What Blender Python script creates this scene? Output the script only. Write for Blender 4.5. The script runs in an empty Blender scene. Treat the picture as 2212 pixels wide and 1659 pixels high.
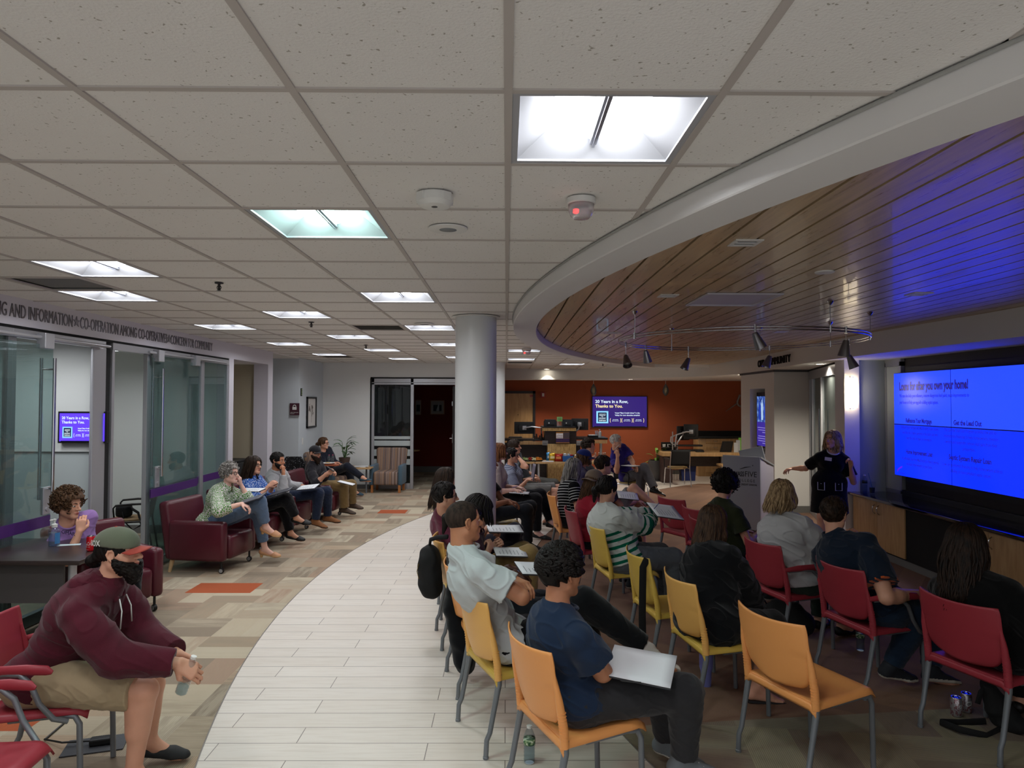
import bpy, bmesh, math, random
import numpy as np
from mathutils import Vector, Matrix

# ---------------------------------------------------------------- camera, world, exposure
SC = bpy.context.scene
COL = SC.collection
PI = math.pi
CAM_H = 2.0
FPX, YAW, PIT, ROLL = 1510.0, 0.00818, 0.02527, 0.0033

def ray(px, py):
 u, v = px - 1106.0, py - 829.5
 c, s = math.cos(-ROLL), math.sin(-ROLL)
 u, v = c * u - s * v, s * u + c * v
 X, Y, Z = u / FPX, 1.0, -v / FPX
 c, s = math.cos(-PIT), math.sin(-PIT)
 Y, Z = c * Y + s * Z, -s * Y + c * Z
 c, s = math.cos(-YAW), math.sin(-YAW)
 X, Y = c * X - s * Y, s * X + c * Y
 return Vector((X, Y, Z))

def at(px, py, Y):
 """point at depth Y metres on the line of sight through a photo pixel"""
 r = ray(px, py)
 t = Y / r.y
 return Vector((r.x * t, Y, CAM_H + r.z * t))

def atz(px, py, z):
 r = ray(px, py)
 t = (z - CAM_H) / r.z
 return Vector((r.x * t, r.y * t, z))

cam = bpy.data.cameras.new('camera')
cam.sensor_fit = 'HORIZONTAL'
cam.sensor_width = 36.0
cam.lens = FPX / 2212.0 * 36.0
cam.clip_start = 0.05
cam.clip_end = 200
cob = bpy.data.objects.new('camera', cam)
COL.objects.link(cob)
_f = ray(1106, 829.5).normalized()
_r = (ray(1206, 829.5) - ray(1106, 829.5)).normalized()
_u = _r.cross(_f).normalized()
_m = Matrix((( _r.x, _u.x, -_f.x, 0), (_r.y, _u.y, -_f.y, 0), (_r.z, _u.z, -_f.z, CAM_H), (0, 0, 0, 1)))
cob.matrix_world = _m
SC.camera = cob

W = bpy.data.worlds.new('world')
SC.world = W
W.use_nodes = True
W.node_tree.nodes['Background'].inputs[0].default_value = (0.95, 0.96, 1.0, 1)
W.node_tree.nodes['Background'].inputs[1].default_value = 0.22
SC.view_settings.view_transform = 'Standard'
SC.view_settings.look = 'None'
SC.view_settings.gamma = 1.0
SC.view_settings.use_curve_mapping = False
SC.view_settings.exposure = 1.65
TROFFER = 13.0      # emission of the ceiling troffers
SCREEN = 0.3       # emission of the video wall
SC.cycles.use_denoising = True
try:
 SC.cycles.denoiser = 'OPENIMAGEDENOISE'
except Exception:
 pass
SC.cycles.use_adaptive_sampling = True
SC.cycles.adaptive_threshold = 0.03
SC.cycles.max_bounces = 8
SC.cycles.diffuse_bounces = 7
SC.cycles.glossy_bounces = 3
SC.cycles.transmission_bounces = 4
SC.cycles.transparent_max_bounces = 8
SC.cycles.caustics_reflective = False
SC.cycles.caustics_refractive = False
SC.cycles.sample_clamp_indirect = 4.0

QUAL = 1.0         # voxel size multiplier of the figures
SEED = random.Random(7)

# ---------------------------------------------------------------- small helpers

def lin(c):
 return c / 12.92 if c <= 0.04045 else ((c + 0.055) / 1.055) ** 2.4

def rgb(h):
 if isinstance(h, str):
  h = h.lstrip('#')
  return tuple(lin(int(h[i:i + 2], 16) / 255) for i in (0, 2, 4))
 return tuple(h)

def kids(o):
 return [c for c in bpy.data.objects if c.parent == o]

def tag(o, label=None, cat=None, group=None, kind=None):
 if label:
  o['label'] = label
 if cat:
  o['category'] = cat
 if group:
  o['group'] = group
 if kind:
  o['kind'] = kind
 return o

def empty(name, loc=(0, 0, 0), rz=0.0, label=None, cat=None, group=None):
 o = bpy.data.objects.new(name, None)
 o.empty_display_size = 0.05
 o.location = loc
 o.rotation_euler = (0, 0, rz)
 COL.objects.link(o)
 return tag(o, label, cat, group)

def copy_tree(o, parent=None):
 n = o.copy()
 COL.objects.link(n)
 n.parent = parent
 for ch in kids(o):
  copy_tree(ch, n)
 return n

def new_mesh(name, V, F, mats, parent=None, loc=None, smooth=False, midx=None, attr=None):
 me = bpy.data.meshes.new(name)
 V = np.asarray(V, dtype=np.float32)
 if isinstance(F, np.ndarray):
  nf, k = F.shape
  me.vertices.add(len(V))
  me.vertices.foreach_set('co', V.ravel())
  me.loops.add(nf * k)
  me.loops.foreach_set('vertex_index', F.astype(np.int32).ravel())
  me.polygons.add(nf)
  me.polygons.foreach_set('loop_start', np.arange(0, nf * k, k, dtype=np.int32))
  me.polygons.foreach_set('loop_total', np.full(nf, k, dtype=np.int32))
  me.update(calc_edges=True)
 else:
  me.from_pydata([tuple(map(float, v)) for v in V], [], F)
 if not isinstance(mats, (list, tuple)):
  mats = [mats]
 for m in mats:
  me.materials.append(m)
 if midx is not None:
  me.polygons.foreach_set('material_index', np.asarray(midx, dtype=np.int32))
 if smooth is not False:
  me.polygons.foreach_set('use_smooth', np.ones(len(me.polygons), dtype=bool))
  if smooth is not True:
   me.set_sharp_from_angle(angle=math.radians(smooth))
 if attr:
  for k2, val in attr.items():
   a = me.attributes.new(k2, 'FLOAT', 'POINT')
   a.data.foreach_set('value', np.asarray(val, dtype=np.float32))
 o = bpy.data.objects.new(name, me)
 if loc is not None:
  o.location = loc
 if parent is not None:
  o.parent = parent
 COL.objects.link(o)
 return o

class MB:
 """collects shapes, then links them as one mesh object"""

 def __init__(s):
  s.V, s.F, s.M = [], [], []
  s.m = 0
  s.T = None

 def pts(s, vs):
  n = len(s.V)
  for v in vs:
   v = Vector(v)
   s.V.append(s.T @ v if s.T else v)
  return n

 def face(s, f):
  s.F.append(tuple(f))
  s.M.append(s.m)

 def poly(s, vs, flip=False):
  n = s.pts(vs)
  f = list(range(n, n + len(vs)))
  s.face(f[::-1] if flip else f)
  return s

 def box(s, a, b, bev=0.0):
  x0, y0, z0 = [min(a[i], b[i]) for i in range(3)]
  x1, y1, z1 = [max(a[i], b[i]) for i in range(3)]
  if bev <= 0 or bev * 2.02 > min(x1 - x0, y1 - y0, z1 - z0):
   n = s.pts([(x0, y0, z0), (x1, y0, z0), (x1, y1, z0), (x0, y1, z0), (x0, y0, z1), (x1, y0, z1), (x1, y1, z1), (x0, y1, z1)])
   for f in ((3, 2, 1, 0), (4, 5, 6, 7), (0, 1, 5, 4), (1, 2, 6, 5), (2, 3, 7, 6), (3, 0, 4, 7)):
    s.face([n + i for i in f])
   return s
  bm = bmesh.new()
  bmesh.ops.create_cube(bm, size=1)
  for v in bm.verts:
   v.co = Vector(((x0 + x1) / 2 + v.co.x * (x1 - x0), (y0 + y1) / 2 + v.co.y * (y1 - y0), (z0 + z1) / 2 + v.co.z * (z1 - z0)))
  bmesh.ops.bevel(bm, geom=list(bm.edges), offset=bev, segments=3, affect='EDGES', profile=0.5)
  s.add_bm(bm)
  return s

 def add_bm(s, bm):
  bm.verts.ensure_lookup_table()
  n = s.pts([v.co for v in bm.verts])
  for f in bm.faces:
   s.face([n + v.index for v in f.verts])
  bm.free()

 def prism(s, poly, z0, z1, axis='z'):
  """extrude a 2D outline between z0 and z1 along an axis"""
  def P(p, z):
   return {'z': (p[0], p[1], z), 'x': (z, p[0], p[1]), 'y': (p[0], z, p[1])}[axis]
  k = len(poly)
  n = s.pts([P(p, z0) for p in poly] + [P(p, z1) for p in poly])
  s.face([n + i for i in range(k)][::-1])
  s.face([n + k + i for i in range(k)])
  for i in range(k):
   j = (i + 1) % k
   s.face((n + i, n + j, n + k + j, n + k + i))
  return s

 def tube(s, path, r, seg=8, cap=True, closed=False, flat=None):
  P = [Vector(p) for p in path]
  k = len(P)
  R = r if isinstance(r, (list, tuple)) else [r] * k
  up = Vector((0, 0, 1))
  t0 = (P[1] - P[0]).normalized()
  if abs(t0.dot(up)) > 0.95:
   up = Vector((1, 0, 0))
  nrm = (up - t0 * up.dot(t0)).normalized()
  rings = []
  for i in range(k):
   if closed:
    t = (P[(i + 1) % k] - P[i - 1]).normalized()
   else:
    t = (P[min(i + 1, k - 1)] - P[max(i - 1, 0)]).normalized()
   nrm = (nrm - t * nrm.dot(t))
   nrm = nrm.normalized() if nrm.length > 1e-6 else t.orthogonal().normalized()
   b = t.cross(nrm)
   fl = flat if flat else 1.0
   rings.append(s.pts([P[i] + nrm * (math.cos(2 * PI * j / seg) * R[i]) + b * (math.sin(2 * PI * j / seg) * R[i] * fl) for j in range(seg)]))
  rng = range(k) if closed else range(k - 1)
  for i in rng:
   a, c = rings[i], rings[(i + 1) % k]
   for j in range(seg):
    j2 = (j + 1) % seg
    s.face((a + j, a + j2, c + j2, c + j))
  if cap and not closed:
   s.face([rings[0] + j for j in range(seg)][::-1])
   s.face([rings[-1] + j for j in range(seg)])
  return s

 def lathe(s, prof, seg=24, c=(0, 0, 0), axis='z'):
  c = Vector(c)
  rings = []
  for r, z in prof:
   vs = []
   for j in range(seg):
    a = 2 * PI * j / seg
    p = (r * math.cos(a), r * math.sin(a), z)
    if axis == 'x':
     p = (p[2], p[0], p[1])
    elif axis == 'y':
     p = (p[0], p[2], p[1])
    vs.append(c + Vector(p))
   rings.append(s.pts(vs))
  for i in range(len(prof) - 1):
   a, b = rings[i], rings[i + 1]
   for j in range(seg):
    j2 = (j + 1) % seg
    s.face((a + j, a + j2, b + j2, b + j))
  if prof[0][0] > 1e-4:
   s.face([rings[0] + j for j in range(seg)][::-1])
  if prof[-1][0] > 1e-4:
   s.face([rings[-1] + j for j in range(seg)])
  return s

 def grid(s, fn, nu, nv):
  n = s.pts([fn(i / nu, j / nv) for i in range(nu + 1) for j in range(nv + 1)])
  for i in range(nu):
   for j in range(nv):
    a = n + i * (nv + 1) + j
    s.face((a, a + nv + 1, a + nv + 2, a + 1))
  return s

 def build(s, name, mats, parent=None, loc=None, smooth=False, rz=None, solid=None, bevel=None, subsurf=0):
  if not isinstance(mats, (list, tuple)):
   mats = [mats]
  me = bpy.data.meshes.new(name)
  me.from_pydata([tuple(v) for v in s.V], [], s.F)
  for m in mats:
   me.materials.append(m)
  me.polygons.foreach_set('material_index', s.M)
  if smooth is not False:
   me.polygons.foreach_set('use_smooth', [True] * len(me.polygons))
   if smooth is not True:
    me.set_sharp_from_angle(angle=math.radians(smooth))
  me.update()
  o = bpy.data.objects.new(name, me)
  if loc is not None:
   o.location = loc
  if rz is not None:
   o.rotation_euler = (0, 0, rz)
  if parent is not None:
   o.parent = parent
  COL.objects.link(o)
  if solid:
   md = o.modifiers.new('solid', 'SOLIDIFY')
   md.thickness = solid
   md.offset = 0
  if bevel:
   md = o.modifiers.new('bevel', 'BEVEL')
   md.width = bevel
   md.segments = 2
   md.limit_method = 'ANGLE'
  if subsurf:
   md = o.modifiers.new('sub', 'SUBSURF')
   md.levels = md.render_levels = subsurf
  return o

def text_obj(name, body, size, mat, M, parent=None, align='LEFT', ext=0.0008, bold=0.0, font=None, xs=1.0, ls=1.0):
 cu = bpy.data.curves.new(name, 'FONT')
 cu.body = body
 cu.size = size
 cu.align_x = align
 cu.extrude = ext
 cu.offset = bold
 cu.resolution_u = 3
 cu.space_line = ls
 o = bpy.data.objects.new(name, cu)
 COL.objects.link(o)
 bpy.context.view_layer.update()
 dg = bpy.context.evaluated_depsgraph_get()
 me = bpy.data.meshes.new_from_object(o.evaluated_get(dg))
 bpy.data.objects.remove(o)
 me.name = name
 me.materials.clear()
 me.materials.append(mat)
 if xs != 1.0:
  for v in me.vertices:
   v.co.x *= xs
 o = bpy.data.objects.new(name, me)
 o.matrix_world = M
 if parent is not None:
  o.parent = parent
  o.matrix_parent_inverse = Matrix.Identity(4)
 COL.objects.link(o)
 return o

def frame(origin, xdir, updir=(0, 0, 1)):
 """matrix whose x runs along xdir, y up, z out towards the reader"""
 x = Vector(xdir).normalized()
 y = Vector(updir).normalized()
 z = x.cross(y).normalized()
 y = z.cross(x)
 o = Vector(origin)
 return Matrix(((x.x, y.x, z.x, o.x), (x.y, y.y, z.y, o.y), (x.z, y.z, z.z, o.z), (0, 0, 0, 1)))

# ---------------------------------------------------------------- materials
_MC = {}

class NT:
 def __init__(s, m):
  s.t = m.node_tree
  s.b = s.t.nodes['Principled BSDF']

 def n(s, typ, **kw):
  nd = s.t.nodes.new(typ)
  for k, v in kw.items():
   if k.startswith('i_'):
    key = k[2:]
    nd.inputs[int(key) if key.isdigit() else key.replace('_', ' ')].default_value = v
   else:
    setattr(nd, k, v)
  return nd

 def l(s, a, b):
  s.t.links.new(a, b)

 def coord(s, scale=(1, 1, 1), rot=(0, 0, 0), loc=(0, 0, 0), kind='Object'):
  tc = s.n('ShaderNodeTexCoord')
  mp = s.n('ShaderNodeMapping')
  mp.inputs['Scale'].default_value = scale
  mp.inputs['Rotation'].default_value = rot
  mp.inputs['Location'].default_value = loc
  s.l(tc.outputs[kind], mp.inputs['Vector'])
  return mp.outputs[0]

 def mix(s, f, a, b, kind='MIX'):
  nd = s.n('ShaderNodeMix', data_type='RGBA', blend_type=kind)
  for i, v in ((0, f), (6, a), (7, b)):
   if hasattr(v, 'links') or hasattr(v, 'is_linked'):
    s.l(v, nd.inputs[i])
   else:
    nd.inputs[i].default_value = v if i == 0 else (*v[:3], 1)
  return nd.outputs[2]

 def math(s, op, a, b=None, c=None):
  nd = s.n('ShaderNodeMath', operation=op)
  for i, v in enumerate((a, b, c)):
   if v is None:
    continue
   if hasattr(v, 'is_linked'):
    s.l(v, nd.inputs[i])
   else:
    nd.inputs[i].default_value = v
  return nd.outputs[0]

 def ramp(s, f, stops, interp='LINEAR'):
  nd = s.n('ShaderNodeValToRGB')
  nd.color_ramp.interpolation = interp
  el = nd.color_ramp.elements
  while len(el) < len(stops):
   el.new(0.5)
  for e, (p, c) in zip(el, stops):
   e.position = p
   e.color = (*c[:3], 1)
  s.l(f, nd.inputs[0])
  return nd.outputs[0]

 def noise(s, vec, scale, detail=3, rough=0.5, out=0):
  nd = s.n('ShaderNodeTexNoise')
  nd.inputs['Scale'].default_value = scale
  nd.inputs['Detail'].default_value = detail
  nd.inputs['Roughness'].default_value = rough
  s.l(vec, nd.inputs['Vector'])
  return nd.outputs[out]

 def bump(s, h, strength=0.3, dist=0.01):
  nd = s.n('ShaderNodeBump')
  nd.inputs['Strength'].default_value = strength
  nd.inputs['Distance'].default_value = dist
  s.l(h, nd.inputs['Height'])
  s.l(nd.outputs[0], s.b.inputs['Normal'])

def mat(name, col, rough=0.5, metal=0.0, spec=0.5, trans=0.0, ior=1.45, emit=None, es=0.0, alpha=1.0, bump=None, coat=0.0, vary=None, sheen=0.0):
 if name in _MC:
  return _MC[name]
 m = bpy.data.materials.new(name)
 m.use_nodes = True
 t = NT(m)
 b = t.b
 c = rgb(col)
 b.inputs['Base Color'].default_value = (*c, 1)
 b.inputs['Roughness'].default_value = rough
 b.inputs['Metallic'].default_value = metal
 b.inputs['Specular IOR Level'].default_value = spec
 b.inputs['Transmission Weight'].default_value = trans
 b.inputs['IOR'].default_value = ior
 b.inputs['Alpha'].default_value = alpha
 b.inputs['Coat Weight'].default_value = coat
 if sheen:
  b.inputs['Sheen Weight'].default_value = sheen
 if emit:
  b.inputs['Emission Color'].default_value = (*rgb(emit), 1)
  b.inputs['Emission Strength'].default_value = es
 if vary:   # (scale, amount) slight colour variation of the thing itself
  v = t.noise(t.coord(), vary[0], 4)
  f = t.math('MULTIPLY', v, 1.0)
  t.l(t.mix(f, [x * (1 - vary[1]) for x in c], [min(1, x * (1 + vary[1])) for x in c]), b.inputs['Base Color'])
 if bump:   # (scale, strength, distance)
  t.bump(t.noise(t.coord(), bump[0], 3), bump[1], bump[2])
 _MC[name] = m
 return m

def nodemat(name, fn, **kw):
 if name in _MC:
  return _MC[name]
 m = mat(name, kw.pop('col', '#808080'), **kw)
 fn(NT(m))
 return m
# ---------------------------------------------------------------- organic surfaces: distance fields turned into one closed mesh

def V3(p):
 return np.array([p[0], p[1], p[2]], dtype=np.float64)

def unit(v):
 v = V3(v)
 n = np.linalg.norm(v)
 return v / n if n > 1e-9 else v

def rcone(a, b, r1, r2, clip=None):
 return ('c', V3(a), V3(b), float(r1), float(r2), clip)

def ell(c, r, M=None, clip=None):
 return ('e', V3(c), np.array(r, dtype=float), np.eye(3) if M is None else np.array(M, dtype=float), clip)

class Field:
 def __init__(s, lo, hi, vox):
  s.v = vox
  s.lo = V3(lo) - vox * 3
  s.n = (np.ceil((V3(hi) + vox * 3 - s.lo) / vox)).astype(int) + 1
  s.d = np.full(tuple(s.n), 0.15, dtype=np.float32)

 def _sub(s, lo, hi):
  a = np.clip(np.floor((lo - s.lo) / s.v).astype(int), 0, s.n)
  b = np.clip(np.ceil((hi - s.lo) / s.v).astype(int) + 1, 0, s.n)
  if (b <= a).any():
   return None
  g = [(s.lo[i] + s.v * np.arange(a[i], b[i])).astype(np.float32) for i in range(3)]
  return (slice(a[0], b[0]), slice(a[1], b[1]), slice(a[2], b[2])), g[0][:, None, None], g[1][None, :, None], g[2][None, None, :]

 def dist(s, prim, X, Y, Z, infl=0.0):
  if prim[0] == 'c':
   _, a, b, r1, r2, clip = prim
   ba = b - a
   L2 = float(ba @ ba) + 1e-12
   px, py, pz = X - a[0], Y - a[1], Z - a[2]
   h = np.clip((px * ba[0] + py * ba[1] + pz * ba[2]) / L2, 0, 1)
   d = np.sqrt((px - ba[0] * h) ** 2 + (py - ba[1] * h) ** 2 + (pz - ba[2] * h) ** 2) - (r1 + (r2 - r1) * h)
  else:
   _, c, r, M, clip = prim
   px, py, pz = X - c[0], Y - c[1], Z - c[2]
   r = r + infl
   infl = 0.0
   q = [(px * M[i][0] + py * M[i][1] + pz * M[i][2]) for i in range(3)]
   k0 = np.sqrt(sum((q[i] / r[i]) ** 2 for i in range(3))) + 1e-6
   k1 = np.sqrt(sum((q[i] / (r[i] * r[i])) ** 2 for i in range(3))) + 1e-6
   d = k0 * (k0 - 1) / k1
  d = d - infl
  if clip:
   for (p, n) in clip:
    p = V3(p)
    n = unit(n)
    d = np.maximum(d, (X - p[0]) * n[0] + (Y - p[1]) * n[1] + (Z - p[2]) * n[2])
  return d

 def bounds(s, prim, m):
  if prim[0] == 'c':
   R = max(prim[3], prim[4]) + m
   return np.minimum(prim[1], prim[2]) - R, np.maximum(prim[1], prim[2]) + R
  e = np.sqrt(((prim[3].T * prim[2]) ** 2).sum(1)) + m
  return prim[1] - e, prim[1] + e

 def add(s, prims, k=0.02, infl=0.0, mode='u'):
  for p in prims:
   kk = k
   if isinstance(p, tuple) and p[0] == 'k':
    kk, p = p[1], p[2]
   lo, hi = s.bounds(p, infl + 2.2 * kk + 2 * s.v)
   r = s._sub(lo, hi)
   if r is None:
    continue
   sl, X, Y, Z = r
   e = s.dist(p, X, Y, Z, infl)
   d = s.d[sl]
   if mode == 'u':
    h = np.clip(0.5 + 0.5 * (e - d) / kk, 0, 1)
    s.d[sl] = e * (1 - h) + d * h - kk * h * (1 - h)
   else:
    e = -e
    h = np.clip(0.5 - 0.5 * (e - d) / kk, 0, 1)
    s.d[sl] = e * (1 - h) + d * h + kk * h * (1 - h)
  return s

 def cut(s, p, n, box=None):
  """remove everything beyond the plane (p, n)"""
  g = [(s.lo[i] + s.v * np.arange(s.n[i])).astype(np.float32) for i in range(3)]
  p = V3(p)
  n = unit(n)
  e = (g[0][:, None, None] - p[0]) * n[0] + (g[1][None, :, None] - p[1]) * n[1] + (g[2][None, None, :] - p[2]) * n[2]
  s.d = np.maximum(s.d, e.astype(np.float32))
  return s

 def disp(s, fn, band=0.03):
  idx = np.nonzero(np.abs(s.d) < band)
  P = [s.lo[i] + s.v * idx[i] for i in range(3)]
  s.d[idx] += fn(*P).astype(np.float32)
  return s

 def mesh(s):
  d = s.d
  d[0], d[-1] = 0.1, 0.1
  d[:, 0], d[:, -1] = 0.1, 0.1
  d[:, :, 0], d[:, :, -1] = 0.1, 0.1
  S = d < 0
  cnt = np.zeros(tuple(s.n - 1), dtype=np.int8)
  for dx in (0, 1):
   for dy in (0, 1):
    for dz in (0, 1):
     cnt += S[dx:s.n[0] - 1 + dx, dy:s.n[1] - 1 + dy, dz:s.n[2] - 1 + dz]
  mixed = (cnt > 0) & (cnt < 8)
  ids = np.argwhere(mixed)
  if len(ids) == 0:
   return np.zeros((0, 3)), np.zeros((0, 4), int)
  idx = np.full(mixed.shape, -1, dtype=np.int32)
  idx[mixed] = np.arange(len(ids))
  acc = np.zeros((len(ids), 3))
  num = np.zeros(len(ids))
  C = {}
  for c in ((0, 0, 0), (1, 0, 0), (0, 1, 0), (1, 1, 0), (0, 0, 1), (1, 0, 1), (0, 1, 1), (1, 1, 1)):
   C[c] = d[ids[:, 0] + c[0], ids[:, 1] + c[1], ids[:, 2] + c[2]]
  for ax in range(3):
   for o1 in (0, 1):
    for o2 in (0, 1):
     a = [o1, o2]
     a.insert(ax, 0)
     b = [o1, o2]
     b.insert(ax, 1)
     da, db = C[tuple(a)], C[tuple(b)]
     m = (da < 0) != (db < 0)
     t = np.where(m, da / np.where(m, da - db, 1), 0)
     q = np.tile(np.array(a, float), (len(ids), 1))
     q[:, ax] = t
     acc += q * m[:, None]
     num += m
  Vv = s.lo + s.v * (ids + acc / num[:, None])
  Fs = []
  for ax in range(3):
   lo = [slice(1, -1)] * 3
   hi = [slice(1, -1)] * 3
   lo[ax] = slice(0, -1)
   hi[ax] = slice(1, None)
   A, B = S[tuple(lo)], S[tuple(hi)]
   e = np.argwhere(A != B)
   if len(e) == 0:
    continue
   flip = A[tuple(e.T)]
   off = np.array([1, 1, 1])
   off[ax] = 0
   p = e + off
   u, v = [(1, 2), (2, 0), (0, 1)][ax]
   eu = np.zeros(3, int)
   eu[u] = 1
   ev = np.zeros(3, int)
   ev[v] = 1
   q = [idx[tuple((p - eu - ev).T)], idx[tuple((p - ev).T)], idx[tuple(p.T)], idx[tuple((p - eu).T)]]
   f = np.stack(q, 1)
   f[~flip] = f[~flip][:, ::-1]
   Fs.append(f)
  return Vv, np.concatenate(Fs)

def bbox(prims, m=0.03):
 lo = np.full(3, 1e9)
 hi = np.full(3, -1e9)
 for p in prims:
  if p[0] == 'k':
   p = p[2]
  a, b = Field.bounds(None, p, m)
  lo, hi = np.minimum(lo, a), np.maximum(hi, b)
 return lo, hi

def wob(X, Y, Z, f, seed=0.0):
 """smooth pseudo noise, roughly -1..1"""
 a = np.sin(f * (X * 1.0 + 0.6 * Y) + 1.3 + seed + 1.7 * np.sin(f * 0.61 * Z + seed))
 b = np.sin(f * (Y * 1.1 - 0.5 * Z) + 0.4 + seed * 1.7 + 1.5 * np.sin(f * 0.53 * X))
 c = np.sin(f * (Z * 0.9 + 0.7 * X) + 2.1 + seed * 0.6 + 1.6 * np.sin(f * 0.57 * Y))
 return (a * b + b * c + c * a) / 1.6
# ---------------------------------------------------------------- people

def basis(yaw, pitch=0.0, roll=0.0):
 """columns forward, left, up"""
 cy, sy = math.cos(yaw), math.sin(yaw)
 f = np.array([cy * math.cos(pitch), sy * math.cos(pitch), math.sin(pitch)])
 l = np.array([-sy, cy, 0.0])
 u = np.cross(f, l)
 if roll:
  l, u = l * math.cos(roll) + u * math.sin(roll), u * math.cos(roll) - l * math.sin(roll)
 return f, l, u

def ik(a, b, l1, l2, hint):
 """middle joint of a two bone chain from a to b bent towards the hint"""
 a, b, hint = V3(a), V3(b), V3(hint)
 d = b - a
 L = np.linalg.norm(d)
 if L > (l1 + l2) * 0.999:
  k = L / ((l1 + l2) * 0.999)
  l1 *= k
  l2 *= k
 if L < abs(l1 - l2) * 1.01:
  L = abs(l1 - l2) * 1.01
 dn = unit(d)
 x = (l1 * l1 - l2 * l2 + L * L) / (2 * L)
 h = math.sqrt(max(l1 * l1 - x * x, 0))
 p = hint - dn * (hint @ dn)
 if np.linalg.norm(p) < 1e-6:
  p = np.cross(dn, [0, 0, 1.0])
 return a + dn * x + unit(p) * h

SKIN = {}

def skin(tone):
 if tone in SKIN:
  return SKIN[tone]
 c = {'fair': '#d9a68f', 'light': '#cf9a80', 'tan': '#b97f5f', 'brown': '#7a4c36', 'dark': '#4a2c20', 'pale': '#dfb3a2'}[tone]
 m = mat('skin_' + tone, c, rough=0.5, spec=0.4, vary=(14, 0.12), bump=(160, 0.08, 0.002))
 m.node_tree.nodes['Principled BSDF'].inputs['Subsurface Weight'].default_value = 0.08
 m.node_tree.nodes['Principled BSDF'].inputs['Subsurface Scale'].default_value = 0.01
 SKIN[tone] = m
 return m

def hand(W, d, nrm, side, curl=0.6, s=1.0, thumb=0.6, spread=0.0, point=False):
 """palm, five jointed fingers; d = direction wrist to knuckles, nrm = out of the palm, side +1 thumb to the left of d when the palm faces down"""
 W, d = V3(W), unit(d)
 nrm = V3(nrm)
 nrm = unit(nrm - d * (nrm @ d))
 t = unit(np.cross(d, nrm)) * side     # towards the thumb side
 P = []
 kn = []
 for i, (off, ln, r) in enumerate(((0.031, 0.088, 0.0125), (0.0105, 0.092, 0.0125), (-0.0105, 0.087, 0.012), (-0.030, 0.078, 0.011))):
  k0 = W + t * off * 0.62 * s + d * 0.012 * s
  k1 = W + t * off * s + d * ln * s - nrm * (0.004 * s if i in (1, 2) else 0)
  P.append(('k', 0.014 * s, rcone(k0, k1, r * 1.05 * s, r * s)))
  kn.append((k1, r))
 for i, (k1, r) in enumerate(kn):
  L = (0.043, 0.047, 0.044, 0.034)[i] * s
  c = curl * (1.0 + 0.12 * (i - 1.5)) * (0.12 if (point and i == 0) else 1.0)
  dd = unit(d + t * (1.5 - i) * spread * 0.14)
  p, ang = k1, 0.0
  rr = r * 0.78 * s
  for j, (ll, bend) in enumerate(((L, 0.75), (L * 0.62, 1.05), (L * 0.52, 0.7))):
   ang += c * bend
   q = p + (dd * math.cos(ang) + nrm * math.sin(ang)) * ll
   P.append(('k', 0.0035 * s, rcone(p, q, rr, rr * 0.92)))
   p, rr = q, rr * 0.92
 b = W + t * 0.024 * s + d * 0.018 * s + nrm * 0.006 * s
 m1 = b + (t * 0.62 + d * 0.62 + nrm * 0.35 * thumb) * 0.046 * s
 m2 = m1 + unit(d * 0.86 + t * (0.35 - 0.5 * thumb) + nrm * 0.75 * thumb) * 0.034 * s
 m3 = m2 + unit(d * 0.85 - t * 0.45 * thumb + nrm * 0.7 * thumb) * 0.028 * s
 P += [('k', 0.012 * s, rcone(b, m1, 0.0165 * s, 0.0125 * s)), ('k', 0.005 * s, rcone(m1, m2, 0.0115 * s, 0.010 * s)), ('k', 0.004 * s, rcone(m2, m3, 0.0102 * s, 0.0085 * s))]
 return P

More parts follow.
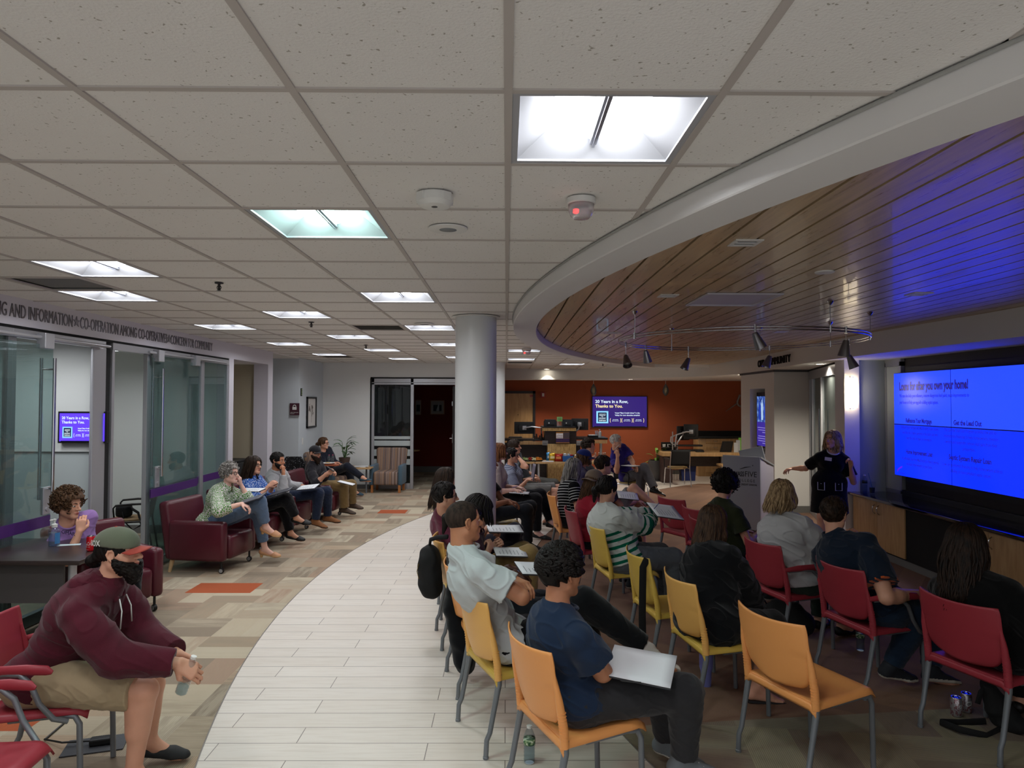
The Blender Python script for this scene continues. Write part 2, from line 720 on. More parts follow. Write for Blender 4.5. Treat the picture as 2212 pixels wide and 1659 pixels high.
def head_prims(h, jaw=1.0, female=False):
 """h(p) maps head coordinates to the world, M rows forward, left, up"""
 hp, M, s = h
 A = []

 def E(c, r, rot=None):
  return ell(hp(c), np.array(r) * s, M)
 jw = 0.92 if female else 1.0
 A += [E((-0.010, 0, 0.035), (0.100, 0.0765, 0.088)),
   ('k', 0.03, E((0.028, 0, -0.030), (0.060, 0.060 * jw, 0.078))),
   ('k', 0.025, rcone(hp((-0.005, 0.048 * jw, -0.050)), hp((0.066, 0.014, -0.088)), 0.026 * s, 0.020 * s)),
   ('k', 0.025, rcone(hp((-0.005, -0.048 * jw, -0.050)), hp((0.066, -0.014, -0.088)), 0.026 * s, 0.020 * s)),
   ('k', 0.02, rcone(hp((0.070, -0.008, -0.092)), hp((0.070, 0.008, -0.092)), 0.018 * s, 0.018 * s))]
 for y in (-1, 1):
  A.append(('k', 0.02, rcone(hp((0.050, 0.040 * y, -0.022)), hp((0.040, 0.052 * y, -0.010)), 0.024 * s, 0.018 * s)))
  A.append(('k', 0.012, rcone(hp((0.082, 0.012 * y, 0.030)), hp((0.070, 0.046 * y, 0.030)), 0.010 * s, 0.010 * s)))
 A.append(('k', 0.012, rcone(hp((0.088, 0, 0.020)), hp((0.112, 0, -0.020)), 0.0075 * s, 0.0125 * s)))
 for y in (-1, 1):
  A.append(('k', 0.006, rcone(hp((0.100, 0.010 * y, -0.024)), hp((0.094, 0.013 * y, -0.024)), 0.0085 * s, 0.008 * s)))
 A.append(('k', 0.008, rcone(hp((0.088, -0.018, -0.052)), hp((0.096, 0, -0.049)), 0.0065 * s, 0.0075 * s)))
 A.append(('k', 0.008, rcone(hp((0.096, 0, -0.049)), hp((0.088, 0.018, -0.052)), 0.0075 * s, 0.0065 * s)))
 A.append(('k', 0.006, rcone(hp((0.089, -0.013, -0.062)), hp((0.089, 0.013, -0.062)), 0.008 * s, 0.008 * s)))
 S = [('k', 0.012, rcone(hp((0.104, 0.031 * y, 0.010)), hp((0.104, 0.033 * y, 0.008)), 0.020 * s, 0.020 * s)) for y in (-1, 1)]
 B = []
 for y in (-1, 1):
  B.append(('k', 0.004, rcone(hp((0.0765, 0.031 * y, 0.010)), hp((0.0765, 0.0312 * y, 0.010)), 0.0135 * s, 0.0135 * s)))
  # ear: rim as an arc, lobe, a thin plate behind
  pts = [(0.012, 0.074, 0.018), (0.004, 0.083, 0.030), (-0.010, 0.088, 0.030), (-0.019, 0.088, 0.012), (-0.012, 0.084, -0.010), (0.000, 0.078, -0.026), (0.008, 0.074, -0.022)]
  for a, b in zip(pts, pts[1:]):
   B.append(('k', 0.004, rcone(hp((a[0], a[1] * y, a[2])), hp((b[0], b[1] * y, b[2])), 0.0052 * s, 0.0052 * s)))
  B.append(('k', 0.006, E((-0.003, 0.077 * y, 0.004), (0.017, 0.0045, 0.027))))
 return A, S, B

def fold(P, X, Y, Z, amp, f=26.0, seed=0.0):
 r = 1.0 - np.abs(wob(X * 1.2, Y * 1.2, Z * 1.9, f, seed + 1))
 return -amp * (np.clip(r, 0, 1) ** 3 * 1.3 - 0.45) + amp * 0.4 * wob(X * 1.3, Y * 1.3, Z * 1.3, f * 0.8, seed + 2)

def make_mesh_part(name, prims, vox, mats, root, rootloc, k=0.03, infl=0.0, subs=None, post=None, cuts=(), amp=0.0, freq=24.0, seed=0.0, pat=None, midx=None, ksub=0.012):
 lo, hi = bbox(prims, infl + 0.03)
 F = Field(lo, hi, vox)
 F.add(prims, k, infl)
 if amp:
  F.disp(lambda X, Y, Z: fold(None, X, Y, Z, amp, freq, seed))
 if subs:
  F.add(subs, ksub, 0.0, 's')
 for p, n in cuts:
  F.cut(p, n)
 if post:
  post(F)
 V, Q = F.mesh()
 if len(V) == 0:
  return None
 at_ = None
 if pat is not None:
  at_ = {'band': pat(V)}
 mi = midx(V, Q) if midx is not None else None
 return new_mesh(name, V - np.array(rootloc), Q, mats, root, None, smooth=True, midx=mi, attr=at_)

def hair_part(name, h, style, m, vox, root, rootloc, N, back, seed=1, ln=0.30, part=0.0, side=None, quant=1.0, flat=None):
 """the mass of the hair as one surface, with modelled locks lying on it"""
 hp, M, s = h
 rr = random.Random(seed)

 def E(c, r):
  return ell(hp(c), np.array(r) * s, M)
 thick = {'buzz': 0.0015, 'short': 0.013, 'wavy': 0.024, 'curly': 0.030, 'bob': 0.020, 'long': 0.016, 'pony': 0.014, 'bun': 0.014, 'big': 0.028}[style]
 if flat is not None:
  thick = flat
 A = [E((-0.012, 0, 0.037), (0.101 + thick, 0.078 + thick * 0.9, 0.089 + thick * 1.05))]
 kk = 0.03
 if style in ('long', 'bob', 'big'):
  L = ln
  gz = np.array([0, 0, -1.0])
  bz = unit(-M[0] * 0.55 + gz * 0.0)
  base = hp((-0.052, 0, -0.01))
  for y in (-1.0, -0.5, 0.0, 0.5, 1.0):
   p0 = hp((-0.045 + 0.02 * abs(y), 0.066 * y, 0.0))
   p1 = hp((-0.055 + 0.03 * abs(y), 0.074 * y, -0.07))
   drop = L * (1 - 0.12 * abs(y)) * (0.9 + 0.2 * rr.random())
   p2 = p1 + gz * max(drop - 0.07, 0.02) + back * (0.035 if drop > 0.12 else 0.0)
   wdt = 0.036 if style == 'bob' else 0.033
   if style == 'big':
    wdt = 0.045
   A.append(('k', 0.02, rcone(p0, p1, wdt, wdt)))
   A.append(('k', 0.02, rcone(p1, p2, wdt, 0.018 if drop > 0.15 else 0.028)))
 if style == 'pony':
  p0 = hp((-0.105, 0, 0.01))
  A += [rcone(p0, hp((-0.145, 0.01, -0.02)), 0.026, 0.030), rcone(hp((-0.145, 0.01, -0.02)), hp((-0.135, 0.02, -0.13)), 0.032, 0.012)]
 if style == 'bun':
  A += [rcone(hp((-0.115, 0, -0.015)), hp((-0.135, 0, -0.03)), 0.028, 0.030)]
 # keep the face and the ears free
 subs = []
 hl = 0.074 if style != 'wavy' else 0.080
 fr = []

 def post(F):
  g = [(F.lo[i] + F.v * np.arange(F.n[i])).astype(np.float32) for i in range(3)]
  c = hp((0, 0, 0))
  X, Y, Z = g[0][:, None, None] - c[0], g[1][None, :, None] - c[1], g[2][None, None, :] - c[2]
  q = [(X * M[i][0] + Y * M[i][1] + Z * M[i][2]) / s for i in range(3)]
  # face region: in front of a slanted plane and below the hairline
  e1 = 0.052 - q[0] + 0.25 * np.abs(q[1])        # >0 behind the face plane
  e2 = q[2] - (hl - 0.10 * (0.09 - q[0]))         # >0 above the hairline
  keep = np.maximum(e1, e2)
  if style in ('buzz', 'short', 'wavy'):
   e3 = q[2] + 0.018 + 0.9 * (q[0] + 0.045)     # above the nape line
   e3 = np.where(q[0] > 0.0, np.maximum(q[2] - 0.004, 0.028 - q[0] * 3), e3)
   nape = q[2] + 0.070
   low = np.minimum(np.where(q[0] < -0.02, nape, q[2] + 0.004 + 0.6 * (0.0 - q[0]) * (q[0] < 0)), 1.0)
   keep = np.minimum(keep, low)
  elif style in ('curly', 'pony', 'bun'):
   low = np.where(q[0] < -0.015, q[2] + (0.085 if style == 'curly' else 0.30), q[2] + 0.02)
   keep = np.minimum(keep, low)
  F.d = np.maximum(F.d, (-keep * s).astype(np.float32))
 amp, fq = {'buzz': (0.0, 60), 'short': (0.004, 90), 'wavy': (0.011, 62), 'curly': (0.012, 78), 'bob': (0.003, 60), 'long': (0.004, 60), 'pony': (0.003, 70), 'bun': (0.003, 70), 'big': (0.010, 60)}[style]
 lo, hi = bbox(A, 0.04)
 F = Field(lo, hi, vox)
 F.add(A, kk)
 if amp:
  if style in ('bob', 'long', 'pony', 'bun'):
   c = hp((0, 0, 0))

   def strands(X, Y, Z):
    q0 = (X - c[0]) * M[0][0] + (Y - c[1]) * M[0][1]
    q1 = (X - c[0]) * M[1][0] + (Y - c[1]) * M[1][1]
    th = np.arctan2(q1, q0) + 0.25 * np.sin((Z - c[2]) * 14 + seed)
    return amp * (np.sin(th * 23 + seed) * 0.6 + np.sin(th * 41 + 2.0 + 6 * (Z - c[2])) * 0.5)
   F.disp(strands)
  else:
   F.disp(lambda X, Y, Z: amp * wob(X, Y, Z, fq, seed))
 post(F)
 V, Q = F.mesh()
 # locks
 mb = MB()
 nl = {'buzz': 0, 'short': 120, 'wavy': 420, 'curly': 260, 'bob': 150, 'long': 150, 'pony': 60, 'bun': 60, 'big': 220}[style]
 nl = int(nl * quant)
 for i in range(nl):
  th = rr.uniform(-PI, PI)
  if style in ('bob', 'long', 'big'):
   th = rr.uniform(0.62, 2 * PI - 0.62)
   r0 = 1.0 + rr.uniform(0.0, 0.05)
   pts = []
   el0 = rr.uniform(0.45, 1.35)
   L = ln * rr.uniform(0.85, 1.08)
   steps = 12
   wa, wf, wp = rr.uniform(0.003, 0.008) * (2.2 if style == 'big' else 1), rr.uniform(18, 34), rr.uniform(0, 6)
   el, ll = el0, 0.0
   last = None
   for j in range(steps):
    t = j / (steps - 1)
    if el > -0.05:
     x, y, z = math.cos(el) * math.cos(th), math.cos(el) * math.sin(th), math.sin(el)
     p = hp((-0.012 + (0.101 + thick) * x * r0, (0.078 + thick * 0.9) * y * r0, 0.037 + (0.089 + thick) * z * r0))
     el -= (el0 + 0.1) / 5.0
    else:
     dl = L / 7.0
     p = last + np.array([0, 0, -dl]) + back * (0.012 if L > 0.16 else -0.002)
     lt = M[1] * math.sin(wf * ll + wp) * wa
     p = p + lt
     ll += dl
    last = p
    pts.append(p)
   rad = [0.0035 + 0.0045 * math.sin(PI * min(1, (j + 1) / steps * 1.02)) for j in range(steps)]
   rad[-1] = 0.001
   mb.tube(pts, rad, 5)
  elif style in ('short', 'wavy', 'pony', 'bun'):
   el = rr.uniform(-0.1, 1.5)
   if abs(th) < 0.75 and el < 0.75:
    continue
   pts = []
   tw = rr.uniform(-0.5, 0.5)
   fw = th
   for j in range(6):
    t = j / 5
    e2 = el - t * rr.uniform(0.30, 0.42) * (1 if style != 'wavy' else 0.8)
    t2 = th + tw * t + (0.18 * math.sin(7 * t + th * 3) if style == 'wavy' else 0)
    if (abs(t2) < 0.8 and e2 < 0.42) or e2 < -0.35:
     break
    r0 = 1.0 + 0.04 * math.sin(PI * t) * (2 if style == 'wavy' else 0.6)
    x, y, z = math.cos(e2) * math.cos(t2), math.cos(e2) * math.sin(t2), math.sin(e2)
    pts.append(hp((-0.012 + (0.101 + thick) * x * r0, (0.078 + thick * 0.9) * y * r0, 0.037 + (0.089 + thick) * z * r0)))
   if len(pts) > 2:
    n_ = len(pts)
    R0 = 0.0075 if style == 'wavy' else 0.0045
    mb.tube(pts, [R0 * math.sin(PI * (0.15 + 0.85 * (j + 0.4) / n_)) + 0.0008 for j in range(n_)], 5)
  else:
   el = rr.uniform(-0.75, 1.5)
   if abs(th) < 0.7 and el < 0.55:
    continue
   if abs(th) < 1.6 and el < -0.15 and rr.random() < 0.6:
    continue
   x, y, z = math.cos(el) * math.cos(th), math.cos(el) * math.sin(th), math.sin(el)
   c0 = np.array(hp((-0.012 + (0.104 + thick) * x, (0.080 + thick) * y, 0.037 + (0.092 + thick) * z)))
   ax = unit([rr.uniform(-1, 1), rr.uniform(-1, 1), rr.uniform(-1, 1)])
   u1 = unit(np.cross(ax, [0.3, 0.5, 0.8]))
   u2 = np.cross(ax, u1)
   R1 = rr.uniform(0.009, 0.016)
   pts = [c0 + (u1 * math.cos(a) + u2 * math.sin(a)) * R1 + ax * (a * 0.0035) for a in np.linspace(0, 5.2, 9)]
   mb.tube(pts, [0.001] + [0.0048] * 7 + [0.001], 4)
 if mb.V:
  nv = len(V)
  V = np.concatenate([V, np.array([tuple(v) for v in mb.V])]) if nv else np.array([tuple(v) for v in mb.V])
  faces = [tuple(r) for r in Q.tolist()] + [tuple(i + nv for i in f) for f in mb.F]
 else:
  faces = Q
 return new_mesh(name, V - np.array(rootloc), faces, m, root, None, smooth=True)

def hairmat(name, c1, c2=None, rough=0.55):
 c2 = c2 or c1

 def fn(t):
  v = t.coord((70, 70, 7))
  n = t.noise(v, 1.0, 3, 0.6)
  t.l(t.ramp(n, [(0.35, rgb(c1)), (0.62, rgb(c2))]), t.b.inputs['Base Color'])
  t.bump(t.noise(t.coord((300, 300, 30)), 1.0, 2), 0.5, 0.004)
 return nodemat('hair_' + name, fn, rough=rough, spec=0.22)

def person(label, P, yaw, H, group=None, hyaw=None, hpitch=0.0, hroll=0.0, s=1.0, w=1.0, female=False, tone='light', vox=0.007,
   RW=None, LW=None, RE=None, LE=None, RH=None, LH=None, RK=None, LK=None, RA=None, LA=None, RF=None, LF=None,
   top=None, bottom=None, shoes=None, hair=None, beard=None, brow='#2a1c14', glasses=None, shy=0.0, seed=0, hs=1.0, standing=False,
   curlR=0.7, curlL=0.7, thumbR=0.6, thumbL=0.6, collar=None, legs=True, hidden_head=False, neck_r=1.0, lip='#b0635a', spreadR=0.0, spreadL=0.0, shs=1.0):
 P, H = V3(P), V3(H)
 yaw = math.radians(yaw)
 hy = yaw if hyaw is None else math.radians(hyaw)
 f, l, u0 = basis(yaw)
 vox = vox * QUAL
 Z = np.array([0, 0, 1.0])

 def L(p, d=None):
  if p is None:
   p = d
  if p is None:
   return None
  if len(p) == 4:
   return V3(p[1:])
  if isinstance(p, Vector):
   return V3(p)
  return P + f * p[0] * s + l * p[1] * s + Z * p[2] * s
 M = np.array(basis(hy, math.radians(hpitch), math.radians(hroll)))
 hS = hs * (0.96 if female else 1.0)

 def hp(p):
  return H + (M[0] * p[0] + M[1] * p[1] + M[2] * p[2]) * hS
 h = (hp, M, hS)
 sp = unit(H - P)
 N = H - (M[2] * 0.05 + Z * 0.06 + sp * 0.06) * s - M[0] * 0.02 - f * 0.012
 up = unit(N - P)
 tf = unit(f - up * (f @ up))
 ca, sa = math.cos(math.radians(shy)), math.sin(math.radians(shy))
 tl0 = np.cross(up, tf)
 tf2, tl = tf * ca + tl0 * sa, tl0 * ca - tf * sa
 TL = np.linalg.norm(N - P)
 bow = -tf * 0.035 * s
 Wp = P + up * TL * 0.33 + bow * 0.8
 C = P + up * TL * 0.68 + bow
 sw = (0.152 if female else 0.176) * s * (1 + (w - 1) * 0.55) * shs
 Sh = {'R': N - up * 0.088 * s - tl * sw + tf * 0.005, 'L': N - up * 0.088 * s + tl * sw + tf * 0.005}
 Mt = np.array([tf2, tl, up])
 Mp = np.array([f, l, Z])
 torso = [ell(P + Z * 0.015 * s - f * 0.01, (0.118 * w * s, 0.168 * w * s, 0.115 * s), Mp),
    ell(Wp, (0.098 * w * s, 0.133 * w * s, 0.155 * s), Mt),
    ell(C, (0.112 * w * s, 0.155 * (1 + (w - 1) * 0.7) * s, 0.175 * s), Mt),
    ('k', 0.05, rcone(Sh['R'] + tl * 0.03, Sh['L'] - tl * 0.03, 0.050 * s, 0.050 * s)),
    ('k', 0.03, rcone(N + up * 0.005 - f * 0.004, Sh['R'] + up * 0.015 * s, 0.054 * s * neck_r, 0.034 * s)),
    ('k', 0.03, rcone(N + up * 0.005 - f * 0.004, Sh['L'] + up * 0.015 * s, 0.054 * s * neck_r, 0.034 * s)),
    rcone(P - l * 0.085 * w * s - f * 0.04, P - l * 0.085 * w * s - f * 0.02, 0.100 * w * s, 0.100 * w * s),
    rcone(P + l * 0.085 * w * s - f * 0.04, P + l * 0.085 * w * s - f * 0.02, 0.100 * w * s, 0.100 * w * s)]
 if w > 1.12:
  torso.append(ell(Wp + tf * 0.05 * s, (0.105 * w * s, 0.14 * w * s, 0.13 * s), Mt))
 bust = 0.055 * s * (1 + (w - 1) * 0.8) if female else 0
 if female:
  for q in (-1, 1):
   torso.append(('k', 0.045, rcone(C + tf2 * 0.075 * w * s + tl * q * 0.068 * s - up * 0.005, C + tf2 * 0.085 * w * s + tl * q * 0.070 * s - up * 0.02, bust, bust)))
 arms = {}
 for q, wr, eh, hd, cu, th, spd in (('R', RW, RE, RH, curlR, thumbR, spreadR), ('L', LW, LE, LH, curlL, thumbL, spreadL)):
  sg = -1 if q == 'R' else 1
  Wr = L(wr, (0.30, sg * 0.09, 0.13))
  hint = V3(eh) if (eh is not None and len(eh) == 3) else None
  if hint is None:
   hint = tl * sg * 0.5 - Z * 0.8 - f * 0.45
  else:
   hint = f * hint[0] + l * hint[1] + Z * hint[2]
  E_ = ik(Sh[q], Wr, 0.285 * s, 0.262 * s, hint)
  if eh is not None and len(eh) == 4:
   E_ = V3(eh[1:])
  if hd is None:
   dv, nv = unit(unit(Wr - E_) * 0.6 + f * 0.4 - Z * 0.25), -Z
  else:
   dv = f * hd[0][0] + l * hd[0][1] + Z * hd[0][2]
   nv = f * hd[1][0] + l * hd[1][1] + Z * hd[1][2]
  arms[q] = (Sh[q], E_, Wr, unit(dv), nv, cu, th, spd, sg)
 ua, fa = 0.050 * s * (1 + (w - 1) * 0.8), 0.041 * s * (1 + (w - 1) * 0.6)
 if female:
  ua, fa = ua * 0.88, fa * 0.86
 body = list(torso)
 for q in arms:
  S_, E_, Wr, dv, nv, cu, th, spd, sg = arms[q]
  body += [('k', 0.03, rcone(S_, S_ + (E_ - S_) * 0.35, 0.050 * s, ua * 1.02)), ('k', 0.02, rcone(S_ + (E_ - S_) * 0.3, E_, ua, fa * 0.98)),
     ('k', 0.015, rcone(E_, E_ + (Wr - E_) * 0.35, fa, fa * 1.02)), ('k', 0.015, rcone(E_ + (Wr - E_) * 0.3, Wr, fa * 1.02, 0.0255 * s * (0.9 if female else 1)))]
  body += hand(Wr, dv, nv, sg, cu, s * (0.93 if female else 1.0), th, spd)
 hipR, hipL = P - l * 0.088 * w * s + f * 0.02, P + l * 0.088 * w * s + f * 0.02
 legp = {}
 for q, hip, kn, an, ft in (('R', hipR, RK, RA, RF), ('L', hipL, LK, LA, LF)):
  sg = -1 if q == 'R' else 1
  if an is None and not standing:
   A_ = P + f * 0.44 * s + l * sg * 0.11
   A_[2] = 0.095
  else:
   A_ = L(an, (0.02, sg * 0.09, -0.86))
   A_[2] = max(A_[2], 0.088 * s)
  K_ = L(kn) if kn is not None else ik(hip, A_, 0.435 * s, 0.425 * s, f * 1.0 + Z * 0.9 if not standing else f)
  fd = unit(f * ft[0] + l * ft[1] + Z * ft[2]) if ft is not None else unit(f + l * sg * 0.15)
  legp[q] = (hip, K_, A_, fd)
 th_, kn_, cf_, an_ = 0.084 * s * w, 0.058 * s * (1 + (w - 1) * 0.7), 0.056 * s * (1 + (w - 1) * 0.6), 0.036 * s
 footp = {}
 if legs:
  for q, (hip, K_, A_, fd) in legp.items():
   sh = unit(A_ - K_)
   bk = unit(-fd - sh * ((-fd) @ sh)) if abs(fd @ sh) < 0.97 else np.zeros(3)
   body += [rcone(hip, K_, th_, kn_), ('k', 0.02, rcone(K_, A_, kn_ * 0.93, an_)),
      ('k', 0.03, rcone(K_ + (A_ - K_) * 0.2 + bk * 0.02, K_ + (A_ - K_) * 0.5 + bk * 0.012, cf_, cf_ * 0.8))]
   fu = unit(-sh - fd * ((-sh) @ fd))
   heel = A_ - fu * 0.045 * s - fd * 0.035 * s
   ball = A_ - fu * 0.068 * s + fd * 0.125 * s
   toe = A_ - fu * 0.074 * s + fd * 0.18 * s
   footp[q] = (A_, heel, ball, toe, fd, fu)
   body += [('k', 0.015, rcone(A_, heel, an_, 0.030 * s)), ('k', 0.02, rcone(A_, ball, an_ * 0.95, 0.026 * s)), ('k', 0.015, rcone(heel, ball, 0.028 * s, 0.024 * s)),
      ('k', 0.01, rcone(ball, toe, 0.026 * s, 0.016 * s))]
   sd = np.cross(fd, fu)
   body += [('k', 0.01, rcone(ball + sd * 0.02, toe + sd * 0.022 - fd * 0.012, 0.02 * s, 0.013 * s)), ('k', 0.01, rcone(ball - sd * 0.02, toe - sd * 0.022 - fd * 0.012, 0.02 * s, 0.013 * s))]
 # neck and head
 nk = 0.054 * s * neck_r * (0.86 if female else 1.0)
 body.append(('k', 0.02, rcone(N + up * 0.01, hp((-0.022, 0, -0.045)), nk * 1.08, nk * 0.98)))
 A_h, S_h, B_h = head_prims(h, female=female)
 allp = body + A_h + B_h
 lo, hi = bbox(allp)
 F = Field(lo, hi, vox)
 F.add(body, 0.035)
 F.add(A_h, 0.02)
 F.add(S_h, 0.012, 0.0, 's')
 F.add(B_h, 0.006)
 Vb, Qb = F.mesh()
 del F
 root_loc = np.array([P[0], P[1], 0.0])
 # lips and eyes keep their own colour
 cen = Vb[Qb].mean(1)
 q = (cen - H) @ M.T / hS
 mi = np.zeros(len(Qb), dtype=int)
 if vox < 0.009:
  lipm = (np.abs(q[:, 2] + 0.056) < 0.0095) & (np.abs(q[:, 1]) < 0.021 * (1 - (np.abs(q[:, 2] + 0.056) / 0.016) ** 2)) & (q[:, 0] > 0.083)
  mi[lipm] = 1
  for y in (-1, 1):
   dd = np.sqrt((q[:, 1] - 0.031 * y) ** 2 * 0.7 + (q[:, 2] - 0.010) ** 2 * 3.0)
   mi[(dd < 0.0115) & (q[:, 0] > 0.07)] = 2
   dd = np.sqrt((q[:, 1] - 0.031 * y) ** 2 + (q[:, 2] - 0.010) ** 2)
   mi[(dd < 0.0058) & (q[:, 0] > 0.07)] = 3
 else:
  for y in (-1, 1):
   dd = np.sqrt((q[:, 1] - 0.031 * y) ** 2 + (q[:, 2] - 0.010) ** 2 * 2)
   mi[(dd < 0.009) & (q[:, 0] > 0.07)] = 3
 mats = [skin(tone), mat('lips_' + lip[1:], lip, rough=0.4), mat('eye_white', '#cfc9c2', rough=0.25), mat('iris_dark', '#2a1d16', rough=0.15)]
 root = new_mesh('person', Vb - root_loc, Qb, mats, None, Vector(root_loc), smooth=True, midx=mi)
 tag(root, label, 'person', group)
 info = dict(root=root, loc=root_loc, h=h, N=N, up=up, tf=tf2, tl=tl, f=f, l=l, P=P, C=C, Wp=Wp, arms=arms, legs=legp, foot=footp, s=s, w=w, torso=torso)

 # ---- brows
 if vox < 0.009 and brow:
  mb = MB()
  for y in (-1, 1):
   mb.tube([hp((0.094, 0.014 * y, 0.028)), hp((0.092, 0.028 * y, 0.034)), hp((0.078, 0.047 * y, 0.029))], [0.003, 0.0038, 0.0015], 5, flat=1.6)
  mb.V = [Vector(v) - Vector(root_loc) for v in mb.V]
  mb.build('eyebrows', mat('brow_' + brow[1:], brow, rough=0.8), root, smooth=True)
 # ---- trousers, shorts or skirt
 if bottom and legs:
  o = bottom.get('infl', 0.014)
  frac = bottom.get('len', 0.97)
  pr = [('e', torso[0][1], torso[0][2], torso[0][3], [(P + Z * 0.11 * s, Z)]), torso[6], torso[7]]
  for qk, (hip, K_, A_, fd) in legp.items():
   fl = bottom.get('flare', 0.0)
   if frac <= 0.5:
    e = hip + (K_ - hip) * frac * 2
    pr.append(rcone(hip, K_, th_ + 0.008, kn_ + 0.018 + fl, clip=[(e, K_ - hip)]))
   else:
    e = K_ + (A_ - K_) * (frac - 0.5) * 2
    pr += [rcone(hip, K_, th_, kn_ + 0.005), ('k', 0.045, rcone(K_, A_, kn_ + 0.004, an_ + 0.012 + fl, clip=[(e, A_ - K_)])),
      ('k', 0.03, rcone(K_ + (A_ - K_) * 0.2, K_ + (A_ - K_) * 0.5, cf_ + 0.004, cf_ * 0.85 + fl * 0.5, clip=[(e, A_ - K_)]))]
  cuts = []
  make_mesh_part(bottom.get('name', 'trousers'), pr, vox, bottom['mat'], root, root_loc, 0.03, o, cuts=cuts, amp=bottom.get('amp', 0.003), freq=30, seed=seed + 3)
  if bottom.get('belt'):
   pass
 # ---- shirt
 if top:
  o = top.get('infl', 0.018)
  slv = top.get('sleeve', 0.55)
  # sleeve fraction: 0..1 upper arm, 1..2 forearm
  pr = list(torso)
  hem = top.get('hem', 0.02)
  ends = {}
  for qk in arms:
   S_, E_, Wr = arms[qk][:3]
   lo_ = top.get('loose', 0.012)
   if slv <= 0:
    continue
   if slv <= 1:
    e = S_ + (E_ - S_) * slv
    pr += [('k', 0.03, rcone(S_, e, 0.048 * s, ua + lo_, clip=[(e, E_ - S_)])), ('k', 0.01, rcone(S_ + (E_ - S_) * 0.3, e, ua + lo_ * 0.6, ua + lo_, clip=[(e, E_ - S_)]))]
   else:
    e = E_ + (Wr - E_) * (slv - 1)
    pr += [('k', 0.03, rcone(S_, S_ + (E_ - S_) * 0.5, 0.048 * s, ua + lo_ * 0.6)), ('k', 0.02, rcone(S_ + (E_ - S_) * 0.3, E_, ua + lo_ * 0.5, fa + lo_)),
      ('k', 0.02, rcone(E_, Wr, fa + lo_, (0.027 + top.get('cuff', 0.004)) * s, clip=[(e, Wr - E_)]))]
   ends[qk] = e
  cuts = [(P - up * hem * s, -up)]
  subs = []
  nc = top.get('neck', 0.070)
  if top.get('kind') != 'hood':
   subs.append(rcone(N + up * 0.075 * s + tf * 0.03, N + up * 0.03 * s + tf * (0.035 + top.get('vneck', 0.0)), nc * s, nc * s * 0.92))

  def pat(Vv):
   """height along the torso, distance along each sleeve"""
   t = (Vv - P) @ up
   b = t.copy()
   for qk in arms:
    S_, E_, Wr = arms[qk][:3]
    for (a_, b_, base) in ((S_, E_, 0.0), (E_, Wr, 0.285 * s)):
     ba = b_ - a_
     hh = np.clip(((Vv - a_) @ ba) / (ba @ ba), 0, 1)
     dd = np.linalg.norm(Vv - a_ - hh[:, None] * ba, axis=1)
     m_ = (dd < 0.085 * s * w) & (((Vv - C) @ tl) * (-1 if qk == 'R' else 1) > 0.13 * s) if base == 0 else (dd < 0.075 * s)
     b[m_] = 2.0 + base + hh[m_] * np.linalg.norm(ba)
   return b
  sh = make_mesh_part(top.get('name', 'shirt'), pr, vox, top['mat'], root, root_loc, 0.035, o, subs=subs, cuts=cuts, amp=top.get('amp', 0.004), freq=top.get('freq', 22), seed=seed, pat=pat)
  info['shirt'] = sh
  # neckline ribbing, collar or hood
  kd = top.get('kind', 'tee')
  mb = MB()
  cx = N + up * 0.038 * s + tf * 0.012
  if kd == 'tee':
   R = nc * s * 1.02
   ring = []
   for i in range(28):
    a = 2 * PI * i / 28
    ca_, sa_ = math.cos(a), math.sin(a)
    ring.append(cx + tf * (ca_ * R * 1.0 + 0.012) + tl * sa_ * R * 1.06 - up * (0.052 * max(ca_, 0) + 0.004 + 0.004 * abs(sa_) + 0.006 * max(-ca_, 0)) * s)
   mb.tube(ring, 0.0085 * s, 8, closed=True)
   mb.V = [Vector(v) - Vector(root_loc) for v in mb.V]
   mb.build('neck_rib', top.get('rib', top['mat']), root, smooth=True)
  elif kd in ('polo', 'shirt'):
   R = nc * s * 0.98
   n_ = 24
   for (r1, r2, z1, z2) in ((R, R * 1.14, 0.034, -0.006),):
    ii = [i for i in range(n_ + 1)]
    a0 = 0.30
    pa, pb = [], []
    for i in ii:
     a = a0 + (2 * PI - 2 * a0) * i / n_
     ca_, sa_ = math.cos(a), math.sin(a)
     dip = 0.030 * max(ca_, 0)
     pa.append(cx + tf * ca_ * r1 * 0.92 + tl * sa_ * r1 * 1.0 + up * (z1 - dip) * s)
     pb.append(cx + tf * ca_ * r2 * 1.0 + tl * sa_ * r2 * 1.08 + up * (z2 - dip * 1.5 - (0.025 if (i < 3 or i > n_ - 3) else 0)) * s)
    n0 = mb.pts(pa + pb)
    for i in range(n_):
     mb.face((n0 + i, n0 + i + 1, n0 + n_ + 2 + i, n0 + n_ + 1 + i))
   mb.V = [Vector(v) - Vector(root_loc) for v in mb.V]
   mb.build('collar', top.get('rib', top['mat']), root, smooth=True, solid=0.006)
  elif kd == 'hood':
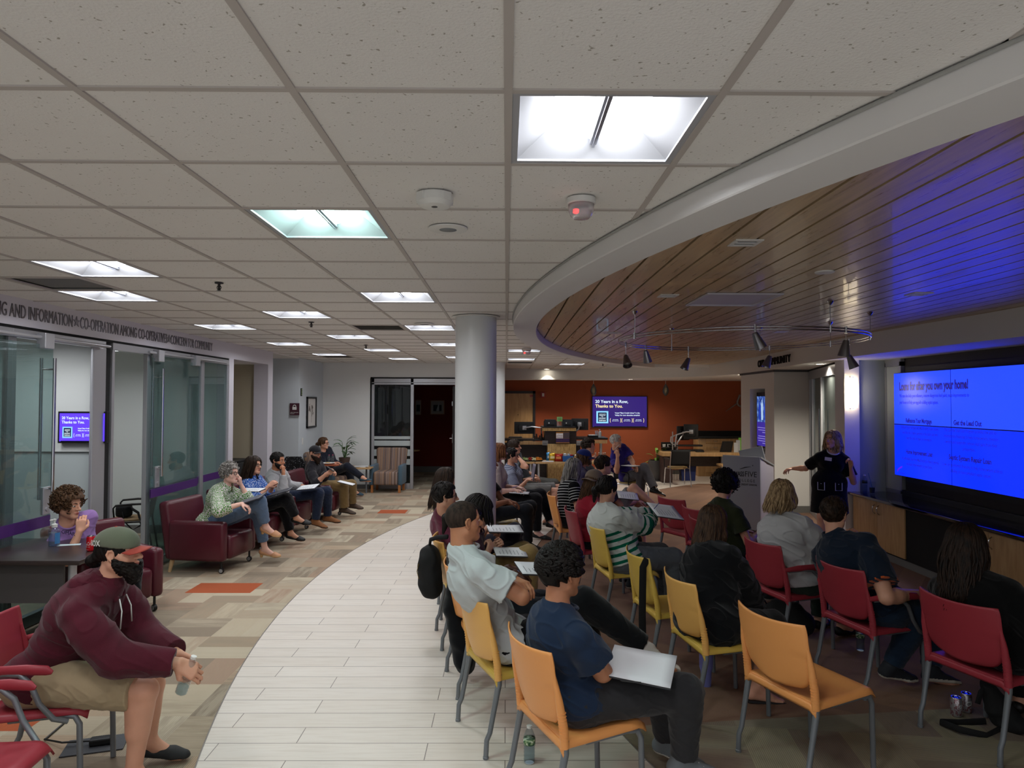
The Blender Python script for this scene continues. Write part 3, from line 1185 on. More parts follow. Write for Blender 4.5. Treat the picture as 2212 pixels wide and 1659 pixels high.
   hd_ = [rcone(N + up * 0.02 - tf * 0.05 + tl * 0.05, N - up * 0.03 - tf * 0.10 + tl * 0.07, 0.040 * s, 0.034 * s),
     rcone(N + up * 0.02 - tf * 0.05 - tl * 0.05, N - up * 0.03 - tf * 0.10 - tl * 0.07, 0.040 * s, 0.034 * s),
     rcone(N - up * 0.045 - tf * 0.115 + tl * 0.06, N - up * 0.045 - tf * 0.115 - tl * 0.06, 0.038 * s, 0.038 * s),
     rcone(N - up * 0.07 - tf * 0.12, N - up * 0.10 - tf * 0.11, 0.045 * s, 0.03 * s),
     rcone(N + up * 0.03 + tl * 0.062, N - up * 0.01 + tf * 0.075 + tl * 0.035, 0.026 * s, 0.018 * s),
     rcone(N + up * 0.03 - tl * 0.062, N - up * 0.01 + tf * 0.075 - tl * 0.035, 0.026 * s, 0.018 * s),
     rcone(N + up * 0.035 - tf * 0.055 + tl * 0.04, N + up * 0.035 - tf * 0.055 - tl * 0.04, 0.028 * s, 0.028 * s)]
   make_mesh_part('hood', hd_, vox, top['mat'], root, root_loc, 0.028, 0.004, amp=0.004, freq=45, seed=seed + 1)
  if top.get('cuffmat') is not None:
   mb = MB()
   for qk, e in ends.items():
    S_, E_, Wr = arms[qk][:3]
    dr = unit(E_ - S_) if slv <= 1 else unit(Wr - E_)
    rr_ = (ua + top.get('loose', 0.012) + o) if slv <= 1 else (0.030 + top.get('cuff', 0.004)) * s + o
    mb.tube([e - dr * 0.010, e + dr * 0.003], rr_ + 0.002, 16)
   mb.V = [Vector(v) - Vector(root_loc) for v in mb.V]
   mb.build('sleeve_trim', top['cuffmat'], root, smooth=40)
 # ---- shoes
 if shoes and legs:
  for qk, (A_, heel, ball, toe, fd, fu) in footp.items():
   sd = np.cross(fd, fu)
   kd = shoes.get('kind', 'sneaker')
   base = heel - fu * 0.030 * s
   pr = [rcone(heel + fu * 0.005, ball, 0.036 * s, 0.036 * s), rcone(ball, toe, 0.037 * s, 0.026 * s), rcone(ball + sd * 0.014, toe + sd * 0.010, 0.030 * s, 0.022 * s), rcone(ball - sd * 0.014, toe - sd * 0.010, 0.030 * s, 0.022 * s)]
   if kd in ('sneaker', 'boot', 'derby'):
    tp = A_ + fu * (0.02 if kd != 'boot' else 0.07) * s
    pr += [rcone(A_ - fd * 0.012, ball - fd * 0.03 + fu * 0.02, 0.042 * s, 0.030 * s), rcone(heel, tp, 0.036 * s, 0.042 * s, clip=[(tp, fu)])]
   sub = []
   if kd in ('flat', 'clog', 'pump'):
    sub = [rcone(A_ + fu * 0.01, A_ - fu * 0.028 + fd * (0.075 if kd != 'clog' else 0.04), 0.043 * s, 0.038 * s)]
   sole_z = 0.018 * s

   def post(F, base=base, fu=fu):
    F.cut(base, -fu)

   def mi_(V, Q, base=base, fu=fu, sole_z=sole_z):
    c_ = V[Q].mean(1)
    return (((c_ - base) @ fu) < sole_z).astype(int)
   nm = {'sneaker': 'sneaker', 'boot': 'boot', 'flat': 'flat_shoe', 'clog': 'clog', 'pump': 'heeled_shoe', 'derby': 'shoe', 'sandal': 'sandal'}[kd]
   if kd == 'sandal':
    mb = MB()
    pts = [base - fd * 0.01, ball - fu * 0.026, toe - fu * 0.016 + fd * 0.02]
    for i in range(2):
     pass
    out = []
    for t_, w_ in ((-0.02, 0.026), (0.03, 0.034), (0.10, 0.036), (0.17, 0.044), (0.22, 0.040), (0.255, 0.022)):
     out.append((t_, w_))
    b0 = base - fu * 0.002
    lo_r = [b0 + fd * t_ + sd * w_ for t_, w_ in out] + [b0 + fd * t_ - sd * w_ for t_, w_ in out[::-1]]
    n0 = mb.pts([p for p in lo_r] + [p - fu * 0.014 for p in lo_r])
    k_ = len(lo_r)
    mb.face(range(n0, n0 + k_))
    mb.face(list(range(n0 + k_, n0 + 2 * k_))[::-1])
    for i in range(k_):
     j = (i + 1) % k_
     mb.face((n0 + i, n0 + j, n0 + k_ + j, n0 + k_ + i))
    mb.tube([ball + sd * 0.042 - fu * 0.02, ball + fu * 0.012 + fd * 0.01, ball - sd * 0.042 - fu * 0.02], 0.006, 6, flat=0.5)
    mb.tube([ball + sd * 0.03 - fd * 0.05 - fu * 0.02, A_ + fd * 0.04 - fu * 0.005, ball - sd * 0.03 - fd * 0.05 - fu * 0.02], 0.005, 6, flat=0.5)
    mb.V = [Vector(v) - Vector(root_loc) for v in mb.V]
    mb.build('sandal', shoes['mat'], root, smooth=40)
    continue
   o_ = make_mesh_part(nm, pr, min(vox, 0.006 * QUAL), [shoes['mat'], shoes.get('sole', shoes['mat'])], root, root_loc, 0.018, 0.003, subs=sub, post=post, midx=mi_)
   if kd == 'pump':
    mb = MB()
    hb = heel - fu * 0.012
    mb.tube([hb, hb - fu * 0.055 - fd * 0.004], [0.024, 0.016], 10)
    mb.tube([A_ + sd * 0.034 + fu * 0.0, A_ + fd * 0.036 + fu * 0.012, A_ - sd * 0.034, A_ - fd * 0.036 - fu * 0.004], 0.005, 5, closed=True)
    mb.V = [Vector(v) - Vector(root_loc) for v in mb.V]
    mb.build('heel_and_strap', shoes.get('sole', shoes['mat']), root, smooth=40)
   if kd == 'sneaker' and vox < 0.009:
    mb = MB()
    for i in range(4):
     c_ = A_ + (ball - A_) * (0.30 + 0.2 * i) + fu * (0.036 - 0.002 * i) * s
     mb.tube([c_ + sd * 0.022, c_ + fu * 0.006, c_ - sd * 0.022], 0.0032, 5)
    mb.V = [Vector(v) - Vector(root_loc) for v in mb.V]
    mb.build('laces', shoes.get('lace', shoes.get('sole', shoes['mat'])), root, smooth=True)
   if shoes.get('sock') is not None:
    hip, K_, A2, fd2 = legp[qk]
    e = A_ + (K_ - A_) * shoes.get('sockh', 0.35)
    make_mesh_part('sock', [rcone(A_, K_, an_ + 0.002, kn_ * 0.93, clip=[(e, K_ - A_)])], max(vox, 0.007), shoes['sock'], root, root_loc, 0.02, 0.003)
 # ---- hair, beard, glasses
 if hair:
  hair_part('hair', h, hair['style'], hair['mat'], min(vox, 0.0065 * QUAL) if vox < 0.009 else vox, root, root_loc, N, -tf, seed=seed + 11, ln=hair.get('len', 0.3), quant=hair.get('q', 1.0 if vox < 0.009 else 0.5), flat=hair.get('flat'))
 if beard:
  A_ = [ell(hp((0.038, 0, -0.040)), np.array((0.062, 0.062, 0.066)) * hS, M), rcone(hp((0.0, 0.056, -0.03)), hp((0.068, 0.020, -0.090)), 0.024 * hS, 0.026 * hS), rcone(hp((0.0, -0.056, -0.03)), hp((0.068, -0.020, -0.090)), 0.024 * hS, 0.026 * hS),
    rcone(hp((0.066, 0.0, -0.085)), hp((0.072, 0.0, -0.085 - beard.get('len', 0.03))), 0.034 * hS, 0.024 * hS), rcone(hp((0.088, -0.024, -0.046)), hp((0.088, 0.024, -0.046)), 0.011 * hS, 0.011 * hS)]

  def postb(F):
   g = [(F.lo[i] + F.v * np.arange(F.n[i])) for i in range(3)]
   X, Y, Zz = g[0][:, None, None] - H[0], g[1][None, :, None] - H[1], g[2][None, None, :] - H[2]
   qq = [(X * M[i][0] + Y * M[i][1] + Zz * M[i][2]) / hS for i in range(3)]
   top_ = -0.012 - 0.45 * np.clip(qq[0] - 0.015, 0, 1)
   cutv = np.maximum(qq[2] - top_, 0.002 - qq[0])
   mouth = 0.011 - np.sqrt((qq[1] * 0.5) ** 2 + ((qq[2] + 0.056) * 1.0) ** 2)
   mouth = np.where(qq[0] > 0.07, mouth, -1)
   F.d = np.maximum(F.d, (np.maximum(cutv, mouth) * hS).astype(np.float32))
  make_mesh_part('beard', A_, min(vox, 0.006 * QUAL) if vox < 0.009 else vox, beard['mat'], root, root_loc, 0.02, beard.get('infl', 0.006), post=postb, amp=beard.get('amp', 0.005), freq=110, seed=seed)
 if glasses:
  mb = MB()
  up_ = glasses == 'head'
  gc = (0.100, 0.014) if not up_ else (0.050, 0.118)
  tilt = 0.0 if not up_ else 0.9
  for y in (-1, 1):
   ring = []
   for i in range(16):
    a = 2 * PI * i / 16
    dz = math.sin(a) * 0.019
    ring.append(hp((gc[0] - abs(0.031 + math.cos(a) * 0.024) * 0.12 - dz * math.sin(tilt), (0.033 + math.cos(a) * 0.026) * y, gc[1] - 0.002 + dz * math.cos(tilt))))
   mb.tube(ring, 0.0026, 5, closed=True)
   if up_:
    mb.tube([hp((0.045, 0.062 * y, gc[1] - 0.002)), hp((0.0, 0.086 * y, 0.085)), hp((-0.035, 0.090 * y, 0.045))], 0.0025, 5)
   else:
    mb.tube([hp((0.094, 0.060 * y, 0.016)), hp((0.04, 0.078 * y, 0.018)), hp((-0.004, 0.084 * y, 0.016))], 0.0022, 5)
  mb.tube([hp((gc[0] + 0.001, 0.008, gc[1])), hp((gc[0] + 0.003, 0, gc[1] + 0.003)), hp((gc[0] + 0.001, -0.008, gc[1]))], 0.0022, 5)
  mb.V = [Vector(v) - Vector(root_loc) for v in mb.V]
  mb.build('glasses', mat('glasses_frame_dark', '#191614', rough=0.3), root, smooth=True)
 return info

def cap_on(info, m, brim, name='cap', back=False, emblem=None, vox=0.006):
 hp, M, s = info['h']
 root, loc = info['root'], info['loc']
 sg = -1 if back else 1
 A = [ell(hp((-0.010, 0, 0.050)), np.array((0.116, 0.093, 0.092)) * s, M)]
 cuts = [(hp((0, 0, 0.046)), -(M[2] + M[0] * sg * 0.18))]
 sub = [ell(hp((-0.010, 0, 0.040)), np.array((0.106, 0.083, 0.088)) * s, M)]
 make_mesh_part(name, A, min(vox, 0.006), m, root, loc, 0.02, 0.0, subs=sub, cuts=cuts, ksub=0.003)
 mb = MB()

 def fn(u, v):
  a = (u - 0.5) * 2
  y = a * 0.078
  x0 = 0.098 * math.sqrt(max(0, 1 - (a * 0.80) ** 2))
  L = 0.078 * math.sqrt(max(0.0, 1 - (a * 0.92) ** 4))
  x = x0 + v * L
  z = 0.036 - 0.020 * a * a - 0.012 * v
  return Vector(hp((sg * x - 0.010, y, z))) - Vector(loc)
 mb.grid(fn, 14, 6)
 mb.build('cap_brim', brim, root, smooth=True, solid=0.004)
 mb = MB()
 c = hp((-0.010, 0, 0.141))
 mb.lathe([(0.0, 0.004), (0.006, 0.003), (0.008, 0.0)], 10, c=Vector(c) - Vector(loc))
 mb.build('cap_button', brim, root, smooth=True)

def link_part(mb, name, m, info, **kw):
 mb.V = [Vector(v) - Vector(info['loc']) for v in mb.V]
 return mb.build(name, m, info['root'], **kw)
# ---------------------------------------------------------------- surfaces
HC = 2.8755          # tile ceiling
X0, Y0, TS = 0.003, 1.956, 0.61

def fabric(name, col, bs=700, amt=0.25, rough=0.95, vary=0.10):
 if name in _MC:
  return _MC[name]
 c = rgb(col)

 def fn(t):
  v = t.coord()
  n = t.noise(v, 9, 4)
  t.l(t.mix(n, [x * (1 - vary) for x in c], [min(1, x * (1 + vary)) for x in c]), t.b.inputs['Base Color'])
  t.bump(t.noise(v, bs, 2), amt, 0.002)
 return nodemat(name, fn, rough=rough, spec=0.12, sheen=0.15)

def _tile(t):
 v = t.coord()
 n = t.noise(v, 2.5, 3)
 f = t.noise(v, 120, 2)
 sp = t.noise(v, 70, 1)
 base = t.mix(n, rgb('#e2e0dc'), rgb('#e8e6e3'))
 base = t.mix(t.ramp(sp, [(0.25, (1, 1, 1)), (0.30, (0, 0, 0))]), base, rgb('#aaa59c'))
 t.l(base, t.b.inputs['Base Color'])
 t.bump(f, 0.55, 0.004)

M_TILE = nodemat('ceiling_tile', _tile, rough=0.95, spec=0.1)
M_GRID = mat('ceiling_grid', '#b9b2ac', rough=0.6)
M_WALL = mat('wall_paint_white', '#e2e4e2', rough=0.85, spec=0.2, bump=(180, 0.05, 0.002))
M_FASCIA = mat('fascia_satin', '#c9c6ce', rough=0.38, spec=0.5)
M_DRY = mat('drywall_white', '#dedddb', rough=0.8, spec=0.2)
M_BEIGE = mat('wall_paint_beige', '#b9b09a', rough=0.85, spec=0.2)
M_ORANGE = mat('wall_paint_rust', '#974f34', rough=0.8, spec=0.2, vary=(2, 0.04))
M_DKRED = mat('wall_paint_dark_red', '#6a221a', rough=0.8, spec=0.2)
M_ALU = mat('brushed_aluminium', '#b4b5ba', rough=0.35, metal=0.6)
M_ALUD = mat('aluminium_shadow_line', '#54565a', rough=0.5, metal=0.3)
M_BLACK = mat('black_plastic', '#0d0d0e', rough=0.45)
M_BLACKM = mat('black_matt', '#0b0b0c', rough=0.85)
M_CHROME = mat('chrome', '#cfcfd2', rough=0.15, metal=1.0)
M_STEEL = mat('grey_steel_tube', '#74797e', rough=0.38, metal=0.35)
M_WHITE = mat('white_plastic', '#d8d8d4', rough=0.45)
M_BASE = mat('baseboard_grey', '#6b6a68', rough=0.7)
M_PAPER = mat('paper', '#dfe2e6', rough=0.9)
M_MAPLE = nodemat('maple_laminate', lambda t: (t.l(t.ramp(t.noise(t.coord((9, 9, 1.2)), 3, 4), [(0.3, rgb('#a98558')), (0.7, rgb('#bf9b6d'))]), t.b.inputs['Base Color'])), rough=0.4)
M_WENGE = nodemat('dark_laminate', lambda t: (t.l(t.ramp(t.noise(t.coord((2, 30, 30)), 3, 4), [(0.3, rgb('#2e2422')), (0.7, rgb('#3b302e'))]), t.b.inputs['Base Color'])), rough=0.3)

def glass_mat(name, tint='#dfeceb', rough=0.0, opac=0.06):
 """thin pane: mostly clear, mirror-like at the surface"""
 if name in _MC:
  return _MC[name]
 m = bpy.data.materials.new(name)
 m.use_nodes = True
 nt = m.node_tree
 nt.nodes.clear()
 out = nt.nodes.new('ShaderNodeOutputMaterial')
 tr = nt.nodes.new('ShaderNodeBsdfTransparent')
 tr.inputs[0].default_value = (*rgb(tint), 1)
 gl = nt.nodes.new('ShaderNodeBsdfGlossy')
 gl.inputs['Roughness'].default_value = rough
 df = nt.nodes.new('ShaderNodeBsdfDiffuse')
 df.inputs[0].default_value = (*rgb('#c9d2d2'), 1)
 lw = nt.nodes.new('ShaderNodeLayerWeight')
 pw = nt.nodes.new('ShaderNodeMath')
 pw.operation = 'POWER'
 pw.inputs[1].default_value = 4.5
 fr = nt.nodes.new('ShaderNodeMath')
 fr.operation = 'MULTIPLY_ADD'
 fr.inputs[1].default_value = 0.85
 fr.inputs[2].default_value = 0.045
 nt.links.new(lw.outputs['Facing'], pw.inputs[0])
 nt.links.new(pw.outputs[0], fr.inputs[0])
 mx = nt.nodes.new('ShaderNodeMixShader')
 m2 = nt.nodes.new('ShaderNodeMixShader')
 m2.inputs[0].default_value = opac
 nt.links.new(fr.outputs[0], mx.inputs[0])
 nt.links.new(tr.outputs[0], m2.inputs[1])
 nt.links.new(df.outputs[0], m2.inputs[2])
 nt.links.new(m2.outputs[0], mx.inputs[1])
 nt.links.new(gl.outputs[0], mx.inputs[2])
 nt.links.new(mx.outputs[0], out.inputs[0])
 _MC[name] = m
 return m

M_GLASS = glass_mat('clear_glass', '#cfdedd', 0.0, 0.05)
M_FROST = glass_mat('frosted_glass', '#b4bfc2', 0.25, 0.75)
M_PURPLE = mat('purple_film', '#4a2668', rough=0.35)
M_PET = glass_mat('clear_bottle_plastic', '#e8eef0', 0.03, 0.04)

def carpet(name, pals, orange=(), cell=0.5, per=2, rot=0.0, streak=0.5):
 """carpet planks laid in turned pairs, each plank finely striped along its length"""
 def fn(t):
  tc = t.n('ShaderNodeTexCoord')
  mp = t.n('ShaderNodeMapping')
  mp.inputs['Rotation'].default_value = (0, 0, rot)
  t.l(tc.outputs['Object'], mp.inputs['Vector'])
  sx = t.n('ShaderNodeSeparateXYZ')
  t.l(mp.outputs[0], sx.inputs[0])
  x, y = sx.outputs[0], sx.outputs[1]
  cx = t.math('FLOOR', t.math('DIVIDE', x, cell))
  cy = t.math('FLOOR', t.math('DIVIDE', y, cell))
  par = t.math('FLOORED_MODULO', t.math('ADD', cx, cy), 2.0)      # 0 or 1: which way the pair lies
  inv = t.math('SUBTRACT', 1.0, par)
  across = t.math('ADD', t.math('MULTIPLY', x, par), t.math('MULTIPLY', y, inv))
  along = t.math('ADD', t.math('MULTIPLY', y, par), t.math('MULTIPLY', x, inv))
  pk = t.math('FLOOR', t.math('DIVIDE', across, cell / per))
  cb = t.n('ShaderNodeCombineXYZ')
  t.l(t.math('ADD', cx, t.math('MULTIPLY', par, 37.3)), cb.inputs[0])
  t.l(t.math('ADD', cy, 0.31), cb.inputs[1])
  t.l(pk, cb.inputs[2])
  wn = t.n('ShaderNodeTexWhiteNoise', noise_dimensions='3D')
  t.l(cb.outputs[0], wn.inputs['Vector'])
  n = len(pals)
  col = t.ramp(wn.outputs['Value'], [(i / n, rgb(c)) for i, c in enumerate(pals)], 'CONSTANT')
  # long streaks of another tone inside a plank
  cs = t.n('ShaderNodeCombineXYZ')
  t.l(t.math('MULTIPLY', across, 16), cs.inputs[0])
  t.l(t.math('MULTIPLY', along, 2.2), cs.inputs[1])
  t.l(t.math('MULTIPLY', wn.outputs['Value'], 50), cs.inputs[2])
  ns = t.noise(cs.outputs[0], 1.0, 4, 0.6)
  sep = t.n('ShaderNodeTexWhiteNoise', noise_dimensions='1D')
  t.l(t.math('ADD', wn.outputs['Value'], 3.7), sep.inputs['W'])
  col2 = t.ramp(sep.outputs['Value'], [(i / n, rgb(c)) for i, c in enumerate(pals[::-1])], 'CONSTANT')
  f = t.math('MULTIPLY', t.ramp(ns, [(0.42, (0, 0, 0)), (0.6, (1, 1, 1))]), streak)
  col = t.mix(f, col, col2)
  st = t.math('SINE', t.math('MULTIPLY', across, 2 * PI / 0.0115))
  sm = t.math('MULTIPLY_ADD', st, 0.5, 0.5)
  col = t.mix(t.math('MULTIPLY', sm, 0.58), col, t.mix(0.6, col, rgb('#5a4c40')))
  for (ox, oy, w_, h_) in orange:
   ax = t.math('LESS_THAN', t.math('ABSOLUTE', t.math('SUBTRACT', x, ox)), w_ / 2)
   ay = t.math('LESS_THAN', t.math('ABSOLUTE', t.math('SUBTRACT', y, oy)), h_ / 2)
   col = t.mix(t.math('MULTIPLY', ax, ay), col, rgb('#a35639'))
  t.l(col, t.b.inputs['Base Color'])
  t.bump(t.math('ADD', sm, t.noise(tc.outputs['Object'], 400, 2)), 0.35, 0.003)
 return nodemat(name, fn, rough=0.95, spec=0.1)

M_CARPET = carpet('carpet_planks', ['#b5a893', '#a39682', '#c4b9a3', '#978a79', '#b09c85', '#8e8373', '#c1b49d', '#ab9480'],
     orange=[(-3.0, 7.55, 0.68, 0.40), (-2.05, 12.75, 0.5, 0.42), (-3.35, 4.45, 0.9, 0.30), (1.2, 18.2, 0.5, 0.3)])
M_CARPET2 = carpet('carpet_planks_brown', ['#85695a', '#8d7060', '#7e6456', '#8a6c59'], cell=4.0, per=16, streak=0.3, rot=0.62, orange=[])
M_CARPET3 = carpet('carpet_planks_olive', ['#8d8574', '#827967', '#989078', '#85776a', '#8b806c'], cell=0.9, per=3, rot=0.12, streak=0.4)

def _plank(t):
 v = t.coord()
 br = t.n('ShaderNodeTexBrick')
 br.offset = 0.37
 br.offset_frequency = 2
 br.squash = 1.0
 t.l(v, br.inputs['Vector'])
 for k, val in (('Color1', (*rgb('#d8d2c9'), 1)), ('Color2', (*rgb('#e0dbd3'), 1)), ('Mortar', (*rgb('#5d5a58'), 1)), ('Scale', 1.0), ('Mortar Size', 0.0028), ('Mortar Smooth', 0.1), ('Bias', 0.0), ('Brick Width', 1.22), ('Row Height', 0.1975)):
  br.inputs[k].default_value = val
 wv = t.noise(t.coord((1.4, 22, 1)), 2.2, 5, 0.6)
 warm = t.noise(t.coord((0.9, 2, 1)), 1.3, 2)
 c = t.mix(t.ramp(wv, [(0.45, (0, 0, 0)), (0.75, (0.45, 0.45, 0.45))]), br.outputs['Color'], rgb('#b6aa9b'))
 c = t.mix(t.math('MULTIPLY', warm, 0.25), c, rgb('#dcc6b2'))
 t.l(c, t.b.inputs['Base Color'])
 t.bump(br.outputs['Fac'], -0.4, 0.002)

M_PLANK = nodemat('wood_look_tile', _plank, rough=0.36, spec=0.5)

def _slat(t):
 v = t.coord((14, 0.9, 1))
 n = t.noise(v, 3, 5, 0.6)
 t.l(t.ramp(n, [(0.3, rgb('#a18a69')), (0.7, rgb('#c4ac88'))]), t.b.inputs['Base Color'])
 t.l(t.ramp(n, [(0.3, (0.26, 0.26, 0.26)), (0.7, (0.36, 0.36, 0.36))]), t.b.inputs['Roughness'])

M_SLAT = nodemat('wood_slat', _slat, rough=0.3, spec=0.6, coat=0.15)

# ---------------------------------------------------------------- floor
FCX, FCY, FRO, FRI = 12.8, 7.6, 14.96, 12.55

def arcx(cx, cy, R, y):
 return cx - math.sqrt(max(R * R - (y - cy) ** 2, 0))

mb = MB()
outer = [(arcx(FCX, FCY, FRO, y), y) for y in np.linspace(-1.0, 12.5, 60)] + [(-1.15, 14.0), (-0.95, 16.0), (-0.6, 17.5), (-0.4, 20.2)]
inner = [(arcx(FCX, FCY, FRI, y), y) for y in np.linspace(-1.0, 17.2, 60)] + [(4.7, 17.2), (9.5, 17.2)]
mb.m = 0
mb.poly([(x, y, 0) for x, y in ([(-9, -1)] + outer + [(-9, 20.2)])][::1])
mb.m = 1
mb.poly([(x, y, 0) for x, y in (outer + [(9.5, 20.2)] + inner[::-1])])
bl = [(x, y) for x, y in inner if y < 4.35]
mb.m = 3
xb = arcx(FCX, FCY, FRI, 4.35)
mb.poly([(x, y, 0) for x, y in (bl + [(xb, 4.35), (9.5, 5.35), (9.5, -1)])])
mb.m = 2
mb.poly([(x, y, 0) for x, y in ([(xb, 4.35)] + [q for q in inner if q[1] >= 4.35] + [(9.5, 5.35)])])
tag(mb.build('floor', [M_CARPET, M_PLANK, M_CARPET2, M_CARPET3]), kind='structure')
mb = MB()
for path in (outer, [q for q in inner if q[1] < 17]):
 mb.tube([(x, y, 0.0005) for x, y in path], 0.004, 6)
tag(mb.build('trim_1', mat('edge_strip', '#8d8a86', rough=0.3, metal=0.8), smooth=True), kind='structure')

# ---------------------------------------------------------------- ceiling
RCX, RCY, RRO, RRI, RZ = 13.97, 7.2, 13.90, 13.65, 2.78
WZ = 2.865
FASC = [(4.62, -1.0), (4.62, 6.4), (4.50, 8.5), (4.52, 10.0), (4.75, 13.0), (4.93, 14.6), (4.70, 15.9), (4.0, 16.9), (2.98, 18.0), (1.35, 18.75), (-0.15, 18.95)]
troffers = [(0, 0), (-2, 2), (-5, 4), (-6, 6), (-2, 6), (-4, 8), (-6, 10), (-4, 12), (-2, 10), (-6, 14), (-4, 16), (-6, 18), (-2, 14), (-4, 20), (-2, 19), (0, 16), (0, 20), (2, 23), (-4, 0), (-6, 2), (-2, -3), (-5, -3)]
vents = [(-6, 5), (-3, 10), (-6, 19), (0, 22)]
holes = set(troffers)
mb = MB()
mb.m = 0
g = 0.012
for i in range(-12, 9):
 xa, xb_ = X0 + i * TS, X0 + (i + 1) * TS
 for j in range(-5, 28):
  ya, yb = Y0 + j * TS, Y0 + (j + 1) * TS
  if (i, j) in holes or (i, j) in vents:
   continue
  if xa > 5.2 or (xa > -0.2 and yb > 19.0) or xb_ < -4.3 and ya < 12.4:
   continue
  # tiles cut by the round bulkhead are trimmed on its circle
  vs = [(xa + g, ya + g), (xb_ - g, ya + g), (xb_ - g, yb - g), (xa + g, yb - g)]
  rad = [math.hypot(x - RCX, y - RCY) for x, y in vs]
  if ya < 16.1 and min(rad) < RRO:
   if max(rad) < RRO:
    continue
   n_ = 6
   rows = [ya + g + (yb - ya - 2 * g) * k / n_ for k in range(n_ + 1)]
   lim = [max(xa + g, min(xb_ - g, arcx(RCX, RCY, RRO - 0.02, y))) for y in rows]
   vs = [(xa + g, rows[0])] + [(x, y) for x, y in zip(lim, rows)] + [(xa + g, rows[-1])]
  mb.poly([(x, y, HC + 0.006) for x, y in vs], flip=True)
tile_ob = mb.build('ceiling', [M_TILE])
tag(tile_ob, kind='structure')
mb = MB()
for i in range(-12, 9):
 x = X0 + i * TS
 segs = [(-1.1, 19.0)] if x < 0.05 else [(-1.1, RCY - math.sqrt(max(0, RRO ** 2 - (RCX - x) ** 2))), (max(RCY + math.sqrt(max(0, RRO ** 2 - (RCX - x) ** 2)), 0), 18.9)]
 for a, b in segs:
  if x < -4.25:
   a = max(a, 12.4)
  if x > 5:
   continue
  if b > a:
   mb.box((x - g, a, HC), (x + g, b, HC + 0.008))
for j in range(-5, 28):
 y = Y0 + j * TS
 xe = arcx(RCX, RCY, RRO, y) if y < 16.1 else 5.0
 mb.box((-4.25 if y < 12.4 else -7, y - g, HC + 0.0005), (xe, y + g, HC + 0.0085))
tag(mb.build('ceiling', [M_GRID]), kind='structure')
mb = MB()
mb.box((-9, -1.1, HC + 0.14), (6.2, 20.4, HC + 0.2))
tag(mb.build('ceiling', [M_DRY]), kind='structure')

# round bulkhead: outer face, flat soffit, inner face
mb = MB()
ys = np.linspace(-1.0, 15.95, 90)

def ringp(R, y, z):
 t_ = math.asin((y - RCY) / RRO)
 return (RCX - R * math.cos(t_), RCY + R * math.sin(t_), z)

prof = [(RRO, HC + 0.004), (RRO, RZ + 0.006), (RRO - 0.006, RZ), (RRI + 0.006, RZ), (RRI, RZ + 0.006), (RRI, HC + 0.12)]
idx = [mb.pts([ringp(R, y, z) for y in ys]) for R, z in prof]
for a, b in zip(idx, idx[1:]):
 for k in range(len(ys) - 1):
  mb.face((a + k, b + k, b + k + 1, a + k + 1))
tag(mb.build('trim_2', M_DRY, smooth=30), kind='structure')
mb = MB()
for y0_ in (0,):
 mb.tube([ringp(RRO + 0.006, y, HC - 0.004) for y in ys], 0.007, 6)
tag(mb.build('trim_3', mat('trim_grey', '#9fa09c', rough=0.5), smooth=True), kind='structure')

# wood slats running away from the viewer inside the ring
mb = MB()
sp = 0.1625
x = 0.36
while x < 4.62:
 xa, xb_ = x, x + sp - 0.016
 lo, hi = [], []
 for xx in (xa, xb_):
  dd = RRI ** 2 - (RCX - xx) ** 2
  h = math.sqrt(dd) if dd > 0 else 0
  lo.append(max(-0.9, RCY - h))
  hi.append(min(16.0, RCY + h))
 if hi[0] - lo[0] > 0.1 or hi[1] - lo[1] > 0.1:
  z0, z1 = WZ, WZ + 0.018
  p = [(xa, lo[0]), (xb_, lo[1]), (xb_, hi[1]), (xa, hi[0])]
  n0 = mb.pts([(q[0], q[1], z0) for q in p] + [(q[0], q[1], z1) for q in p])
  mb.face([n0 + 3, n0 + 2, n0 + 1, n0])
  for k in range(4):
   k2 = (k + 1) % 4
   mb.face((n0 + k, n0 + k2, n0 + 4 + k2, n0 + 4 + k))
 x += sp
tag(mb.build('ceiling', M_SLAT), kind='structure')
mb = MB()
mb.poly([(arcx(RCX, RCY, RRI, y), y, WZ + 0.06) for y in np.linspace(-1, 16, 40)] + [(4.75, 16, WZ + 0.06), (4.75, -1, WZ + 0.06)], flip=True)
tag(mb.build('ceiling', M_BLACKM), kind='structure')
mb = MB()
mb.box((2.3, 15.98, 2.80), (4.75, 16.02, HC + 0.1))
tag(mb.build('trim_4', M_DRY), kind='structure')

# ---------------------------------------------------------------- bulkhead on the right and over the tellers
mb = MB()
zb = 2.60
pts = FASC
off = []
for k, (x, y) in enumerate(pts):
 a = Vector(pts[max(k - 1, 0)])
 b = Vector(pts[min(k + 1, len(pts) - 1)])
 d = (b - a).normalized()
 off.append((x + d.y * 1.3, y - d.x * 1.3) if y < 15 else (x + d.y * 0.9, y - d.x * 0.9))
n0 = mb.pts([(x, y, zb) for x, y in pts] + [(x, y, HC + 0.10) for x, y in pts])
k = len(pts)
for i in range(k - 1):
 mb.face((n0 + i, n0 + i + 1, n0 + k + i + 1, n0 + k + i))
tag(mb.build('wall_right', M_DRY, smooth=35), kind='structure')
mb = MB()
mb.poly([(x, y, zb) for x, y in pts] + [(-0.15, 19.6, zb), (9.5, 19.6, zb), (9.5, -1, zb)], flip=True)
tag(mb.build('ceiling', M_DRY), kind='structure')

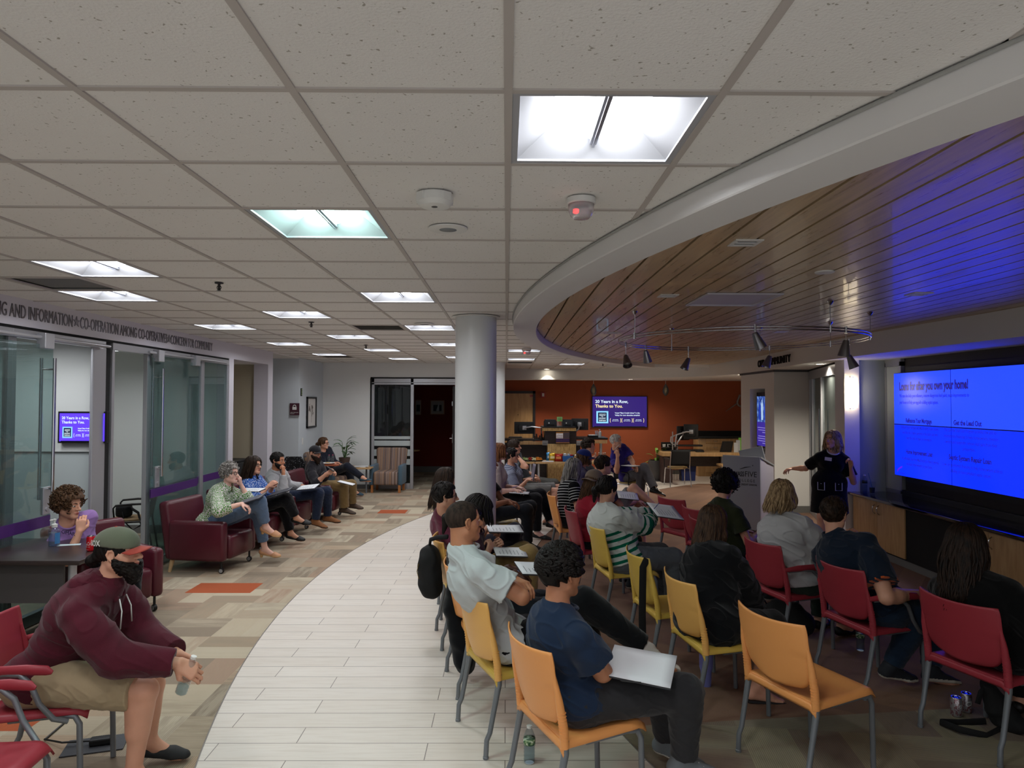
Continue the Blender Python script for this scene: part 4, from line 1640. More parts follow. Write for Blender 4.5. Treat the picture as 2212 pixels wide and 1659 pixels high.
# ---------------------------------------------------------------- walls at the back
mb = MB()
mb.box((-0.15, 19.5, 0), (9.4, 19.65, 2.62))
tag(mb.build('wall_back', M_ORANGE), kind='structure')
mb = MB()
mb.box((0.95, 19.47, 0), (9.4, 19.5, 0.11))
tag(mb.build('baseboard_back', M_BASE), kind='structure')
mb = MB()
YB = 16.05
mb.box((-4.3, YB, 0), (-3.12, YB + 0.15, HC + 0.02))
mb.box((-3.12, YB, 2.52), (-0.9, YB + 0.15, HC + 0.02))
mb.box((-1.0, YB, 0), (-0.45, YB + 0.15, HC + 0.02))
tag(mb.build('wall_back', M_WALL), kind='structure')
mb = MB()
mb.box((-4.18, YB - 0.02, 0), (-3.13, YB, 0.10))
mb.box((-4.2, 14.3, 0), (-4.18, YB, 0.10))
tag(mb.build('baseboard_back', M_BASE), kind='structure')
mb = MB()
mb.box((-4.4, 14.2, 0), (-4.2, YB + 0.1, HC))
mb.box((-7.2, 14.2, 0), (-4.4, 14.35, HC + 0.1))
tag(mb.build('wall_left', mat('wall_paint_cool', '#c6cdd2', rough=0.85, spec=0.2)), kind='structure')
# room beyond the glazed door
mb = MB()
mb.box((-4.4, 19.9, 0), (-0.15, 20.0, 2.9))
mb.box((-4.4, YB + 0.15, 0), (-4.3, 20.0, 2.9))
mb.box((-0.45, YB + 0.15, 0), (-0.15, 20.0, 2.9))
tag(mb.build('wall_back', M_DKRED), kind='structure')
mb = MB()
mb.box((-4.3, 19.86, 0), (-0.45, 19.9, 0.16))
tag(mb.build('baseboard_back', M_BASE), kind='structure')
mb = MB()
mb.box((-4.3, YB + 0.15, 2.6), (-0.45, 19.9, 2.66))
tag(mb.build('ceiling', M_DRY), kind='structure')

# ---------------------------------------------------------------- left: offices behind glass, fascia above
XL = -4.2
mb = MB()
mb.box((XL - 0.25, 0.5, 2.64), (XL, 12.6, HC + 0.02))
mb.box((XL - 0.25, 12.35, 0), (XL, 12.6, 2.64))
mb.box((XL - 0.18, 10.62, 0), (XL, 10.80, 2.64))
tag(mb.build('wall_left', M_FASCIA), kind='structure')
mb = MB()
mb.box((XL - 0.18, 0.5, 2.612), (XL - 0.01, 10.62, 2.64))
mb.box((XL - 0.14, 7.37, 0), (XL - 0.02, 7.47, 2.61))
tag(mb.build('trim_5', M_BLACKM), kind='structure')
mb = MB()
mb.box((XL - 1.3, 12.5, 0), (XL - 0.2, 12.6, HC))
tag(mb.build('wall_left', M_BEIGE), kind='structure')
mb = MB()
mb.box((XL - 1.3, 10.7, 0), (XL - 1.2, 12.6, HC))
tag(mb.build('wall_left', M_BEIGE), kind='structure')
mb = MB()
mb.box((XL - 1.3, 10.75, 2.645), (XL - 0.2, 12.6, 2.70))
mb.box((-7.6, 1.0, 2.78), (XL - 0.2, 7.42, 2.82))
mb.box((-7.6, 7.44, 2.78), (XL - 0.2, 10.75, 2.82))
mb.box((-6, 12.6, 2.86), (-4.2, 14.2, 2.9))
tag(mb.build('ceiling', M_DRY), kind='structure')
M_OFFICE = mat('office_wall_grey', '#d0d4d2', rough=0.85, spec=0.2)
mb = MB()
mb.box((-7.6, 1.0, 0), (-7.5, 10.8, 2.8))
mb.box((-7.5, 10.66, 0), (XL - 0.2, 10.78, 2.8))
mb.box((-7.5, 7.40, 1.46), (XL - 0.15, 7.46, 2.8))
mb.box((-7.5, 1.0, 0), (XL, 1.1, 2.7))
tag(mb.build('wall_left', M_OFFICE), kind='structure')
mb = MB()
mb.box((-7.5, 10.63, 0), (XL - 0.2, 10.66, 0.12))
tag(mb.build('baseboard_left', M_BASE), kind='structure')
# outer shell, left open behind the viewer so ambient world light fills the room
mb = MB()
mb.box((-9.1, -1.1, 0), (-9.0, 20.3, HC + 0.2))
mb.box((XL - 0.2, -1.0, 0), (XL, 0.6, HC))
tag(mb.build('wall_left', M_WALL), kind='structure')

def glazing(x, segs, z0=0.10, z1=2.54, sign=1):
 """one glazed front in the plane X = x: frame bars and a pane per bay"""
 for n, (ya, yb, kind) in enumerate(segs):
  mb = MB()
  mb.box((x - 0.06, ya, 0), (x - 0.0, yb, z0), 0.004)
  mb.box((x - 0.06, ya, z1), (x - 0.0, yb, z1 + 0.075), 0.004)
  mb.box((x - 0.055, ya, z0), (x - 0.005, ya + 0.05, z1), 0.004)
  mb.box((x - 0.055, yb - 0.05, z0), (x - 0.005, yb, z1), 0.004)
  f = mb.build('window_%d' % (n + 1), M_ALU)
  tag(f, kind='structure')
  if kind == 'open':
   continue
  mb = MB()
  mb.box((x - 0.035, ya + 0.05, z0), (x - 0.027, yb - 0.05, z1))
  mb.build('pane', M_GLASS, f)
  mb = MB()
  mb.box((x - 0.0355, ya + 0.05, 0.86), (x - 0.0265, yb - 0.05, 0.96))
  mb.build('privacy_band', M_PURPLE, f)

mb = MB()
mb.box((XL - 0.035, 7.14, 0.0), (XL, 7.37, 2.55), 0.01)
tag(mb.build('window_10', M_ALU), kind='structure')
glazing(XL, [(1.2, 3.6, 'g'), (3.6, 5.98, 'g'), (5.98, 7.36, 'open'), (7.49, 8.27, 'open'), (8.27, 9.72, 'g'), (9.72, 10.62, 'g')])

def sliding_door(ya, yb, hy, n, label=None):
 """glass leaf on a rail in front of the office, with ladder pull"""
 x = XL + 0.05
 mb = MB()
 mb.box((x - 0.006, ya, 0.03), (x + 0.006, yb, 2.50), 0.002)
 d = mb.build('door_%d' % n, M_GLASS)
 tag(d, kind='structure')
 mb = MB()
 mb.box((x - 0.0075, ya, 0.86), (x + 0.0075, yb, 0.96))
 mb.build('privacy_band', M_PURPLE, d)
 mb = MB()
 mb.tube([(x + 0.01, ya - 0.1, 2.56), (x + 0.01, yb + 0.9, 2.56)], 0.016, 10)
 mb.build('rail', M_ALU, d, smooth=40)
 for yy in (ya + 0.12, yb - 0.12):
  mb = MB()
  mb.box((x - 0.025, yy - 0.065, 2.46), (x + 0.055, yy + 0.065, 2.60), 0.008)
  mb.build('hanger', M_ALU, d)
 for sg in (-1, 1):
  mb = MB()
  mb.tube([(x + sg * 0.06, hy, 1.10), (x + sg * 0.06, hy, 2.38)], 0.014, 10)
  for z in (1.2, 2.28):
   mb.tube([(x, hy, z), (x + sg * 0.06, hy, z)], 0.009, 8)
  mb.build('door_handle', M_CHROME, d, smooth=40)
 mb = MB()
 mb.box((x - 0.014, hy - 0.05, 0.97), (x + 0.014, hy + 0.05, 1.22), 0.004)
 mb.lathe([(0.0, 0.022), (0.018, 0.020), (0.018, 0.0)], 14, c=(x, hy, 1.02), axis='x')
 mb.build('lock', M_ALU, d)

sliding_door(4.9, 6.42, 6.36, 1)
sliding_door(8.22, 9.45, 8.36, 2)
# inner partition with frosted bands
mb = MB()
mb.box((-7.4, 7.425, 0.1), (XL - 0.2, 7.435, 1.46))
tag(mb.build('window_9', M_FROST), kind='structure')

# letters on the fascia
M_LET = mat('brushed_letters', '#8c8a90', rough=0.3, metal=0.9)

def fascia_text(s, y0, y1, z=2.705, h=0.115):
 o = text_obj('lettering', s, h * 1.38, M_LET, frame((XL + 0.004, y0, z), (0, 1, 0)), ext=0.004)
 o.matrix_world = frame((XL + 0.012, y1, z), (0, -1, 0))
 return o

def fit_text(name, s, p0, p1, up, h, m, ext=0.002, parent=None, bold=0.0):
 """text whose left end is at p0 and right end at p1, capital height h"""
 p0, p1 = Vector(p0), Vector(p1)
 o = text_obj(name, s, 1.0, m, Matrix.Identity(4), ext=ext / (h * 1.4), bold=bold)
 xs = [v.co.x for v in o.data.vertices]
 w = max(xs) - min(xs)
 L = (p1 - p0).length
 M = frame(p0, p1 - p0, up)
 sx, sy = L / w, h * 1.4
 x0_ = min(xs)
 for v in o.data.vertices:
  v.co.x = (v.co.x - x0_) * sx
  v.co.y *= sy
  v.co.z *= sy
 o.matrix_world = M
 if parent is not None:
  mw = parent.matrix_world.copy()
  bpy.context.view_layer.update()
  mw = parent.matrix_world.copy()
  o.parent = parent
  o.matrix_parent_inverse = Matrix.Identity(4)
  o.matrix_local = mw.inverted() @ M
 return o

# words read left to right along +Y on this wall: text x axis runs away from the viewer
words = [('TRAINING AND INFORMATION', (-40, 0), (156, 0), 'TRAINING AND INFORMATION lettering in brushed metal, leftmost on the fascia'),
   ('CO-OPERATION AMONG CO-OPERATIVES', (173, 0), (361, 0), 'CO-OPERATION AMONG CO-OPERATIVES lettering between the two stars on the fascia'),
   ('CONCERN FOR COMMUNITY', (369, 0), (459, 0), 'CONCERN FOR COMMUNITY lettering at the right end of the fascia')]

def yl(px):
 r = ray(px, 700)
 return XL / r.x * r.y

for s, a, b, lab in words:
 ya = yl(a[0]) if s[0] != 'T' else yl(156) - 1.32
 o = fit_text('lettering', s, (XL + 0.003, ya, 2.708), (XL + 0.003, yl(b[0]), 2.708), (0, 0, 1), 0.118, M_LET, ext=0.004)
 tag(o, lab, 'lettering', 'words along the fascia of the offices')
for px in (164.5, 365):
 yy = yl(px)
 mb = MB()
 P5 = []
 for k in range(10):
  a = PI / 2 + k * PI / 5
  r = 0.055 if k % 2 == 0 else 0.022
  P5.append((yy + r * math.cos(a), 2.765 + r * math.sin(a)))
 mb.prism(P5, XL + 0.001, XL + 0.008, 'x')
 tag(mb.build('star_emblem', M_LET), 'metal star before the words CO-OPERATION AMONG CO-OPERATIVES' if px < 200 else 'metal star before the words CONCERN FOR COMMUNITY', 'emblem', 'stars on the fascia')

# ---------------------------------------------------------------- right side walls
mb = MB()
# wall with the niche for the portrait display: runs along Y at X = 4.9
XN = 4.9
mb.box((XN, 12.95, 0), (XN + 0.4, 13.20, 2.6))
mb.box((XN, 14.02, 0), (XN + 0.4, 14.55, 2.6))
mb.box((XN, 13.20, 0), (XN + 0.4, 14.02, 1.02))
mb.box((XN, 13.20, 2.27), (XN + 0.4, 14.02, 2.6))
tag(mb.build('wall_right', M_DRY), kind='structure')
mb = MB()
mb.box((XN + 0.0, 12.75, 0), (5.62, 12.95, 2.6))
tag(mb.build('wall_right', M_DRY), kind='structure')
mb = MB()
mb.box((XN, 12.70, 0), (5.62, 12.73, 0.12))
tag(mb.build('baseboard_right', M_BASE), kind='structure')
mb = MB()
mb.box((4.9, 12.7, 2.56), (5.62, 12.735, 2.60))
mb.box((4.87, 12.7, 2.56), (4.9, 14.55, 2.60))
tag(mb.build('trim_6', M_ALUD), kind='structure')
mb = MB()
mb.box((5.0, 14.4, 0), (9.4, 14.55, 2.6))
tag(mb.build('wall_right', M_DRY), kind='structure')
# pilaster and wall at the end of the counter
mb = MB()
mb.box((4.72, 9.72, 0), (4.93, 10.0, 2.6), 0.003)
tag(mb.build('wall_right', M_DRY), kind='structure')
mb = MB()
mb.box((4.93, 9.76, 0), (5.32, 9.96, 2.6))
tag(mb.build('wall_right', mat('wall_paint_grey', '#9aa3a2', rough=0.8, spec=0.2)), kind='structure')
mb = MB()
mb.box((5.32, 9.80, 0.8), (9.4, 9.9, 2.6))
tag(mb.build('wall_right', mat('wall_paint_grey', '#9aa3a2')), kind='structure')
mb = MB()
mb.box((5.75, -1.0, 0), (5.9, 9.8, 2.7))
tag(mb.build('wall_right', mat('wall_dark_right', '#2a2624', rough=0.8)), kind='structure')
mb = MB()
mb.box((9.4, -1.1, 0), (9.5, 20.3, HC + 0.2))
tag(mb.build('wall_right', M_WALL), kind='structure')

# glazed door in the slanting front between the white wall and the pilaster
A, B = Vector((5.55, 12.70, 0)), Vector((4.80, 9.98, 0))
d = (B - A).normalized()
L = (B - A).length
ang = math.atan2(d.y, d.x)
dr = MB()
for (s0, s1, z0, z1) in ((0, 0.06, 0, 2.5), (L - 0.06, L, 0, 2.5), (0, L, 2.42, 2.57), (0, L, 0, 0.09), (1.22, 1.28, 0.09, 2.42), (0.30, 0.34, 0.09, 2.42)):
 dr.box((s0, -0.03, z0), (s1, 0.03, z1), 0.003)
do = dr.build('door_3', M_ALU, loc=A, rz=ang)
tag(do, kind='structure')
mb = MB()
mb.box((0.06, -0.004, 0.09), (L - 0.06, 0.004, 2.42))
mb.build('pane', M_GLASS, do)
mb = MB()
mb.box((0.0, -0.03, 2.57), (L, 0.03, 2.6))
mb.build('shadow_gap', M_BLACKM, do)
mb = MB()
mb.tube([(1.36, -0.07, 0.9), (1.36, -0.07, 1.9)], 0.012, 8)
mb.build('door_handle', M_CHROME, do, smooth=40)
mb = MB()
mb.box((7.2, 9.9, 0), (7.3, 14.4, 2.6))
tag(mb.build('wall_right', M_OFFICE), kind='structure')

# glazed bay beside the video wall
mb = MB()
for (y0_, y1_) in ((9.74, 9.80), (9.36, 9.40)):
 mb.box((5.31, y0_, 0.78), (5.36, y1_, 2.56))
mb.box((5.31, 9.36, 0.76), (5.36, 9.80, 0.82))
mb.box((5.31, 9.36, 2.50), (5.36, 9.80, 2.60))
w8 = mb.build('window_8', M_ALU)
tag(w8, kind='structure')
mb = MB()
mb.box((5.33, 9.40, 0.82), (5.336, 9.74, 2.50))
mb.build('pane', M_FROST, w8)

# ---------------------------------------------------------------- columns
for (cx, cy, r, h, lab) in ((-0.315, 7.22, 0.213, HC, 'thick round white column lit blue on its right side, among the front seats'), (-0.22, 15.6, 0.19, HC, 'second round white column, behind the thick one, next to the tellers')):
 mb = MB()
 mb.lathe([(r, 0), (r, h)], 64, c=(cx, cy, 0))
 c = mb.build('column', mat('column_paint', '#d3d6d6', rough=0.3, spec=0.7), smooth=40)
 tag(c, lab, 'column', 'round columns')
 c['kind'] = 'structure'
 mb = MB()
 mb.lathe([(r, h - 0.012), (r + 0.03, h - 0.010), (r + 0.034, h - 0.002), (r, h)], 48, c=(cx, cy, 0))
 mb.build('ceiling_collar', M_WHITE, c, smooth=30)
 mb = MB()
 mb.lathe([(r + 0.004, 0.0), (r + 0.004, 0.10), (r, 0.102)], 48, c=(cx, cy, 0))
 mb.build('base_ring', M_BASE, c, smooth=30)
# ---------------------------------------------------------------- troffers
M_TRIN = mat('troffer_white_enamel', '#a9abb0', rough=0.5)

def lens(name, tint, k):
 return mat(name, '#ffffff', emit=tint, es=TROFFER * k, rough=0.5)

M_L1 = lens('troffer_lens_lit', '#fbfcff', 1.0)
M_L2 = lens('troffer_lens_green', '#d2fff3', 1.0)

def make_troffer(m_lens):
 t = empty('ceiling_light')
 mb = MB()
 o = [(0.012, 0.012), (0.598, 0.012), (0.598, 0.598), (0.012, 0.598)]
 i1 = [(0.034, 0.034), (0.576, 0.034), (0.576, 0.576), (0.034, 0.576)]
 i2 = [(0.150, 0.125), (0.460, 0.125), (0.460, 0.485), (0.150, 0.485)]
 n = mb.pts([(x, y, 0.004) for x, y in o] + [(x, y, 0.004) for x, y in i1] + [(x, y, 0.012) for x, y in i1] + [(x, y, 0.095) for x, y in i2])
 for a, b in ((0, 4), (4, 8), (8, 12)):
  for k in range(4):
   k2 = (k + 1) % 4
   mb.face((n + a + k, n + b + k, n + b + k2, n + a + k2))
 mb.poly([(0.150, 0.125, 0.096), (0.460, 0.125, 0.096), (0.460, 0.485, 0.096), (0.150, 0.485, 0.096)])
 mb.build('housing', M_TRIN, t, smooth=20)
 for s in (-1, 1):
  mb = MB()
  xo, xi = 0.305 + s * 0.153, 0.305 + s * 0.012
  mb.poly([(xo, 0.127, 0.092), (xi, 0.100, 0.062), (xi, 0.510, 0.062), (xo, 0.483, 0.092)])
  mb.build('lens', m_lens, t)
 mb = MB()
 mb.box((0.292, 0.085, 0.045), (0.318, 0.525, 0.068), 0.003)
 mb.box((0.301, 0.085, 0.036), (0.309, 0.525, 0.046))
 mb.build('center_spine', mat('spine_grey', '#9a9da6', rough=0.3, metal=0.7), t)
 return t

tro1 = make_troffer(M_L1)
tro2 = make_troffer(M_L2)
TL = {(0, 0): 'square recessed ceiling light nearest the viewer, beside the curved bulkhead, brightest of all',
  (-2, 2): 'square ceiling light with a greenish tint left of the round speaker grille',
  (-5, 4): 'square ceiling light just before the dark grey vent panel near the left fascia',
  (-6, 6): 'square ceiling light just behind the dark grey vent panel near the left fascia',
  (-2, 6): 'square ceiling light in front of the thick column, left of its top',
  (-4, 8): 'square ceiling light between the two sprinkler heads left of the column',
  (-6, 10): 'square ceiling light above the words CONCERN FOR COMMUNITY',
  (-4, 12): 'square ceiling light in the middle column of lights, third before the back wall',
  (-2, 10): 'square ceiling light touching the left edge of the thick column, beside the small speaker',
  (-6, 14): 'square ceiling light over the beige alcove near the left wall',
  (-4, 16): 'square ceiling light in the middle column of lights, second before the back wall',
  (-6, 18): 'square ceiling light nearest the back left corner of the room',
  (-2, 14): 'bluish square ceiling light half hidden behind the thick column',
  (-4, 20): 'square ceiling light in the middle column of lights, last before the back wall',
  (-2, 19): 'thin square ceiling light hidden mostly behind the thick column, farthest there',
  (0, 16): 'square ceiling light just behind the second occupancy sensor right of the thick column',
  (0, 20): 'square ceiling light before the teller bulkhead right of the thick column',
  (2, 23): 'square ceiling light farthest right, over the teller counter',
  (-4, 0): 'square ceiling light cut off by the left edge of the picture',
  (-6, 2): 'square ceiling light over the office front, outside the left edge',
  (-2, -3): 'unseen square ceiling light added for fill overhead behind the viewer, to the right',
  (-5, -3): 'unseen square ceiling light added for fill overhead behind the viewer, to the left'}  # last pair is out of view, added to light the near end
first = {1: True, 2: True}
for (i, j) in troffers:
 k = 2 if (i, j) == (-2, 2) else 1
 src = tro2 if k == 2 else tro1
 o = src if first[k] else copy_tree(src)
 first[k] = False
 o.location = (X0 + i * TS, Y0 + j * TS, HC)
 tag(o, TL[(i, j)], 'ceiling light', 'square recessed ceiling lights')
for (x, y, lab) in ((-5.6, 8.9, 'ceiling light inside the second glass office'), (-6.6, 8.3, 'added unseen ceiling light deeper inside the second glass office'), (-5.0, 6.2, 'added unseen ceiling light at the front of the first glass office'), (-5.6, 5.6, 'ceiling light inside the first glass office')):  # one extra light per office, out of view, added to brighten the interior
 o = copy_tree(tro1)
 o.location = (x, y, 2.66)
 tag(o, lab, 'ceiling light', 'office ceiling lights')

# return air panels
VL = {(-6, 5): 'dark grey perforated vent panel between two ceiling lights near the left fascia', (-3, 10): 'grey louvred vent left of the small round speaker before the column', (-6, 19): 'grey louvred vent in the ceiling by the back left corner', (0, 22): 'grey louvred vent in the ceiling right before the teller bulkhead'}
for (i, j) in vents:
 xa, ya = X0 + i * TS, Y0 + j * TS
 t = empty('ceiling_vent', (xa, ya, HC), label=VL[(i, j)], cat='air vent', group='ceiling vents')
 mb = MB()
 for q in ((0.012, 0.012, 0.598, 0.035), (0.012, 0.575, 0.598, 0.598), (0.012, 0.035, 0.035, 0.575), (0.575, 0.035, 0.598, 0.575)):
  mb.box((q[0], q[1], 0.0), (q[2], q[3], 0.012))
 mb.build('frame', M_GRID, t)
 mb = MB()
 mb.box((0.035, 0.035, 0.02), (0.575, 0.575, 0.03))
 if (i, j) != (-6, 5):
  for k in range(9):
   y = 0.06 + k * 0.058
   mb.poly([(0.035, y, 0.004), (0.575, y, 0.004), (0.575, y + 0.045, 0.022), (0.035, y + 0.045, 0.022)])
 mb.build('grille', mat('vent_grey', '#6d6b68', rough=0.7) if (i, j) == (-6, 5) else mat('vent_light', '#9d9b97', rough=0.6), t)

# smoke detector, strobe, speakers
mb = MB()
mb.lathe([(0.075, 0), (0.078, -0.012), (0.078, -0.034), (0.062, -0.052), (0.04, -0.056), (0.0, -0.056)], 40)
t = mb.build('smoke_detector', M_WHITE, loc=(-0.305, 2.94, HC), smooth=35)
tag(t, 'white round smoke detector with notched rim on the ceiling left of the sensor', 'smoke detector')
mb = MB()
for k in range(4):
 a = PI / 4 + k * PI / 2
 mb.T = Matrix.Rotation(a, 4, 'Z')
 mb.box((0.070, -0.022, -0.036), (0.082, 0.022, -0.002), 0.002)
mb.T = None
mb.build('rim_lug', M_WHITE, t)
mb = MB()
mb.lathe([(0.0, -0.058), (0.013, -0.057), (0.013, -0.055)], 20, c=(0, -0.012, 0))
mb.build('sensing_hole', M_BLACK, t)

def sensor(loc, s, lab):
 t = empty('occupancy_sensor', loc, label=lab, cat='sensor', group='domed ceiling sensors')
 t.scale = (s, s, s)
 mb = MB()
 mb.lathe([(0.062, 0), (0.063, -0.022), (0.058, -0.026)], 36)
 mb.build('base', M_WHITE, t, smooth=35)
 mb = MB()
 mb.lathe([(0.056, -0.026), (0.054, -0.055), (0.046, -0.075), (0.034, -0.086), (0.0, -0.087)], 36)
 mb.build('lens_dome', mat('sensor_dome', '#cfcdd2', rough=0.2, trans=0.35, alpha=0.75), t, smooth=True)
 mb = MB()
 mb.lathe([(0.0, -0.05), (0.012, -0.055), (0.012, -0.07), (0.0, -0.075)], 12, c=(-0.026, -0.03, 0))
 mb.build('red_led', mat('led_red', '#ff4040', emit='#ff3030', es=1.6), t, smooth=True)
 return t

sensor((0.32, 2.99, HC), 1.0, 'white domed ceiling sensor glowing red, near the bright square light')
sensor((0.33, 11.45, HC), 1.25, 'small white domed ceiling sensor glowing red, far behind beside the round bulkhead')

def speaker(loc, r, lab):
 mb = MB()
 mb.lathe([(r + 0.012, 0.0), (r + 0.010, -0.005), (r, -0.007)], 48)
 t = mb.build('ceiling_speaker', M_WHITE, loc=loc, smooth=40)
 tag(t, lab, 'speaker', 'round ceiling speakers')
 mb = MB()
 mb.lathe([(r, -0.006), (0.0, -0.008)], 48)
 mb.build('grille', mat('speaker_grille', '#84888a', rough=0.7), t, smooth=True)

speaker((-0.298, 3.525, HC), 0.088, 'round grey ceiling speaker grille behind the smoke detector')
speaker((-0.93, 7.9, HC), 0.10, 'small round grey ceiling speaker just before the light by the column')

def sprinkler(x, y, lab):
 mb = MB()
 mb.lathe([(0.032, 0), (0.030, -0.005), (0.010, -0.008)], 20)
 t = mb.build('sprinkler', mat('sprinkler_cup', '#4b4747', rough=0.4, metal=0.8), loc=(x, y, HC), smooth=35)
 tag(t, lab, 'sprinkler', 'ceiling sprinklers')
 mb = MB()
 mb.lathe([(0.010, -0.006), (0.008, -0.05), (0.012, -0.052)], 10)
 for s in (-1, 1):
  mb.tube([(s * 0.010, 0, -0.02), (s * 0.016, 0, -0.035), (s * 0.006, 0, -0.055)], 0.003, 5)
 mb.build('body', mat('sprinkler_body', '#3b3838', rough=0.4, metal=0.8), t, smooth=35)
 mb = MB()
 mb.lathe([(0.018, -0.056), (0.0, -0.059)], 16)
 mb.build('deflector', mat('sprinkler_body', '#3b3838'), t)

sprinkler(-2.14, 5.2, 'dark ceiling sprinkler head, nearest one, left of the greenish light')
sprinkler(-2.17, 7.77, 'dark ceiling sprinkler head, the middle one of the row before the column')
sprinkler(-2.19, 10.9, 'dark ceiling sprinkler head, farthest of the row left of the column')
sprinkler(2.2, 15.9, 'dark ceiling sprinkler head right before the far right ceiling light')

# fittings in the wood ceiling
for n, (x, y, lab) in enumerate(((1.29, 3.75, 'small white slotted air grille in the wood ceiling, nearest one'), (1.31, 5.65, 'small white slotted air grille in the wood ceiling, middle one'), (3.27, 5.5, 'small white slotted air grille in the wood ceiling, right one'), (1.34, 8.7, 'small white slotted air grille in the wood ceiling, far left one'), (3.35, 8.5, 'small white slotted air grille in the wood ceiling, far right one'))):
 mb = MB()
 for q in ((-0.075, -0.075, 0.075, -0.045), (-0.075, 0.045, 0.075, 0.075), (-0.075, -0.045, -0.055, 0.045), (0.055, -0.045, 0.075, 0.045), (-0.055, -0.01, 0.055, 0.012)):
  mb.box((q[0], q[1], -0.006), (q[2], q[3], 0.001))
 t = mb.build('air_grille', M_WHITE, loc=(x, y, WZ))
 tag(t, lab, 'air grille', 'small grilles in the wood ceiling')
 mb = MB()
 mb.box((-0.055, -0.045, -0.001), (0.055, 0.045, 0.0))
 mb.build('slot', M_BLACKM, t)
mb = MB()
mb.box((1.585, 5.48, -0.0), (2.19, 6.16, 0.001))
mb.box((1.585, 5.48, -0.012), (2.19, 5.50, 0.001))
mb.box((1.585, 6.14, -0.012), (2.19, 6.16, 0.001))
mb.box((1.585, 5.50, -0.012), (1.605, 6.14, 0.001))
mb.box((2.17, 5.50, -0.012), (2.19, 6.14, 0.001))
t = mb.build('access_panel', mat('panel_lilac_white', '#c9c6d0', rough=0.55), loc=(0, 0, WZ - 0.002))
tag(t, 'large square off-white access panel set in the wood ceiling', 'ceiling panel')
mb = MB()
mb.lathe([(0.062, 0), (0.060, -0.008), (0.03, -0.010), (0.0, -0.006)], 30)
t = mb.build('ceiling_speaker', M_WHITE, loc=(2.1, 4.58, WZ), smooth=35)
tag(t, 'small white round fitting in the wood ceiling near the bright reflection', 'speaker', 'round ceiling speakers')

# track light ring with seven spot heads
RC, RR, RZ2 = Vector((2.35, 7.05, 0)), 1.2, 2.63
t = empty('track_light', (RC.x, RC.y, RZ2), label='round steel monorail track hanging under the wood ceiling with cone spot lamps', cat='track light')
ring = [(RR * math.cos(a), RR * math.sin(a)) for a in np.linspace(0, 2 * PI, 73)[:-1]]
for dz in (-0.012, 0.012):
 mb = MB()
 mb.tube([(x, y, dz) for x, y in ring], 0.007, 6, closed=True)
 mb.build('rail', M_CHROME, t, smooth=True)
for a in (200, 110, 20, 290, 60, 340):
 r = math.radians(a)
 mb = MB()
 mb.tube([(RR * math.cos(r), RR * math.sin(r), 0), (RR * math.cos(r), RR * math.sin(r), WZ - RZ2)], 0.0045, 6)
 mb.lathe([(0.028, WZ - RZ2), (0.022, WZ - RZ2 - 0.012), (0.008, WZ - RZ2 - 0.03)], 14, c=(RR * math.cos(r), RR * math.sin(r), 0))
 mb.lathe([(0.012, 0.03), (0.012, -0.03)], 8, c=(RR * math.cos(r), RR * math.sin(r), 0))
 mb.build('hanger_rod', M_CHROME, t, smooth=35)

def ring_at(px, far):
 best = None
 for a in np.linspace(0, 2 * PI, 721):
  P_ = Vector((RC.x + RR * math.cos(a), RC.y + RR * math.sin(a), RZ2))
  r = P_.x / P_.y - ray(px, 750).x / ray(px, 750).y
  if (P_.y > RC.y) == far and (best is None or abs(r) < best[0]):
   best = (abs(r), P_)
 return best[1]

heads = [(1352, True, (0.05, -0.6, -0.8), 0.13, 'cone spot lamp pointing at the viewer, far left of the hanging track'),
   (1394, True, (0.25, 0.35, -0.9), 0.05, 'cone spot lamp tilted right, second from the left on the hanging track'),
   (1487, True, (-0.42, -0.1, -0.9), 0.12, 'cone spot lamp tilted left, at the far side middle of the hanging track'),
   (1630, False, (0.42, 0.1, -0.9), 0.05, 'cone spot lamp tilted right, on the near side before the OUR COMMUNITY letters'),
   (1662, True, (-0.35, 0.0, -0.95), 0.10, 'cone spot lamp tilted left, hanging before the end of the OUR COMMUNITY letters'),
   (1828, False, (-0.12, 0.1, -1), 0.10, 'upright cone spot lamp at the right end of the hanging track'),
   (1834, True, (0.35, -0.1, -0.9), 0.15, 'blue-lit cone spot lamp tilted right, at the right end of the hanging track')]
for px, far, dv, drop, lab in heads:
 P_ = ring_at(px, far)
 dv = Vector(dv).normalized()
 h = empty('spot_lamp', P_, label=lab, cat='spot lamp', group='cone spot lamps on the round track')
 mb = MB()
 mb.tube([(0, 0, 0.02), (0, 0, -drop)], 0.004, 6)
 mb.lathe([(0.012, 0.03), (0.012, -0.03)], 8)
 mb.build('stem', M_CHROME, h, smooth=35)
 rot = dv.to_track_quat('Z', 'Y').to_matrix().to_4x4()
 mb = MB()
 mb.T = Matrix.Translation(Vector((0, 0, -drop))) @ rot
 mb.lathe([(0.0, -0.012), (0.022, -0.010), (0.026, 0.0), (0.052, 0.13), (0.049, 0.13), (0.024, 0.02), (0.0, 0.015)], 24)
 mb.build('cone_shade', mat('cone_steel', '#8e8c8e', rough=0.28, metal=0.9), h, smooth=35)
 mb = MB()
 mb.T = Matrix.Translation(Vector((0, 0, -drop))) @ rot
 mb.lathe([(0.0, 0.085), (0.032, 0.095), (0.034, 0.10)], 16)
 mb.build('bulb', mat('bulb_off', '#c8c4bc', rough=0.2), h, smooth=True)

